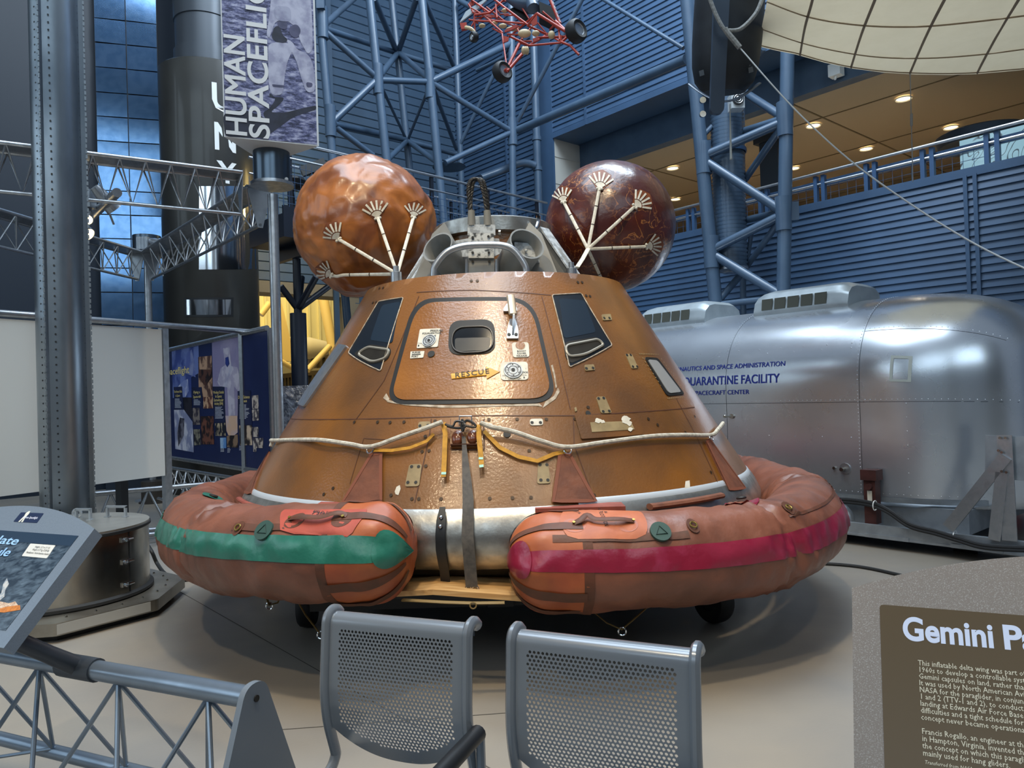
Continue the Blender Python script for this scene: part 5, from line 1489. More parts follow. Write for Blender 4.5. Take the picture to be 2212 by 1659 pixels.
# roof air units
for (x0, x1, y0, y1) in ((1392, 1492, 700, 668), (1646, 1790, 684, 634)):
    d0 = 0.62
    aL, zb = ta(x0, y0, d0); aR, zb2 = ta(x1, (y0 + y1) / 2, d0)
    zt_ = 2.50 + 0.32
    w = aL - aR; o = TP - TN * d0
    m = MB(); prof = [(0, 2.36), (-0.02, 2.46), (0.02, 2.60), (0.10, 2.68), (0.22, 2.71), (0.66, 2.71), (0.78, 2.64), (0.84, 2.36)]
    for k in range(len(prof)): pass
    NS = 14
    def prf(u, v):
        x = u * (len(prof) - 1); i = min(int(x), len(prof) - 2); f_ = x - i
        dd = prof[i][0] * (1 - f_) + prof[i + 1][0] * f_; z = prof[i][1] * (1 - f_) + prof[i + 1][1] * f_
        a = aL + 0.10 - (w + 0.32) * v
        e = max(0, abs(v - 0.5) * 2 - 0.75) / 0.25
        z = 2.36 + (z - 2.36) * (1 - 0.16 * e * e)
        return o + TU * a - TN * dd + V3((0, 0, z))
    m.grid(prf, 28, NS)
    for v in (0, 1): m.poly([prf(k / 28, v) for k in range(29)])
    u = m.build('air_unit', M['acwhite'], tr, angle=50)
    for k in range(5):
        q = MB(); a = aL - w * (k + 0.06) / 5.0
        q.frame(o + TU * a + TN * 0.012 + V3((0, 0, 2.47)), -TU * w * 0.165, TN * 0.012, V3((0, 0, 0.13)) - TN * 0.02); q.build('louvre', M['grille'], u, smooth=False)
# cables lying on the rail
m = MB()
for dz in (0, 6):
    m.mark(); m.tube(smooth_path([rl(1770, 1078 + dz, 0.12), rl(1830, 1079 + dz, 0.13), rl(1885, 1087 + dz, 0.2), rl(1920, 1102 + dz, 0.24), rl(1965, 1132 + dz, 0.26), rl(2020, 1147 + dz, 0.27), rl(2070, 1162 + dz, 0.28), rl(2130, 1178 + dz, 0.29), rl(2240, 1184 + dz, 0.29)], 6), 0.018, 8)
m.build_each('power_cable', M['rubber'], tr)
m = MB()
for x, y in ((1890, 1090), (2063, 1155)): m.mark(); m.torus(rl(x, y + 2, 0.24), TU, 0.045, 0.005, 16, 6)
m.build_each('cable_tie', M['whitegloss'], tr)
# cables on the floor
def fcable(pix, r, label, z=0.0):
    q = MB(); q.tube(smooth_path([ground(x, y, r + zz) + V3((0, 0, 0)) for x, y, zz in pix], 8), r, 8)
    return solo(q, 'floor_cable', M['rubber'], label, 'cable')
fcable([(1690, 1212, 0), (1750, 1216, 0), (1820, 1220, 0), (1880, 1228, 0), (1960, 1246, 0), (2080, 1275, 0)], 0.014, 'black cable running over the floor from under the collar to the right')
fcable([(316, 1174, .24), (328, 1192, .18), (340, 1218, .06), (360, 1242, 0.0), (395, 1252, 0), (440, 1244, 0), (520, 1225, 0)], 0.018, 'thick black cable curving from the steel drum to the collar')
# red header band behind the trailer's nose
p = rw(-2.3, -0.30, 0)
m = MB(); a = at(2176, 714, 9.4)
m.frame(rw(-5.2, -0.5, 2.13), RU * 3.6, RN * 0.1, V3((0, 0, 0.24)))
m.frame(rw(-5.2, -0.5, 0), RU * 0.1, RN * 0.1, V3((0, 0, 2.13))); m.frame(rw(-1.7, -0.5, 0), RU * 0.1, RN * 0.1, V3((0, 0, 2.13)))
solo(m, 'portal_header', mat('red_header', '#a01420', 0.5), 'red header band of a doorway behind the trailer nose', 'header', smooth=False)
# ================================================================ trusses, poles, panels on the left
def V(x, y, z): return V3((x, y, z))
def truss(name, label, a, c, h, w, nb, par=None, r=0.022, rm=0.010, plate=True, group=None, flip=False):
    """two upper chords and one lower chord (flip: one upper, two lower) laced with zigzag bars; a, c = upper line"""
    a, c = V3(a), V3(c); d = (c - a); L_ = d.length; d.normalize(); s = d.cross(V3((0, 0, 1))).normalized()
    t = thing(name, label, 'truss', (a + c) / 2 - V3((0, 0, h)), group)
    hi = [s * 0.0] if flip else [s * w / 2, -s * w / 2]; lo = [s * w / 2, -s * w / 2] if flip else [s * 0.0]
    dn = V3((0, 0, -h))
    for k, o in enumerate(hi):
        q = MB(); q.rod(a + o, c + o, r, 10); q.build('upper_chord', M['alu'], t)
    for o in lo:
        q = MB(); q.rod(a + dn + o, c + dn + o, r * 0.9, 10); q.build('lower_chord', M['alu'], t)
    if plate and not flip:
        q = MB(); q.frame(a - s * w / 2 - V3((0, 0, 0.006)), d * L_, s * w, V3((0, 0, 0.012))); q.build('top_plate', M['alu'], t, smooth=False)
    for o1 in hi:
        for o2 in lo:
            for k in range(nb):
                p0 = a + d * L_ * (k / nb); p1 = a + d * L_ * ((k + 0.5) / nb); p2 = a + d * L_ * ((k + 1) / nb)
                q = MB(); q.tube([p0 + o1, p1 + dn + o2, p2 + o1], rm, 6); q.build('lacing_bar', M['alu'], t)
    return t, s
def vplate(t, p, s, d, h, w):
    q = MB(); d = V3(d); q.prism([(-w / 2, 0.03), (w / 2, 0.03), (0.03, -h - 0.03), (-0.03, -h - 0.03)], p, s, (0, 0, 1), d * 0.012); q.build('end_plate', M['galv'], t, smooth=False)
PA = at(588, 392, 8.3); PB = at(318, 553, 12.3)
ZTR = 4.05
_p = at(0, 312, 6.95); A1 = V(_p.x + (_p.x - PA.x) * 0.35, _p.y + (_p.y - PA.y) * 0.35, ZTR); B1 = V(PA.x - 0.28, PA.y - 0.24, ZTR)
t1, s1 = truss('lighting_truss', 'long aluminium truss nearest the viewer, running left from the banner post', A1, B1, 0.42, 0.30, 13, group='exhibit frame trusses')
vplate(t1, B1, s1, (B1 - A1).normalized(), 0.42, 0.30)
C2 = V(PA.x - 0.24, PA.y + 0.28, ZTR); D2 = V(PB.x + 0.20, PB.y - 0.28, ZTR)
t2, s2 = truss('lighting_truss', 'aluminium truss receding from the banner post to the far short post', C2, D2, 0.42, 0.30, 9, group='exhibit frame trusses')
vplate(t2, C2, s2, (D2 - C2).normalized(), 0.42, 0.30); vplate(t2, D2, s2, (D2 - C2).normalized(), 0.42, 0.30)
_p = at(0, 460, 9.3); A3 = V(_p.x + (_p.x - PB.x) * 0.3, _p.y + (_p.y - PB.y) * 0.3, ZTR); B3 = V(PB.x - 0.03, PB.y - 0.30, ZTR)
t3, s3 = truss('lighting_truss', 'far aluminium truss running left from the short post, behind the riveted column', A3, B3, 0.42, 0.30, 11, group='exhibit frame trusses')
vplate(t3, B3, s3, (B3 - A3).normalized(), 0.42, 0.30)
# cross tube between the trusses
pa = at(252, 372, 7.85); pb = at(160, 500, 9.6)
m = MB(); m.rod(V(pa.x, pa.y, ZTR - 0.2), V(pb.x, pb.y, ZTR - 0.2), 0.05, 12)
solo(m, 'cross_tube', M['alu'], 'plain aluminium cross tube carrying the spotlights between two trusses', 'tube')
# spotlights
def lamp(px, py, Y, dirv, lit, label, L_=0.26, r=0.085):
    p = at(px, py, Y); d = V3(dirv).normalized(); a = d.orthogonal().normalized(); b_ = d.cross(a)
    t = thing('spotlight', label, 'spotlight', p, 'spotlights on the exhibit frame')
    q = MB(); q.lathe([(0, -L_), (r * .55, -L_), (r * .75, -L_ * .7), (r * .8, -L_ * .35), (r, -L_ * .3), (r, -L_ * .05), (r * 1.05, 0), (r * .95, 0), (r * .9, -0.03)], p, (a, b_, d), 20); q.build('housing', M['alu'], t)
    q = MB(); q.disc(p - d * 0.02, d, r * .92, 20); q.build('lens', M['lamp'] if lit else M['winglass'], t)
    q = MB(); q.rod(p - d * L_ * .6, V3((p.x - 0.02, p.y + 0.02, ZTR - 0.40)), 0.012, 8); q.build('yoke', M['alu'], t)
    q = MB(); c = p - d * L_ * .5 + V3((-0.22, 0.03, 0.0)); q.box(c + V3((0, 0, 0.0)), 0.16, 0.12, 0.2); 
    for k in range(4): q.box(c + V3((-0.08 + 0.05 * k, -0.065, 0)), 0.012, 0.02, 0.2)
    q.build('ballast_box', M['galv'], t, smooth=False)
lamp(183, 474, 8.3, (0.25, -0.55, -0.8), True, 'lit spotlight whose yellow lens faces the viewer, beside the riveted column')
lamp(190, 507, 8.9, (0.65, -0.2, -0.6), True, 'lower spotlight tilted right, close behind the riveted column')
lamp(247, 452, 8.4, (0.35, 0.5, -0.6), False, 'grey spotlight turned away, highest of those under the nearest truss', 0.3, 0.09)
lamp(352, 528, 11.9, (0.9, -0.3, -0.3), True, 'small spotlight on the far short post')

# banner post
bp = thing('banner_post', 'steel post with a drum, topped by a tall three-sided banner reading HUMAN SPACEFLIGHT', 'banner post', (PA.x, PA.y, 0))
X0, Y0 = PA.x, PA.y
def colx(px, py): p = at(px, py, Y0); return p
m = MB(); m.rod(V(X0, Y0, 0), V(X0, Y0, 3.9), 0.056, 20); m.build('pole', M['alu'], bp)
m = MB(); m.lathe([(0, 0), (0.3, 0), (0.3, 0.02), (0, 0.02)], V(X0, Y0, 0), n=32); m.build('base_disc', M['galv'], bp)
zd = at(578, 400, Y0).z
m = MB(); m.lathe([(0, -0.02), (0.235, -0.02), (0.235, 0.015), (0, 0.015)], V(X0, Y0, zd), n=32); m.build('flange_disc', M['alu'], bp)
m = MB(); m.lathe([(0.2, 0.02), (0.2, 0.37), (0.19, 0.37), (0.19, 0.03), (0, 0.03)], V(X0, Y0, zd), n=36); m.build('drum', mat('dark_satin_metal', '#5a6672', 0.28, 0.9), bp)
m = MB(); m.rod(V(X0, Y0, zd + 0.03), V(X0, Y0, zd + 0.52), 0.035, 12); m.build('neck', M['alu'], bp)
m = MB(); m.sphere(V(X0 + 0.19, Y0 - 0.1, zd + 0.03), 0.022, 10, 8); m.build('knob', M['whitegloss'], bp)
FBL = at(484, 296, 7.75); FBR = at(689, 315, 8.13)
zb_ = (FBL.z + FBR.z) / 2
FBL = V(FBL.x, FBL.y, zb_); FBR = V(FBR.x, FBR.y, zb_)
FU = (FBR - FBL); FW = FU.length; FU.normalize(); FN = FU.cross(V(0, 0, 1)).normalized()
if FN.y > 0: FN = -FN
BK = (FBL + FBR) / 2 - FN * 0.80; HB = 2.6
moon = bpy.data.materials.new('moon_ground_print'); moon.use_nodes = True
nt = moon.node_tree; b_ = nt.nodes['Principled BSDF']; b_.inputs['Roughness'].default_value = 0.45
tc = nt.nodes.new('ShaderNodeTexCoord'); mp = nt.nodes.new('ShaderNodeMapping'); mp.inputs['Scale'].default_value = (3, 3, 9); mp.inputs['Rotation'].default_value = (0, 0.25, 0)
nz = nt.nodes.new('ShaderNodeTexNoise'); nz.inputs['Scale'].default_value = 3.2; nz.inputs['Detail'].default_value = 8; nz.inputs['Roughness'].default_value = 0.72
cr = nt.nodes.new('ShaderNodeValToRGB'); cr.color_ramp.elements[0].position = 0.40; cr.color_ramp.elements[0].color = srgb('#2b2b45'); cr.color_ramp.elements[1].position = 0.64; cr.color_ramp.elements[1].color = srgb('#b9b6c9')
e = cr.color_ramp.elements.new(0.5); e.color = srgb('#65658a')
nt.links.new(tc.outputs['Object'], mp.inputs[0]); nt.links.new(mp.outputs[0], nz.inputs['Vector']); nt.links.new(nz.outputs[0], cr.inputs[0]); nt.links.new(cr.outputs[0], b_.inputs['Base Color'])
m = MB()
tri = [FBL, FBR, BK]
m.poly(tri); m.poly([p + V(0, 0, HB) for p in tri])
m.quad(FBR, BK, BK + V(0, 0, HB), FBR + V(0, 0, HB)); m.quad(BK, FBL, FBL + V(0, 0, HB), BK + V(0, 0, HB)); m.quad(FBL, FBR, FBR + V(0, 0, HB), FBL + V(0, 0, HB))
ban = m.build('banner', mat('banner_white', '#dad7d2', 0.5), bp, smooth=False)
def fp_(u, v, o=0.004): return FBL + FU * u + V(0, 0, v) + FN * o
m = MB(); m.quad(fp_(0.012, 0.012, .002), fp_(FW - 0.02, 0.012, .002), fp_(FW - 0.02, HB - 0.02, .002), fp_(0.012, HB - 0.02, .002)); m.build('moon_picture', moon, ban, smooth=False)
def fpoly(nm, col, pts, o):
    q = MB(); q.mark()
    SCX, SCY = FW / 810, 1.0
    # crop pixels of the banner: x 175..985 along the bottom, y up
    P = []
    for x, y in round_poly(pts, 45, 5):
        pxx, pyy = 440 + x * 0.2532, y * 0.2532
        w = on_plane(pxx, pyy, FBL, FN); P.append(w + FN * o)
    q.poly(P); return q.build(nm, mat(col[0], col[1], 0.55, 0, col[2], 9, (0.4, 0.6)), ban, smooth=False)
SUIT = ('suit_print', '#bdb9c6', '#9a96aa'); SHD = ('suit_shade_print', '#55526c', '#403e56'); DRK = ('dark_print', '#1d1d28', '#2a2a3a')
fpoly('shadow_print', DRK, [(500, 960), (560, 930), (620, 840), (560, 790), (560, 830), (700, 830), (640, 900), (560, 960), (700, 960), (880, 915), (960, 900), (960, 935), (760, 1000), (640, 1090), (540, 1160), (545, 1050)], 0.0035)
fpoly('shadow_print', DRK, [(165, 970), (330, 930), (480, 985), (540, 1020), (540, 1180), (180, 1165)], 0.0034)
fpoly('astronaut_print', SUIT, [(548, 380), (620, 360), (730, 370), (765, 420), (715, 520), (690, 650), (680, 760), (665, 810), (575, 815), (552, 690), (550, 520)], 0.005)
fpoly('astronaut_print', SUIT, [(700, 330), (760, 360), (790, 420), (900, 470), (935, 560), (950, 690), (945, 780), (905, 795), (868, 770), (830, 660), (790, 520), (740, 420)], 0.0052)
fpoly('astronaut_print', SUIT, [(590, -160), (640, -220), (800, -230), (880, -160), (915, 0), (925, 200), (930, 420), (890, 470), (820, 350), (800, 240), (700, 170), (610, 180), (560, 330), (535, 300), (560, 130)], 0.0048)
fpoly('pack_print', ('pack_print', '#a9a6b6', '#8b889d'), [(600, 50), (740, 60), (750, 190), (640, 180), (600, 140)], 0.006)
fpoly('suit_shade_print', SHD, [(620, 180), (720, 190), (705, 260), (640, 240)], 0.0062); fpoly('suit_shade_print', SHD, [(720, 240), (790, 200), (835, 260), (800, 330), (740, 310)], 0.0062)
fpoly('suit_shade_print', DRK, [(600, 230), (650, 220), (670, 300), (720, 340), (690, 370), (620, 360), (575, 320)], 0.0060)
fpoly('suit_shade_print', SHD, [(870, 700), (930, 710), (925, 745), (880, 750)], 0.0062); fpoly('suit_shade_print', SHD, [(580, 720), (690, 730), (680, 750), (590, 742)], 0.0062)
fpoly('helmet_print', ('helmet_print', '#c9c5cc', '#b5b1bd'), [(670, -230), (700, -330), (790, -345), (860, -290), (860, -200), (780, -170), (700, -180)], 0.0055)
fpoly('visor_print', DRK, [(700, -230), (715, -300), (790, -310), (830, -270), (825, -215), (770, -195)], 0.0065)
m = MB()
cap = cap
m.fit('HUMAN', 1.06, lambda x, y: fp_(0.225 - y, 0.03 + x, 0.008), 0.205 / 0.70, bold=0.018, res=8)
m.fit('SPACEFLIGHT', 2.18, lambda x, y: fp_(0.455 - y, 0.02 + x, 0.008), 0.205 / 0.70, bold=0.018, res=8)
m.build_each('lettering', mat('banner_letter_white', '#e6e1da', 0.5), ban)
# far short post
X1, Y1 = PB.x, PB.y
fpst = thing('truss_post', 'far short post with a dark open drum on top, under the meeting trusses', 'post', (X1, Y1, 0))
m = MB(); m.rod(V(X1, Y1, 0), V(X1, Y1, 4.04), 0.056, 16); m.build('pole', M['alu'], fpst)
m = MB(); m.lathe([(0, 0.0), (0.22, 0.0), (0.22, 0.35), (0.21, 0.35), (0.21, 0.02), (0, 0.02)], V(X1, Y1, 4.04), n=32); m.build('drum', mat('dark_satin_metal', '#5a6672', 0.28, 0.9), fpst)
m = MB(); m.lathe([(0, 0), (0.28, 0), (0.28, 0.02), (0, 0.02)], V(X1, Y1, 0), n=32); m.build('base_disc', M['galv'], fpst)

# white board with its frame
W0 = at(0, 686, 6.85); W1 = at(352, 706, 8.35)
d = V(W1.x - W0.x, W1.y - W0.y, 0); Lw = d.length; d.normalize(); nW = d.cross(V(0, 0, 1)); nW = nW if nW.y < 0 else -nW
zt1 = (W0.z + W1.z) / 2; zb1 = at(177, 1050, 7.5).z
wb = thing('display_board', 'tall blank white display board behind the riveted column, in an aluminium frame', 'display board', (W1.x, W1.y, 0))
base = V(W1.x, W1.y, 0)
m = MB(); m.frame(base - d * 4.2 + V(0, 0, zb1), d * 4.2, -nW * 0.03, V(0, 0, zt1 - zb1 - 0.02)); m.build('panel', M['white'], wb, smooth=False)
m = MB(); m.frame(base - d * 0.02 + V(0, 0, 0), d * 0.09, -nW * 0.06, V(0, 0, zt1)); m.build('frame_post', M['alu'], wb, smooth=False)
pr = on_plane(531, 850, base, nW)
m = MB(); m.frame(V(pr.x, pr.y, 0) - d * 0.045, d * 0.09, -nW * 0.06, V(0, 0, zt1)); m.build('frame_post', M['alu'], wb, smooth=False)
re = on_plane(590, 706, base, nW)
m = MB(); m.rod(base - d * 4.2 + V(0, 0, zt1 + 0.03), V(re.x, re.y, zt1 + 0.03), 0.034, 12); m.build('top_rail', M['alu'], wb)
m = MB()
for k in range(3): m.mark(); m.frame(base - d * (0.55 + 1.5 * k) + V(0, 0, 0), d * 0.08, -nW * 0.1, V(0, 0, zb1))
m.build_each('foot', M['black'], wb, smooth=False)

# photo panel "Human Spaceflight"
Q0 = at(358, 754, 11.9); Q1 = at(577, 712, 8.75)
d2 = V(Q1.x - Q0.x, Q1.y - Q0.y, 0); L2 = d2.length; d2.normalize(); n2 = d2.cross(V(0, 0, 1)); n2 = n2 if n2.y < 0 else -n2
zt2 = zt1 - 0.03; zb2 = zb1 - 0.02
gp = thing('photo_panel', 'dark blue exhibit panel of space photographs with yellow headings, behind the white board', 'exhibit panel', (Q0.x, Q0.y, 0))
M['panelnavy'] = mat('panel_navy', '#1e2a55', 0.35, 0, '#1a2550', 3)
m = MB(); m.frame(V(Q0.x, Q0.y, zb2) - d2 * 0.8, d2 * (L2 + 0.8), -n2 * 0.03, V(0, 0, zt2 - zb2)); pn = m.build('panel', M['panelnavy'], gp, smooth=False)
m = MB(); m.rod(V(Q0.x, Q0.y, zt2 + 0.03) - d2 * 0.8, V(Q1.x, Q1.y, zt2 + 0.03), 0.034, 10); m.build('top_rail', M['alu'], gp)
m = MB(); m.frame(V(Q1.x, Q1.y, 0), d2 * 0.05, -n2 * 0.05, V(0, 0, zt2 + 0.03)); m.build('frame_post', M['alu'], gp, smooth=False)
m = MB(); m.rod(V(Q0.x, Q0.y, zb2 - 0.03) - d2 * 0.8, V(Q1.x, Q1.y, zb2 - 0.03), 0.03, 10); m.build('bottom_rail', M['alu'], gp)
def gpt(x, y, o=0.003): return on_plane(340 + x * 0.2411, 680 + y * 0.2411, V(Q0.x, Q0.y, 1), n2) + n2 * o
def pic(c1, c2, pts, o=0.003, sc=5):
    q = MB(); q.poly([gpt(x, y, o) for x, y in pts])
    return q.build('photograph', mat('print_%s_%s_%s' % (c1[1:], c2[1:], sc), c1, 0.4, 0, c2, sc, (0.45, 0.55), detail=6), gp, smooth=False)
pic('#3a4b8c', '#6f7fb8', [(130, 325), (370, 278), (378, 520), (305, 560), (308, 740), (140, 745)], .003, 2)
pic('#8d95bd', '#5a68a6', [(270, 345), (310, 310), (335, 420), (345, 560), (250, 520)], .0045, 3)
pic('#c9cbe0', '#7f8cc0', [(190, 640), (240, 590), (275, 575), (285, 680), (255, 735), (215, 735)], .0045, 4)
pic('#c49b7e', '#5b4038', [(367, 378), (487, 366), (497, 730), (408, 742), (400, 650), (372, 648)], .003, 6)
pic('#241a1c', '#5b3b30', [(375, 490), (490, 490), (492, 560), (430, 640), (372, 560)], .0045, 8)
pic('#9a93b2', '#8a83a8', [(490, 238), (758, 192), (774, 690), (724, 692), (722, 905), (612, 905), (603, 643), (500, 643)], .003, 2)
pic('#c3bfd0', '#aaa5bd', [(590, 300), (650, 290), (665, 460), (720, 470), (755, 640), (730, 690), (690, 640), (700, 900), (640, 905), (630, 650), (560, 640), (540, 600), (570, 480), (610, 450)], .0045, 7)
pic('#2c3c86', '#20306a', [(612, 385), (640, 375), (650, 440), (630, 470), (612, 440)], .006, 3)
for k, pts in enumerate(([(148, 648), (225, 642), (235, 845), (156, 850)], [(313, 652), (400, 647), (407, 822), (322, 826)], [(500, 647), (603, 645), (613, 965), (513, 966)], [(722, 684), (838, 678), (852, 985), (731, 986)])):
    pic('#1d2340', '#20274a', pts, .0055, 2)
pic('#1a1820', '#2a2630', [(232, 740), (310, 740), (318, 940), (240, 850)], .004, 6)
pic('#d0cfdb', '#8a8fae', [(152, 852), (240, 850), (318, 960), (328, 1232), (162, 1202)], .0042, 3)
pic('#2a2a38', '#6f6c78', [(205, 920), (245, 930), (240, 1080), (190, 1180), (180, 1060)], .006, 9)
pic('#3b3540', '#8d8078', [(318, 835), (378, 832), (385, 985), (322, 985)], .004, 12)
pic('#2c2a2e', '#8a8372', [(327, 1026), (385, 1024), (391, 1165), (332, 1170)], .004, 12)
pic('#2a1c1c', '#7a4a3a', [(388, 910), (505, 906), (511, 1160), (396, 1160)], .004, 9)
pic('#6a4136', '#c8a080', [(413, 737), (500, 735), (501, 838), (414, 840)], .0045, 11)
pic('#20222e', '#b9a88c', [(518, 972), (612, 968), (616, 1085), (522, 1085)], .004, 7)
pic('#d8b59c', '#c9b6bd', [(612, 905), (720, 905), (722, 1055), (690, 1080), (640, 1080), (622, 1040)], .0045, 3)
pic('#231d1e', '#8f7660', [(624, 1085), (722, 1072), (726, 1190), (628, 1186)], .004, 7)
pic('#5b8cc8', '#9fbfe0', [(565, 1102), (620, 1099), (621, 1195), (568, 1196)], .005, 5)
pic('#2a2426', '#cfb9a2', [(734, 992), (850, 990), (853, 1168), (738, 1168)], .004, 5)
for pts in ([(848, 724), (905, 720), (911, 840), (852, 844)], [(850, 850), (912, 846), (915, 945), (856, 950)], [(854, 1007), (908, 1004), (908, 1094), (857, 1096)], [(859, 1104), (950, 1104), (948, 1194), (890, 1192), (888, 1228), (862, 1226)]):
    pic('#4a4650', '#c4b9b0', pts, .004, 14)
def gtext(s, x0, y0, x1, y1, size, mt, par=gp, bold=0.01):
    a = gpt(x0, y0, .008); c = gpt(x1, y1, .008); w = (c - a).length; ex = (c - a).normalized()
    q = MB(); q.fit(s, w, lambda x, y: a + ex * x + V(0, 0, y), size, bold=bold); q.build_each('lettering', mat(*mt), par)
YEL = ('heading_yellow', '#e8d28a', 0.5); PAL = ('caption_pale', '#b9bccb', 0.5)
gtext('Human Spaceflight', -62, 555, 290, 520, 0.15, YEL, bold=0.012)
gtext('The Human Role', 152, 700, 224, 696, 0.055, YEL); gtext('in Space', 168, 735, 208, 732, 0.055, YEL)
gtext('Flying a', 330, 706, 386, 702, 0.055, YEL); gtext('Spacecraft', 326, 746, 394, 742, 0.055, YEL)
gtext('Working Outside', 506, 708, 600, 704, 0.055, YEL); gtext('in Space:', 524, 742, 584, 740, 0.055, YEL); gtext('Extravehicular', 512, 776, 598, 774, 0.055, YEL); gtext('Activity (EVA)', 516, 808, 594, 806, 0.055, YEL)
gtext('Doing Science', 730, 752, 832, 748, 0.055, YEL); gtext('in Space', 748, 786, 808, 782, 0.055, YEL)
q = MB()
for (x, y0, y1, w) in ((160, 752, 840, 62), (330, 760, 815, 62), (522, 825, 930, 78), (740, 805, 930, 90), (75, 795, 1000, 42), (82, 1045, 1080, 42), (570, 1200, 1225, 40), (632, 1196, 1235, 36), (738, 1175, 1210, 40)):
    y = y0
    while y < y1:
        wd = w * random.uniform(0.6, 1.0); q.quad(gpt(x, y + 5, .007), gpt(x + wd, y + 4, .007), gpt(x + wd, y - 1, .007), gpt(x, y, .007)); y += 11
o = q.build('caption_lines', mat(*PAL), gp, smooth=False); o['kind'] = 'stuff'

# low truss barriers below the panels
def barrier(label, a, c, h, nb, group=None, r=0.025, rm=0.010):
    t, s = truss('truss_barrier', label, a, c, h, 0.34, nb, r=r, rm=rm, plate=False, group=group, flip=True); return t, s
a = at(150, 1052, 8.2); c = at(545, 1004, 9.3); barrier('low aluminium truss barrier between the riveted column and the collar', V(a.x, a.y, 0.60), V(c.x, c.y, 0.60), 0.50, 5, 'low truss barriers', 0.03, 0.012)
a = at(365, 985, 11.3); c = at(545, 1016, 9.0); barrier('low truss barrier just below the photo panel', V(a.x, a.y, 0.62), V(c.x, c.y, 0.62), 0.45, 8, 'low truss barriers', 0.024, 0.008)
p = ground(335, 1085); m = MB(); m.lathe([(0, 0.0), (0.24, 0), (0.24, 0.02), (0.2, 0.03), (0.2, 0.35), (0, 0.35)], p, n=28)
solo(m, 'base_drum', mat('dark_brown_drum', '#3a342e', 0.5, 0.3), 'short dark drum on the floor below the white board corner', 'drum')
# foil-wrapped exhibit
foil = mat('crinkled_foil', '#d6d8da', 0.32, 0.8, '#8b8f94', 14, (0.42, 0.58), bump=1.0, bscale=16)
a = at(582, 835, 10.6); c = at(700, 830, 10.6)
m = MB(); m.frame(V(a.x, a.y, 0), V(c.x - a.x, 0, 0), V(0, 0.6, 0), V(0, 0, a.z))
solo(m, 'foil_covered_exhibit', foil, 'low exhibit wrapped in crinkled silver foil, seen between the banner post and the capsule', 'exhibit', smooth=False)

# ================================================================ rocket
RY = 13.6; RC = V(-642 / 1600 * RY, RY, 0); RR = 0.82
rk = thing('rocket', 'tall dark grey rocket with white letters behind the aluminium trusses', 'rocket', RC)
M['rocket'] = mat('dark_warm_grey_paint', '#34332f', 0.38, 0, '#2f2e2b', 2, coat=0.2)
zt3 = at(464, 165, RY).z
m = MB(); m.lathe([(RR * 0.98, 0), (RR, 0.02), (RR, zt3), (RR * 0.97, zt3 + 0.02), (0.53, zt3 + 0.05)], RC, n=64); m.build('lower_stage', M['rocket'], rk)
m = MB(); m.lathe([(0.55, zt3 + 0.03), (0.55, zt3 + 0.4), (0.52, zt3 + 0.41), (0.52, zt3 + 0.95), (0.54, zt3 + 0.96), (0.54, 12)], RC, n=48); m.build('upper_stage', mat('grey_stage', '#4c5157', 0.35, 0.4), rk)
def rkp(px, py, off=0.0):
    x = (at(px, py, RY - RR * 0.8).x - RC.x); ca = max(-1, min(1, x / RR)); th = math.asin(ca)
    z = at(px, py, RC.y - RR * cos(th)).z
    return V(RC.x + (RR + off) * sin(th), RC.y - (RR + off) * cos(th), z)
def rkpatch(nm, x0, y0, x1, y1, mt, off=0.006, par=rk):
    q = MB(); q.grid(lambda u, v: rkp(x0 + (x1 - x0) * u, y1 + (y0 - y1) * v, off), 14, 3); return q.build(nm, M[mt], par)
rkpatch('clear_panel', 438, 402, 556, 582, 'chrome', 0.004)
rkpatch('port_frame', 406, 643, 500, 684, 'black', 0.005); rkpatch('port_glass', 411, 647, 496, 680, 'chrome', 0.007)
rkpatch('white_strip', 541, 512, 548, 590, 'whitegloss', 0.008)
def rtext(s, px, py, cap_px, w_px):
    c = rkp(px, py); th0 = math.asin((c.x - RC.x) / RR); s_ = (RY - 0.6) / 1600
    q = MB(); q.fit(s, w_px * s_, lambda x, y: V(RC.x + (RR + 0.006) * sin(th0 + x / RR), RC.y - (RR + 0.006) * cos(th0 + x / RR), c.z + y), cap_px * s_ / 0.70, bold=0.02)
    q.build('lettering', M['whitegloss'], rk)
rtext('Y', 471, 392, 46, 44); rtext('N', 467, 321, 58, 46); rtext('U', 462, 235, 58, 46)
# ================================================================ riveted column
M['colmetal'] = mat('dull_riveted_metal', '#98a1a8', 0.30, 0.9, '#6d767e', 2.2, (0.38, 0.62), bump=0.05, bscale=9, stretch=(1, 1, 0.35), rough2=0.38)
CY_ = 6.75; CX = at(125, 540, CY_).x
colm = thing('riveted_column', 'tall riveted dark metal column with toothed seam flanges, left foreground before the white board', 'column', (CX, CY_, 0))
HC = 7.2
def outline(r=0.205):
    P = []
    for k in range(3):
        a0 = radians(-85 + 120 * k)       # flange direction
        c, s = cos(a0), sin(a0)
        P.append((r * 1.0 * c - 0.007 * -s, r * 1.0 * s - 0.007 * c)); P.append((r * 1.2 * c - 0.004 * -s, r * 1.2 * s - 0.004 * c)); P.append((r * 1.2 * c + 0.004 * -s, r * 1.2 * s + 0.004 * c)); P.append((r * 1.0 * c + 0.007 * -s, r * 1.0 * s + 0.007 * c))
        # lobe to the next flange
        for j in range(1, 14):
            w = a0 + radians(120) * j / 14
            rr = r * (0.80 + 0.12 * sin(pi * j / 14) + 0.20 * (abs(j / 14 - 0.5) * 2) ** 3)
            P.append((rr * cos(w), rr * sin(w)))
    return P
m = MB(); o = outline(); n = len(o)
m.grid(lambda u, v: V3((CX + o[int(round(u * n)) % n][0], CY_ + o[int(round(u * n)) % n][1], HC * v)), n, 24, cu=True)
m.build('shell', M['colmetal'], colm, angle=35)
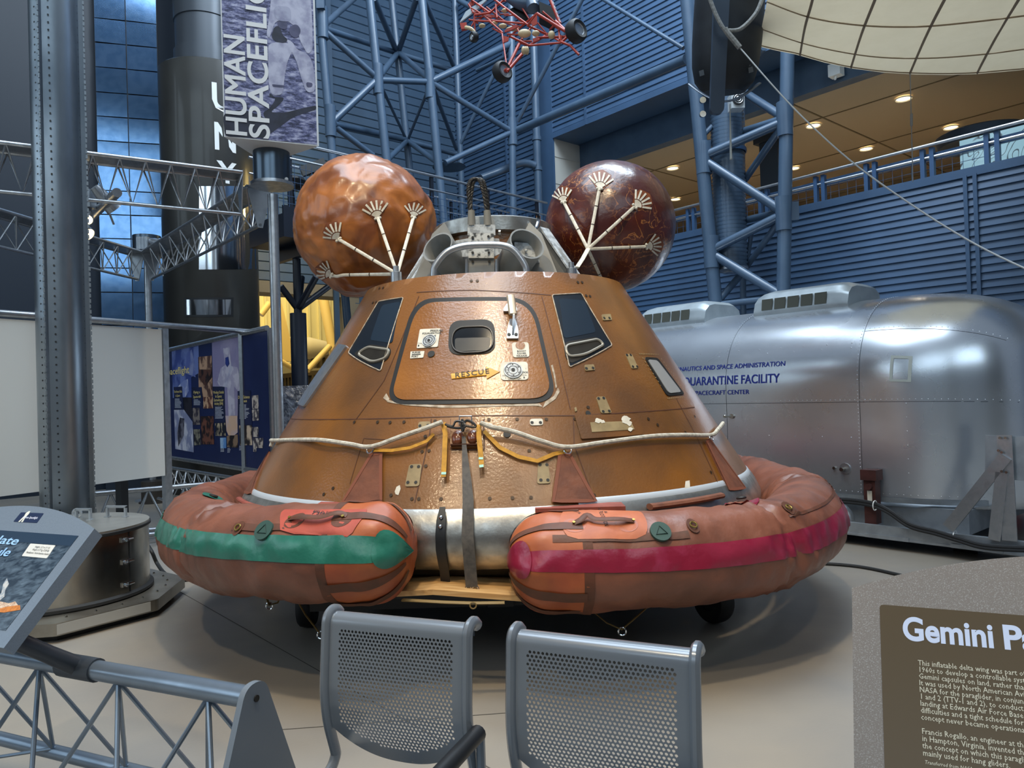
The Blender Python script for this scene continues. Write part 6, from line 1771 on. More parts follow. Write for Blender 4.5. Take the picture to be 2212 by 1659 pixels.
for k in range(3):
    a0 = radians(-85 + 120 * k); e = V3((cos(a0), sin(a0), 0)); s = V3((-sin(a0), cos(a0), 0)); c = V3((CX, CY_, 0))
    q = MB(); z = 0.05; R0 = 0.205 * 1.17
    while z < HC:
        h = 0.043; q.frame(c + e * R0 - s * 0.006 + V3((0, 0, z)), e * random.uniform(0.012, 0.018), s * 0.012, V3((0, 0, h * 0.8))); z += 0.05
    o_ = q.build('toothed_edge', mat('worn_edge_metal', '#8b9297', 0.4, 0.8), colm, smooth=False); o_['kind'] = 'stuff'
    q = MB(); z = 0.06
    while z < HC:
        for sg in (-1, 1):
            w = a0 + sg * radians(17); nn = V3((cos(w), sin(w), 0)); p = c + nn * (0.205 * 0.985) + V3((0, 0, z)); q.disc(p, nn, 0.0085, 8)
        z += 0.068
    o_ = q.build('rivet_holes', M['black'], colm, smooth=False); o_['kind'] = 'stuff'
m = MB(); m.lathe([(0, 0), (0.27, 0), (0.27, 0.02), (0, 0.02)], V3((CX, CY_, 0)), n=24); m.build('base_plate', M['galv'], colm)

# ================================================================ stainless drum
DC = V3((-3.56, 5.76, 0)); DR = 0.635
dr = thing('steel_drum', 'shiny stainless steel drum with lid, latches and handles on an octagonal plinth', 'drum', DC)
OC = [(0.90 * cos(radians(22.5 + 45 * k + 8)), 0.90 * sin(radians(22.5 + 45 * k + 8))) for k in range(8)]
m = MB(); m.prism(round_poly(OC, 0.02, 2), DC + V3((0, 0, 0.05)), (1, 0, 0), (0, 1, 0), (0, 0, 0.085)); pl = m.build('plinth', mat('brushed_plinth', '#a39d92', 0.34, 0.9, '#8f897e', 6), dr, smooth=False)
m = MB(); m.prism([(x * 0.9, y * 0.9) for x, y in OC], DC, (1, 0, 0), (0, 1, 0), (0, 0, 0.05)); m.build('toe_kick', M['black'], dr, smooth=False)
m = MB(); i0, i1 = 5, 6
pts = [V3((DC.x + x, DC.y + y, 0.06)) for x, y in OC]
fr_ = min(range(8), key=lambda k: ((pts[k] + pts[(k + 1) % 8]) / 2 - V3((0.6, 0, 0))).length)
a, c = pts[fr_], pts[(fr_ + 1) % 8]; dd = (c - a); nn = dd.cross(V3((0, 0, 1))).normalized()
m.frame(a + nn * 0.001, dd * 0.92, nn * 0.004, V3((0, 0, 0.068))); m.build('pale_strip', mat('pale_sheet', '#b9b8b3', 0.4, 0.5), pl, smooth=False)
m = MB()
for k in range(26):
    w = 2 * pi * k / 26; m.mark(); m.sphere(DC + V3((0.76 * cos(w), 0.76 * sin(w), 0.137)), 0.010, 6, 4)
m.build_each('bolt', M['steel'], pl)
ZL = 0.655
m = MB(); m.lathe([(DR, 0.135), (DR, ZL - 0.02)], DC, n=96); m.build('body', M['steel'], dr)
m = MB(); m.lathe([(DR, 0.137), (DR + 0.028, 0.145), (DR + 0.028, 0.165), (DR, 0.178)], DC, n=72); m.build('bottom_gasket', M['rubber'], dr)
m = MB(); m.lathe([(DR + 0.002, ZL - 0.03), (DR + 0.016, ZL - 0.022), (DR + 0.016, ZL - 0.005), (DR, ZL)], DC, n=72); m.build('top_gasket', M['rubber'], dr)
m = MB(); m.lathe([(DR + 0.006, ZL - 0.003), (DR + 0.006, ZL + 0.012), (0, ZL + 0.016)], DC, n=72); m.build('lid', mat('brushed_lid', '#c4c2bb', 0.35, 0.85, '#b2b0a9', 5), dr)
def lid_handle(px, py, Y, w, nm='lid_handle'):
    p = at(px, py, Y); p.z = ZL + 0.014; e = V3((0.96, -0.2, 0)).normalized()
    m = MB(); t = 0.018
    for sg in (-1, 1):
        m.frame(p + e * (sg * w / 2 - 0.02) - V3((0, 0.015, 0)), e * 0.04, V3((0, 0.05, 0)), V3((0, 0, 0.006)))
        m.frame(p + e * (sg * w / 2 - 0.008), e * 0.016, V3((0, 0.03, 0)), V3((0, 0, 0.085)))
    m.frame(p - e * (w / 2 + 0.008) + V3((0, 0, 0.075)), e * (w + 0.016), V3((0, 0.03, 0)), V3((0, 0, 0.016)))
    return m.build(nm, M['galv'], dr, smooth=False)
lid_handle(250, 1119, 6.1, 0.17); lid_handle(178, 1122, 6.0, 0.13)
m = MB(); p = at(166, 1100, 6.15); p.z = ZL + 0.05; m.torus(p, (0.2, -1, 0), 0.03, 0.012, 16, 8); m.build('lifting_eye', M['galv'], dr)
def dth(px, py): p = at(px, py, 5.5); return p
DA = -0.22
m = MB(); c = cos(DA); s = sin(DA)
m.frame(DC + V3((c, s, 0)) * DR + V3((0, 0, 0.17)), V3((-s, c, 0)) * 0.008, V3((c, s, 0)) * 0.003, V3((0, 0, ZL - 0.2))); m.build('door_gap', M['black'], dr, smooth=False)
for z in (0.24, 0.41, 0.575):
    m = MB(); w = DA - 0.05; e = V3((cos(w), sin(w), 0)); t = V3((-sin(w), cos(w), 0)); p = DC + e * (DR + 0.006) + V3((0, 0, z))
    m.box(p, 0.085, 0.012, 0.034, (t, e, (0, 0, 1))); m.torus(p + e * 0.012 - t * 0.012, e, 0.014, 0.004, 14, 6); m.rod(p + e * 0.012 + t * 0.01, p + e * 0.016 + t * 0.055, 0.007, 6)
    m.build('latch', M['chrome'], dr)

# ================================================================ foreground barrier with its two reading panels
M['railgrey'] = mat('blue_grey_rail', '#8d99a6', 0.30, 0.75, '#7f8b98', 5, rough2=0.36)
M['plategrey'] = mat('grey_end_plate', '#6f7780', 0.45, 0.2)
BD = V3((0.915, -0.402, 0)).normalized(); BNn = V3((-BD.y, BD.x, 0)) * -1
if BNn.y > 0: BNn = -BNn
bar_r = at(545, 1507, 2.39); ZB_ = bar_r.z
B0 = V3((bar_r.x, bar_r.y, 0))
fb = thing('truss_barrier', 'aluminium lattice barrier in the lower left foreground with a grey end plate', 'barrier', B0 - BD * 1.0, 'low truss barriers near the viewer')
BLn = 2.6; RT_ = 0.035
m = MB(); m.rod(B0 - BD * BLn + V3((0, 0, ZB_)), B0 + V3((0, 0, ZB_)), RT_, 20)
m.build('top_rail', M['railgrey'], fb)
ZLO = 0.16
for sg in (-1, 1):
    m = MB(); m.rod(B0 - BD * BLn + BNn * 0.20 * sg + V3((0, 0, ZLO)), B0 + BNn * 0.20 * sg + V3((0, 0, ZLO)), 0.028, 14); m.build('bottom_rail', M['railgrey'], fb)
NBAY = 6; bl = 0.425
for sg in (-1, 1):
    for k in range(NBAY):
        p1 = B0 - BD * (0.19 + bl * k) + V3((0, 0, ZB_ - 0.025)); lo = V3((0, 0, ZLO + 0.02)) + BNn * 0.19 * sg
        m = MB(); m.tube(smooth_path([B0 - BD * (0.19 + bl * (k - 0.5)) + lo, p1.lerp(B0 - BD * (0.19 + bl * (k - 0.5)) + lo, 0.06) - V3((0, 0, 0.0)), p1, p1.lerp(B0 - BD * (0.19 + bl * (k + 0.5)) + lo, 0.06), B0 - BD * (0.19 + bl * (k + 0.5)) + lo], 4), 0.0085, 8); m.build('lacing_bar', M['railgrey'], fb)
for k in range(NBAY):
    p = B0 - BD * (0.19 + bl * (k - 0.5)) + V3((0, 0, ZLO + 0.02))
    m = MB(); m.tube([p + BNn * 0.19, p - BD * bl * 0.5, p - BNn * 0.19], 0.007, 6); m.build('cross_bar', M['railgrey'], fb)
m = MB(); pr_ = round_poly([(-0.042, ZB_ + 0.05), (0.042, ZB_ + 0.05), (0.30, 0.0), (-0.30, 0.0)], [0.04, 0.04, 0.01, 0.01], 6)
m.prism(pr_, B0 - BD * 0.006, BNn, (0, 0, 1), BD * 0.022); ep = m.build('end_plate', M['plategrey'], fb, angle=30)
m = MB(); m.disc(B0 + BD * 0.016 + V3((0, 0, ZB_)), BD, 0.011, 14, 0.004); m.build('end_bolt', M['ink'], ep)

def read_panel(name, label, O, U, Vd, w, h, th, arc, matn):
    """O top-left corner, U along the top, Vd down the face; arc = rise of the curved top"""
    U = V3(U).normalized(); Vd = V3(Vd).normalized(); N_ = U.cross(Vd).normalized()
    if N_.dot(CO - O) < 0: N_ = -N_
    t = thing(name, label, 'sign', O + U * w / 2 + Vd * h)
    pts = [(0, h), (0, 0)] + [(w * k / 24, -arc * (1 - (2 * k / 24 - 1) ** 2)) for k in range(1, 24)] + [(w, 0), (w, h)]
    def P(x, y, o=0.0): return O + U * x + Vd * y + N_ * o
    m = MB(); m.prism([(x, y) for x, y in pts], O - N_ * th, U, Vd, N_ * th); b = m.build('frame', matn, t, angle=30)
    return t, P, b
# right panel
O2 = at(1840, 1270, 1.62); gsp = mat('sparkling_grey_brown', '#8a7d72', 0.42, 0.35, '#a9a097', 420, (0.52, 0.68), bump=0.10, bscale=600)
Vd2 = (at(1845, 1659, 1.45) - O2).normalized()
t, P, b = read_panel('reading_panel', 'tilted sparkly grey-brown reading panel headed Gemini, lower right foreground', O2, BD, Vd2, 0.92, 0.66, 0.03, 0.10, gsp)
def p2(px, py):
    n_ = BD.cross(Vd2); q = on_plane(px, py, O2, n_); d = q - O2
    # components on the oblique axes
    y = 0; A = BD; Bv = Vd2; ab = A.dot(Bv); da, db = d.dot(A), d.dot(Bv); y = (db - ab * da) / (1 - ab * ab); x = da - ab * y
    return x, y
x0, y0 = p2(1899, 1306); x1, _ = p2(1912, 1659)
x0 = (x0 + x1) / 2
m = MB(); m.prism(round_poly([(x0, y0), (0.92 - x0, y0), (0.92 - x0, 0.60), (x0, 0.60)], 0.008, 4), P(0, 0, 0.0005), BD, Vd2, BD.cross(Vd2).normalized() * (0.0012 if BD.cross(Vd2).dot(CO - O2) > 0 else -0.0012)); sc = m.build('text_plate', mat('dark_brown_plate', '#5a4526', 0.35), b, smooth=False)
def ptext(s, px, py, px2, size, mt, P, p_, bold=0.0, par=None, shear=0.0):
    x, y = p_(px, py); xe, ye = p_(px2, py)
    q = MB(); w = xe - x
    q.fit(s, w, lambda a, c: P(x + a, y - c, 0.0022), size, bold=bold, shear=shear); return q.build_each('lettering', mt, par)
PW_ = mat('panel_white_text', '#dfe2f2', 0.4); PC_ = mat('panel_cream_text', '#e0d3b6', 0.4)
x, y = p2(1951, 1381); xe, _ = p2(2148, 1404)
m = MB(); m.fit('Gemini', xe - x, lambda a, c: P(x + a, y - c, 0.0022), 0.046 / 0.7, bold=0.03, res=8); x2, y2 = p2(2171, 1409)
m.fit('Paraglider', (xe - x) * 1.62, lambda a, c: P(x2 + a, y - c, 0.0022), 0.046 / 0.7, bold=0.03, res=8); m.build_each('lettering', PW_, sc)
L0 = ['This inflatable delta wing was part of a plan in the', '1960s to develop a controllable system for landing', 'Gemini capsules on land, rather than parachuting to sea.', 'It was used by North American Aviation and', 'NASA for the paraglider, in conjunction with vehicles', '1 and 2 (TTV-1 and 2), to conduct experiments for', 'landing at Edwards Air Force Base in California. Technical', 'difficulties and a tight schedule for the flights meant the', 'concept never became operational.', '', 'Francis Rogallo, an engineer at the NASA center', 'in Hampton, Virginia, invented the flexible wing,', 'the concept on which this paraglider is based and now', 'mainly used for hang gliders.']
xa_, ya_ = p2(1981, 1437); xb_, yb_ = p2(1995, 1626)
for k, s in enumerate(L0):
    if not s: continue
    yy = ya_ + (yb_ - ya_) * k / 12.6; xx = (xa_ + xb_) / 2
    m = MB(); m.text(s, 0.0148, lambda a, c: P(xx + a * 0.83, yy - c, 0.0022), res=1, bold=0.004); m.build('lettering', PC_, sc)
m = MB(); xx, yy = p2(1997, 1650); m.text('Transferred from NASA', 0.0095, lambda a, c: P(xx + a * 0.83, yy - c, 0.0022), res=1, shear=0.2); m.build('lettering', PC_, sc)
# its stand
m = MB(); q = P(0.46, 0.6, -0.03); m.rod((q.x, q.y, 0.0), q, 0.05, 14); m.lathe([(0, 0), (0.2, 0), (0.2, 0.015), (0, 0.015)], (q.x, q.y, 0), n=24); m.build('stand', M['plategrey'], t)

# left panel
TR = at(204, 1142, 2.72); BRp = at(8, 1400, 2.41); Vd3 = (BRp - TR).normalized(); h3 = (BRp - TR).length
w3 = 0.92; O3 = TR - BD * w3
t3_, P3, b3 = read_panel('reading_panel', 'tilted grey reading panel with a sea photograph, clamped to the lattice barrier at lower left', O3, BD, Vd3, w3, h3, 0.045, 0.085, mat('panel_blue_grey', '#7f8b99', 0.4, 0.3, '#76828f', 300))
def p3(px, py):
    n_ = BD.cross(Vd3); q = on_plane(px, py, O3, n_); d = q - O3
    A, Bv = BD, Vd3; ab = A.dot(Bv); da, db = d.dot(A), d.dot(Bv); yy = (db - ab * da) / (1 - ab * ab); return da - ab * yy, yy
sea = bpy.data.materials.new('sea_photograph'); sea.use_nodes = True
nt = sea.node_tree; b_ = nt.nodes['Principled BSDF']; b_.inputs['Roughness'].default_value = 0.25
tc = nt.nodes.new('ShaderNodeTexCoord'); mp = nt.nodes.new('ShaderNodeMapping'); mp.inputs['Scale'].default_value = (18, 60, 60)
nz = nt.nodes.new('ShaderNodeTexNoise'); nz.inputs['Scale'].default_value = 1.0; nz.inputs['Detail'].default_value = 5; nz.inputs['Distortion'].default_value = 0.6
cr = nt.nodes.new('ShaderNodeValToRGB'); cr.color_ramp.elements[0].position = 0.38; cr.color_ramp.elements[0].color = srgb('#22303f'); cr.color_ramp.elements[1].position = 0.75; cr.color_ramp.elements[1].color = srgb('#5f6f7e')
nt.links.new(tc.outputs['Object'], mp.inputs[0]); nt.links.new(mp.outputs[0], nz.inputs['Vector']); nt.links.new(nz.outputs[0], cr.inputs[0]); nt.links.new(cr.outputs[0], b_.inputs['Base Color'])
xr, yt = p3(170, 1158); _, ybm = p3(10, 1362)
NN3 = BD.cross(Vd3).normalized(); NN3 = NN3 if NN3.dot(CO - O3) > 0 else -NN3
def flat3(nm, pts, o, mt, par, th=0.0012):
    q = MB(); q.prism(pts, P3(0, 0, o - th), BD, Vd3, NN3 * th); return q.build(nm, mt, par, smooth=False)
sc3 = flat3('picture', [(w3 - xr, yt), (xr, yt), (xr, ybm), (w3 - xr, ybm)], 0.0015, sea, b3)
flat3('sky_strip', [(w3 - xr, yt), (xr, yt), (xr, yt + 0.045), (w3 - xr, yt + 0.045)], 0.0020, mat('dark_sea_blue', '#26384c', 0.3), sc3)
m = MB(); xe, ye = p3(36, 1178); m.fit('Boilerplate', 0.37, lambda a, c: P3(xe - 0.37 + a, ye - c, 0.0035), 0.05, bold=0.016, res=6); xe2, ye2 = p3(18, 1203); m.fit('Command Module', 0.53, lambda a, c: P3(xe2 - 0.53 + a, ye2 - c, 0.0035), 0.05, bold=0.016, res=6)
m.build_each('lettering', mat('pale_blue_text', '#9cc4ee', 0.4), sc3)
st = flat3('data_sticker', round_poly([p3(67, 1175), p3(121, 1179), p3(102, 1207), p3(48, 1202)], 0.004, 3), 0.0030, mat('sticker_white', '#d8d6cf', 0.5), sc3)
for k, (s, xx0, yy0, xx1) in enumerate((('Height: 3.3 m (11 ft)', 76, 1184, 108), ('Weight: 4,177 kg (9,200 lb)', 70, 1190, 106), ('Manufacturer: North American Aviation', 57, 1196, 107))):
    x, y = p3(xx0, yy0); xe, _ = p3(xx1, yy0 + 2.5)
    m = MB(); m.fit(s, xe - x, lambda a, c: P3(x + a, y - c, 0.0034), 0.012); m.build_each('lettering', M['ink'], st)
lg = flat3('logo_plate', round_poly([p3(46, 1107), p3(95, 1109), p3(80, 1130), p3(29, 1127)], 0.004, 3), 0.0012, mat('logo_navy', '#1f2c4a', 0.35), b3)
fx, fy = p3(40, 1128); fh = 0.052
flat3('figure_mark', [(fx, fy), (fx + 0.006, fy - fh * 0.55), (fx + 0.002, fy - fh * 0.8), (fx + 0.008, fy - fh), (fx + 0.018, fy - fh), (fx + 0.022, fy - fh * 0.75), (fx + 0.020, fy - fh * 0.4), (fx + 0.026, fy), (fx + 0.018, fy), (fx + 0.013, fy - fh * 0.4), (fx + 0.008, fy)], 0.0022, mat('figure_white', '#dcdccf', 0.5), lg)
x, y = p3(50, 1120); m = MB(); m.fit('Human Spaceflight', 0.085, lambda a, c: P3(x + a, y - c, 0.0026), 0.014, bold=0.01); m.build_each('lettering', PW_, lg)
# raft in the photograph (flat print)
flat3('raft_print', [p3(-20, 1322), p3(10, 1324), p3(45, 1318), p3(44, 1308), p3(20, 1310), p3(-20, 1308)], 0.0026, mat('raft_orange_print', '#d8853a', 0.4, 0, '#b86a2c', 90), sc3)
flat3('capsule_print', [p3(-14, 1300), p3(4, 1282), p3(8, 1262), p3(16, 1250), p3(20, 1262), p3(12, 1276), p3(10, 1290), p3(-4, 1302)], 0.0026, mat('capsule_white_print', '#c9c6c0', 0.4, 0, '#8d97a3', 90), sc3)
flat3('crew_print', [p3(-16, 1320), p3(2, 1300), p3(20, 1304), p3(34, 1300), p3(40, 1308), p3(14, 1312)], 0.0028, mat('crew_print', '#e0c8b0', 0.4, 0, '#a06a48', 120), sc3)
m = MB(); q = P3(w3 * 0.93, h3 - 0.05, -0.05); c = V3((q.x, q.y, ZB_)); k_ = (c - B0).dot(BD); c = B0 + BD * k_ + V3((0, 0, ZB_))
m.tube([c - BD * 0.09, c + BD * 0.09], 0.042, 16); m.tube([c, c.lerp(q, 0.5), q + (q - c) * 0.0], [0.035, 0.03, 0.03], 10)
m.build('clamp', mat('dark_clamp', '#3e444c', 0.4, 0.3), t3_)

# ================================================================ perforated seats
M['seatgrey'] = mat('grey_coated_steel', '#767d85', 0.26, 0.25, coat=0.35, coat_rough=0.1)
SD = V3((0.919, -0.394, 0)).normalized(); SNn = V3((-0.394, -0.919, 0)).normalized()   # along the row, towards the viewer
prof = [(-0.060, -0.055), (-0.063, -0.038), (-0.055, -0.018), (-0.038, -0.005), (-0.015, 0.0), (0.006, -0.006), (0.018, -0.022), (0.022, -0.045), (0.026, -0.09), (0.034, -0.17), (0.040, -0.24), (0.038, -0.30), (0.028, -0.36), (0.010, -0.42), (-0.006, -0.47)]
prof_l = [0.0]
for a, c in zip(prof[:-1], prof[1:]): prof_l.append(prof_l[-1] + sqrt((a[0] - c[0]) ** 2 + (a[1] - c[1]) ** 2))
def pf(l):
    l = min(max(l, 0), prof_l[-1])
    for k in range(len(prof) - 1):
        if l <= prof_l[k + 1] + 1e-9:
            f_ = (l - prof_l[k]) / (prof_l[k + 1] - prof_l[k]); return prof[k][0] + (prof[k + 1][0] - prof[k][0]) * f_, prof[k][1] + (prof[k + 1][1] - prof[k][1]) * f_
    return prof[-1]
LT = prof_l[-1]; L_HOLE = prof_l[6] + 0.024
def holed(m, fn, w, l0, l1, pit, inside, lim, bk):
    """hex perforated sheet: fn(x, l) -> point, x in [-w/2, w/2]; lim(x) the free lower edge"""
    nr = int((l1 - l0) / (pit * 0.88)); h = (l1 - l0) / nr
    nc = int(w / pit)
    pw = w / nc
    for r in range(nr):
        sh = pw / 2 if r % 2 else 0
        for c in range(-1, nc + 1):
            xa = max(-w / 2, -w / 2 + c * pw + sh); xb = min(w / 2, -w / 2 + (c + 1) * pw + sh)
            if xb - xa < 1e-6: continue
            la, lb = l0 + r * h, l0 + (r + 1) * h; xc = (xa + xb) / 2; lc = (la + lb) / 2
            if la >= lim(xc): continue
            full = xb - xa > pw * 0.99 and inside(xc, lc) and lb < lim(xa) and lb < lim(xb)
            if full:
                R = pw * 0.36; ids = []
                sq8 = [(xa, la), (xc, la), (xb, la), (xb, lc), (xb, lb), (xc, lb), (xa, lb), (xa, lc)]
                for o in (V3((0, 0, 0)), bk):
                    i = len(m.V); ids.append(i)
                    for x, l in sq8: m.v(fn(x, l) + o)
                    for x, l in sq8:
                        w_ = atan2(l - lc, x - xc); m.v(fn(xc + R * cos(w_), lc + R * sin(w_)) + o)
                    for k in range(8):
                        q = (i + k, i + (k + 1) % 8, i + 8 + (k + 1) % 8, i + 8 + k)
                        m.f(*(q if o.length == 0 else q[::-1]))
                i, j = ids
                for k in range(8): m.f(i + 8 + k, i + 8 + (k + 1) % 8, j + 8 + (k + 1) % 8, j + 8 + k)
            else:
                for o in (V3((0, 0, 0)), bk):
                    pts_ = [fn(x, min(l, lim(x))) + o for x, l in ((xa, la), (xc, la), (xb, la), (xb, lb), (xc, lb), (xa, lb))]
                    i = len(m.V)
                    for p in pts_: m.v(p)
                    if o.length == 0: m.f(i, i + 1, i + 4, i + 5); m.f(i + 1, i + 2, i + 3, i + 4)
                    else: m.f(i + 5, i + 4, i + 1, i); m.f(i + 4, i + 3, i + 2, i + 1)
    # free edge
    N_ = 60
    for k in range(N_):
        x0, x1 = -w / 2 + w * k / N_, -w / 2 + w * (k + 1) / N_
        p, q = fn(x0, min(l1, lim(x0))), fn(x1, min(l1, lim(x1))); m.quad(p, q, q + bk, p + bk)
def make_seat(label, xl, yl, xr_, yr, ztop, arm):
    Lp = at(xl, yl, (CH - ztop) / (yl - (HY + ROLL * (PW / 2 - xl))) * F); Rp = at(xr_, yr, (CH - ztop) / (yr - (HY + ROLL * (PW / 2 - xr_))) * F)
    C = (Lp + Rp) / 2; e = V3((Rp.x - Lp.x, Rp.y - Lp.y, 0)); wt = e.length; e.normalize(); n_ = V3((e.y, -e.x, 0))
    if n_.y > 0: n_ = -n_
    base = V3((C.x, C.y, ztop))
    t = thing('perforated_seat', label, 'chair', V3((C.x, C.y, 0)) + n_ * 0.2, 'perforated steel seats in the foreground')
    w = wt - 0.05
    def fb_(x, l):
        d, z = pf(l); return base + e * x + n_ * d + V3((0, 0, z))
    lim = lambda x: LT - 0.10 * abs(x / (w / 2)) ** 2.4
    m = MB()
    # top roll solid, then the perforated field
    k0 = L_HOLE
    nseg = 24
    m.grid(lambda u, v: fb_(-w / 2 + w * u, k0 * v), nseg, 16)
    ins = lambda x, l: abs(x) < w / 2 - 0.038 and l < LT - 0.045 - 0.115 * abs(x / (w / 2)) ** 2.2
    m.grid(lambda u, v: fb_(-w / 2 + w * u, k0 * v) - n_ * 0.003 - V3((0, 0, 0.002)), nseg, 16)
    holed(m, fb_, w, k0, LT, 0.0136, ins, lim, n_ * -0.003)
    m.build('backrest', M['seatgrey'], t, angle=60, recalc=False)
    for sg in (-1, 1):
        P = [base + e * (sg * (wt / 2 - 0.012)) + n_ * (d - 0.002) + V3((0, 0, z)) for d, z in prof[2:]]
        P += [base + e * (sg * (wt / 2 - 0.012)) + n_ * d + V3((0, 0, z)) for d, z in ((-0.008, -0.49), (0.02, -0.52), (0.08, -0.535), (0.2, -0.525), (0.35, -0.51), (0.42, -0.52))]
        q = MB(); q.tube(smooth_path(P, 4), 0.0165, 10, flat=1.25); q.build('side_frame', M['seatgrey'], t)
    # seat pan
    zs = ztop - 0.50
    def fs(x, l): 
        d = 0.035 + l; s_ = abs(x / (w / 2)); z = -0.535 + 0.03 * s_ ** 2 + 0.02 * (l / 0.4) ** 2 - (0.03 * max(0, (l - 0.34) / 0.08) ** 2)
        return base + e * x + n_ * d + V3((0, 0, z))
    m = MB()
    lim2 = lambda x: 0.44
    def fs2(x, l):
        cut = 0.075 * (1 - abs(x / (w / 2)) ** 2.0)
        return fs(x, cut + l * (0.44 - cut) / 0.44)
    holed(m, fs2, w, 0.0, 0.44, 0.0136, lambda x, l: abs(x) < w / 2 - 0.04 and 0.03 + 0.05 * abs(x / (w / 2)) < l < 0.38 - 0.1 * abs(x / (w / 2)) ** 3, lim2, V3((0, 0, -0.003)))
    m.build('seat', M['seatgrey'], t, angle=60, recalc=False)
    q = MB(); c = base + n_ * 0.2 + V3((0, 0, -0.58)); q.box(c, wt + 0.0, 0.07, 0.05, (e, n_, (0, 0, 1))); q.build('beam', M['plategrey'], t, smooth=False)
    for sg in (-0.6, 0.6):
        q = MB(); b0 = base + n_ * 0.2 + e * sg * wt / 2; q.tube([V3((b0.x, b0.y, 0.02)) - n_ * 0.2, V3((b0.x, b0.y, 0.05)), V3((b0.x, b0.y, 0.02)) + n_ * 0.22], 0.018, 8); q.rod((b0.x, b0.y, 0.04), (b0.x, b0.y, base.z - 0.58), 0.025, 10); q.build('leg', M['plategrey'], t)
    if arm:
        xo = wt / 2 + 0.022
        P = [base + e * xo + n_ * a + V3((0, 0, z)) for a, z in ((0.02, -0.56), (0.02, -0.34), (0.03, -0.325), (0.06, -0.32), (0.36, -0.32), (0.40, -0.34), (0.40, -0.55))]
        q = MB(); q.tube(smooth_path(P, 4), 0.014, 8); ao = q.build('armrest', M['seatgrey'], t)
        q = MB(); q.rod(base + e * xo + n_ * 0.035 + V3((0, 0, -0.318)), base + e * xo + n_ * 0.37 + V3((0, 0, -0.318)), 0.026, 14); q.build('arm_pad', M['black'], ao)
    return t
make_seat('grey perforated steel seat on the left, with a black armrest', 706, 1319, 1022, 1348, 0.86, True)
make_seat('grey perforated steel seat on the right, nearer the brown reading panel, no armrest in view', 1102, 1358, 1512, 1404, 0.86, False)
# ================================================================ steel bracing in front of the back walls
SD_ = {'A': (13.2), 'B': 13.8, 'C': 15.6, 'D': 14.4, 'E': 16.4, 'F': 15.4}
def ext(p, q, z):      # continue the line p-q to height z
    t = (z - p.z) / (q.z - p.z); return p + (q - p) * t
bf = thing('steel_bracing_frame', 'tall frame of slate-blue steel tubes standing before the back corner walls', 'steel frame', at(860, 600, 14.5).xy.to_3d())
def colm_(p0, p1, Y, r, top=12.0, bot=0.0):
    a = at(p0[0], p0[1], Y); c = at(p1[0], p1[1], Y)
    m = MB(); m.rod(ext(c, a, top), ext(a, c, bot), r, 14)
    return m.build('column', M['bluesteel'], bf)
def sleeve(p, Y, r):
    c = at(p[0], p[1], Y); m = MB(); m.rod(c - V3((0, 0, 0.28)), c + V3((0.0, 0, 0.28)), r, 14); return m.build('joint_sleeve', M['bluesteel'], bf)
colm_((688, 0), (719, 347), 13.2, 0.075); colm_((799, 0), (834, 336), 13.8, 0.082); colm_((847, 0), (883, 347), 15.6, 0.075); colm_((912, 0), (946, 347), 14.4, 0.085); colm_((983, 17), (994, 325), 16.4, 0.07); colm_((1105, 81), (1108, 413), 15.4, 0.075)
for p, Y in (((697, 50), 13.2), ((714, 262), 13.2), ((817, 172), 13.8), ((929, 182), 14.4), ((1107, 285), 15.4)): sleeve(p, Y, 0.10)
def brc(p, Y0, q, Y1, r=0.06):
    m = MB(); m.rod(at(p[0], p[1], Y0), at(q[0], q[1], Y1), r, 10); return m.build('brace', M['bluesteel'], bf)
for p, Y0, q, Y1, r in (((701, 62), 13.2, (853, 113), 15.6, .055), ((860, 116), 15.6, (974, 151), 16.4, .055), ((699, 65), 13.2, (814, 168), 13.8, .06), ((813, 174), 13.8, (718, 264), 13.2, .065),
                        ((699, 55), 13.2, (766, -4), 15.6, .06), ((822, 162), 13.8, (858, 116), 15.6, .06), ((862, 115), 15.6, (926, 170), 14.4, .06), ((820, 173), 13.8, (926, 177), 14.4, .06), ((856, 110), 15.6, (808, -4), 13.8, .06),
                        ((861, 110), 15.6, (900, -4), 14.4, .06), ((915, -4), 14.4, (980, 142), 16.4, .055), ((934, 175), 14.4, (1103, 94), 15.4, .07), ((934, 180), 14.4, (1105, 284), 15.4, .06), ((722, 268), 13.2, (880, 303), 15.6, .06), ((880, 305), 15.6, (986, 333), 16.4, .055),
                        ((716, 268), 13.2, (806, 336), 13.8, .055), ((880, 304), 15.6, (836, 346), 13.8, .055), ((880, 304), 15.6, (946, 352), 14.4, .055), ((822, 183), 13.8, (878, 302), 15.6, .03), ((926, 190), 14.4, (881, 302), 15.6, .03), ((936, 190), 14.4, (986, 322), 16.4, .045),
                        ((1105, 286), 15.4, (962, 352), 14.4, .06), ((990, 320), 16.4, (1072, 150), 15.9, .045), ((1072, 152), 15.9, (1104, 94), 15.4, .03), ((990, 0), 16.2, (1030, 22), 15.9, .06), ((1118, 262), 15.4, (1262, -10), 14.0, .045), ((1120, 281), 15.4, (1482, 128), 11.9, .085), ((1296, -6), 13.4, (1476, 104), 11.9, .035), ((1030, 152), 16.3, (1102, 118), 15.5, .04)):
    brc(p, Y0, q, Y1, r)
# junction box on the left column
p = at(693, 8, 13.1)
m = MB(); m.box(p, 0.14, 0.1, 0.2); solo(m, 'junction_box', M['bluesteel'], 'small box clamped to the bracing column beside the banner top', 'junction box', smooth=False)
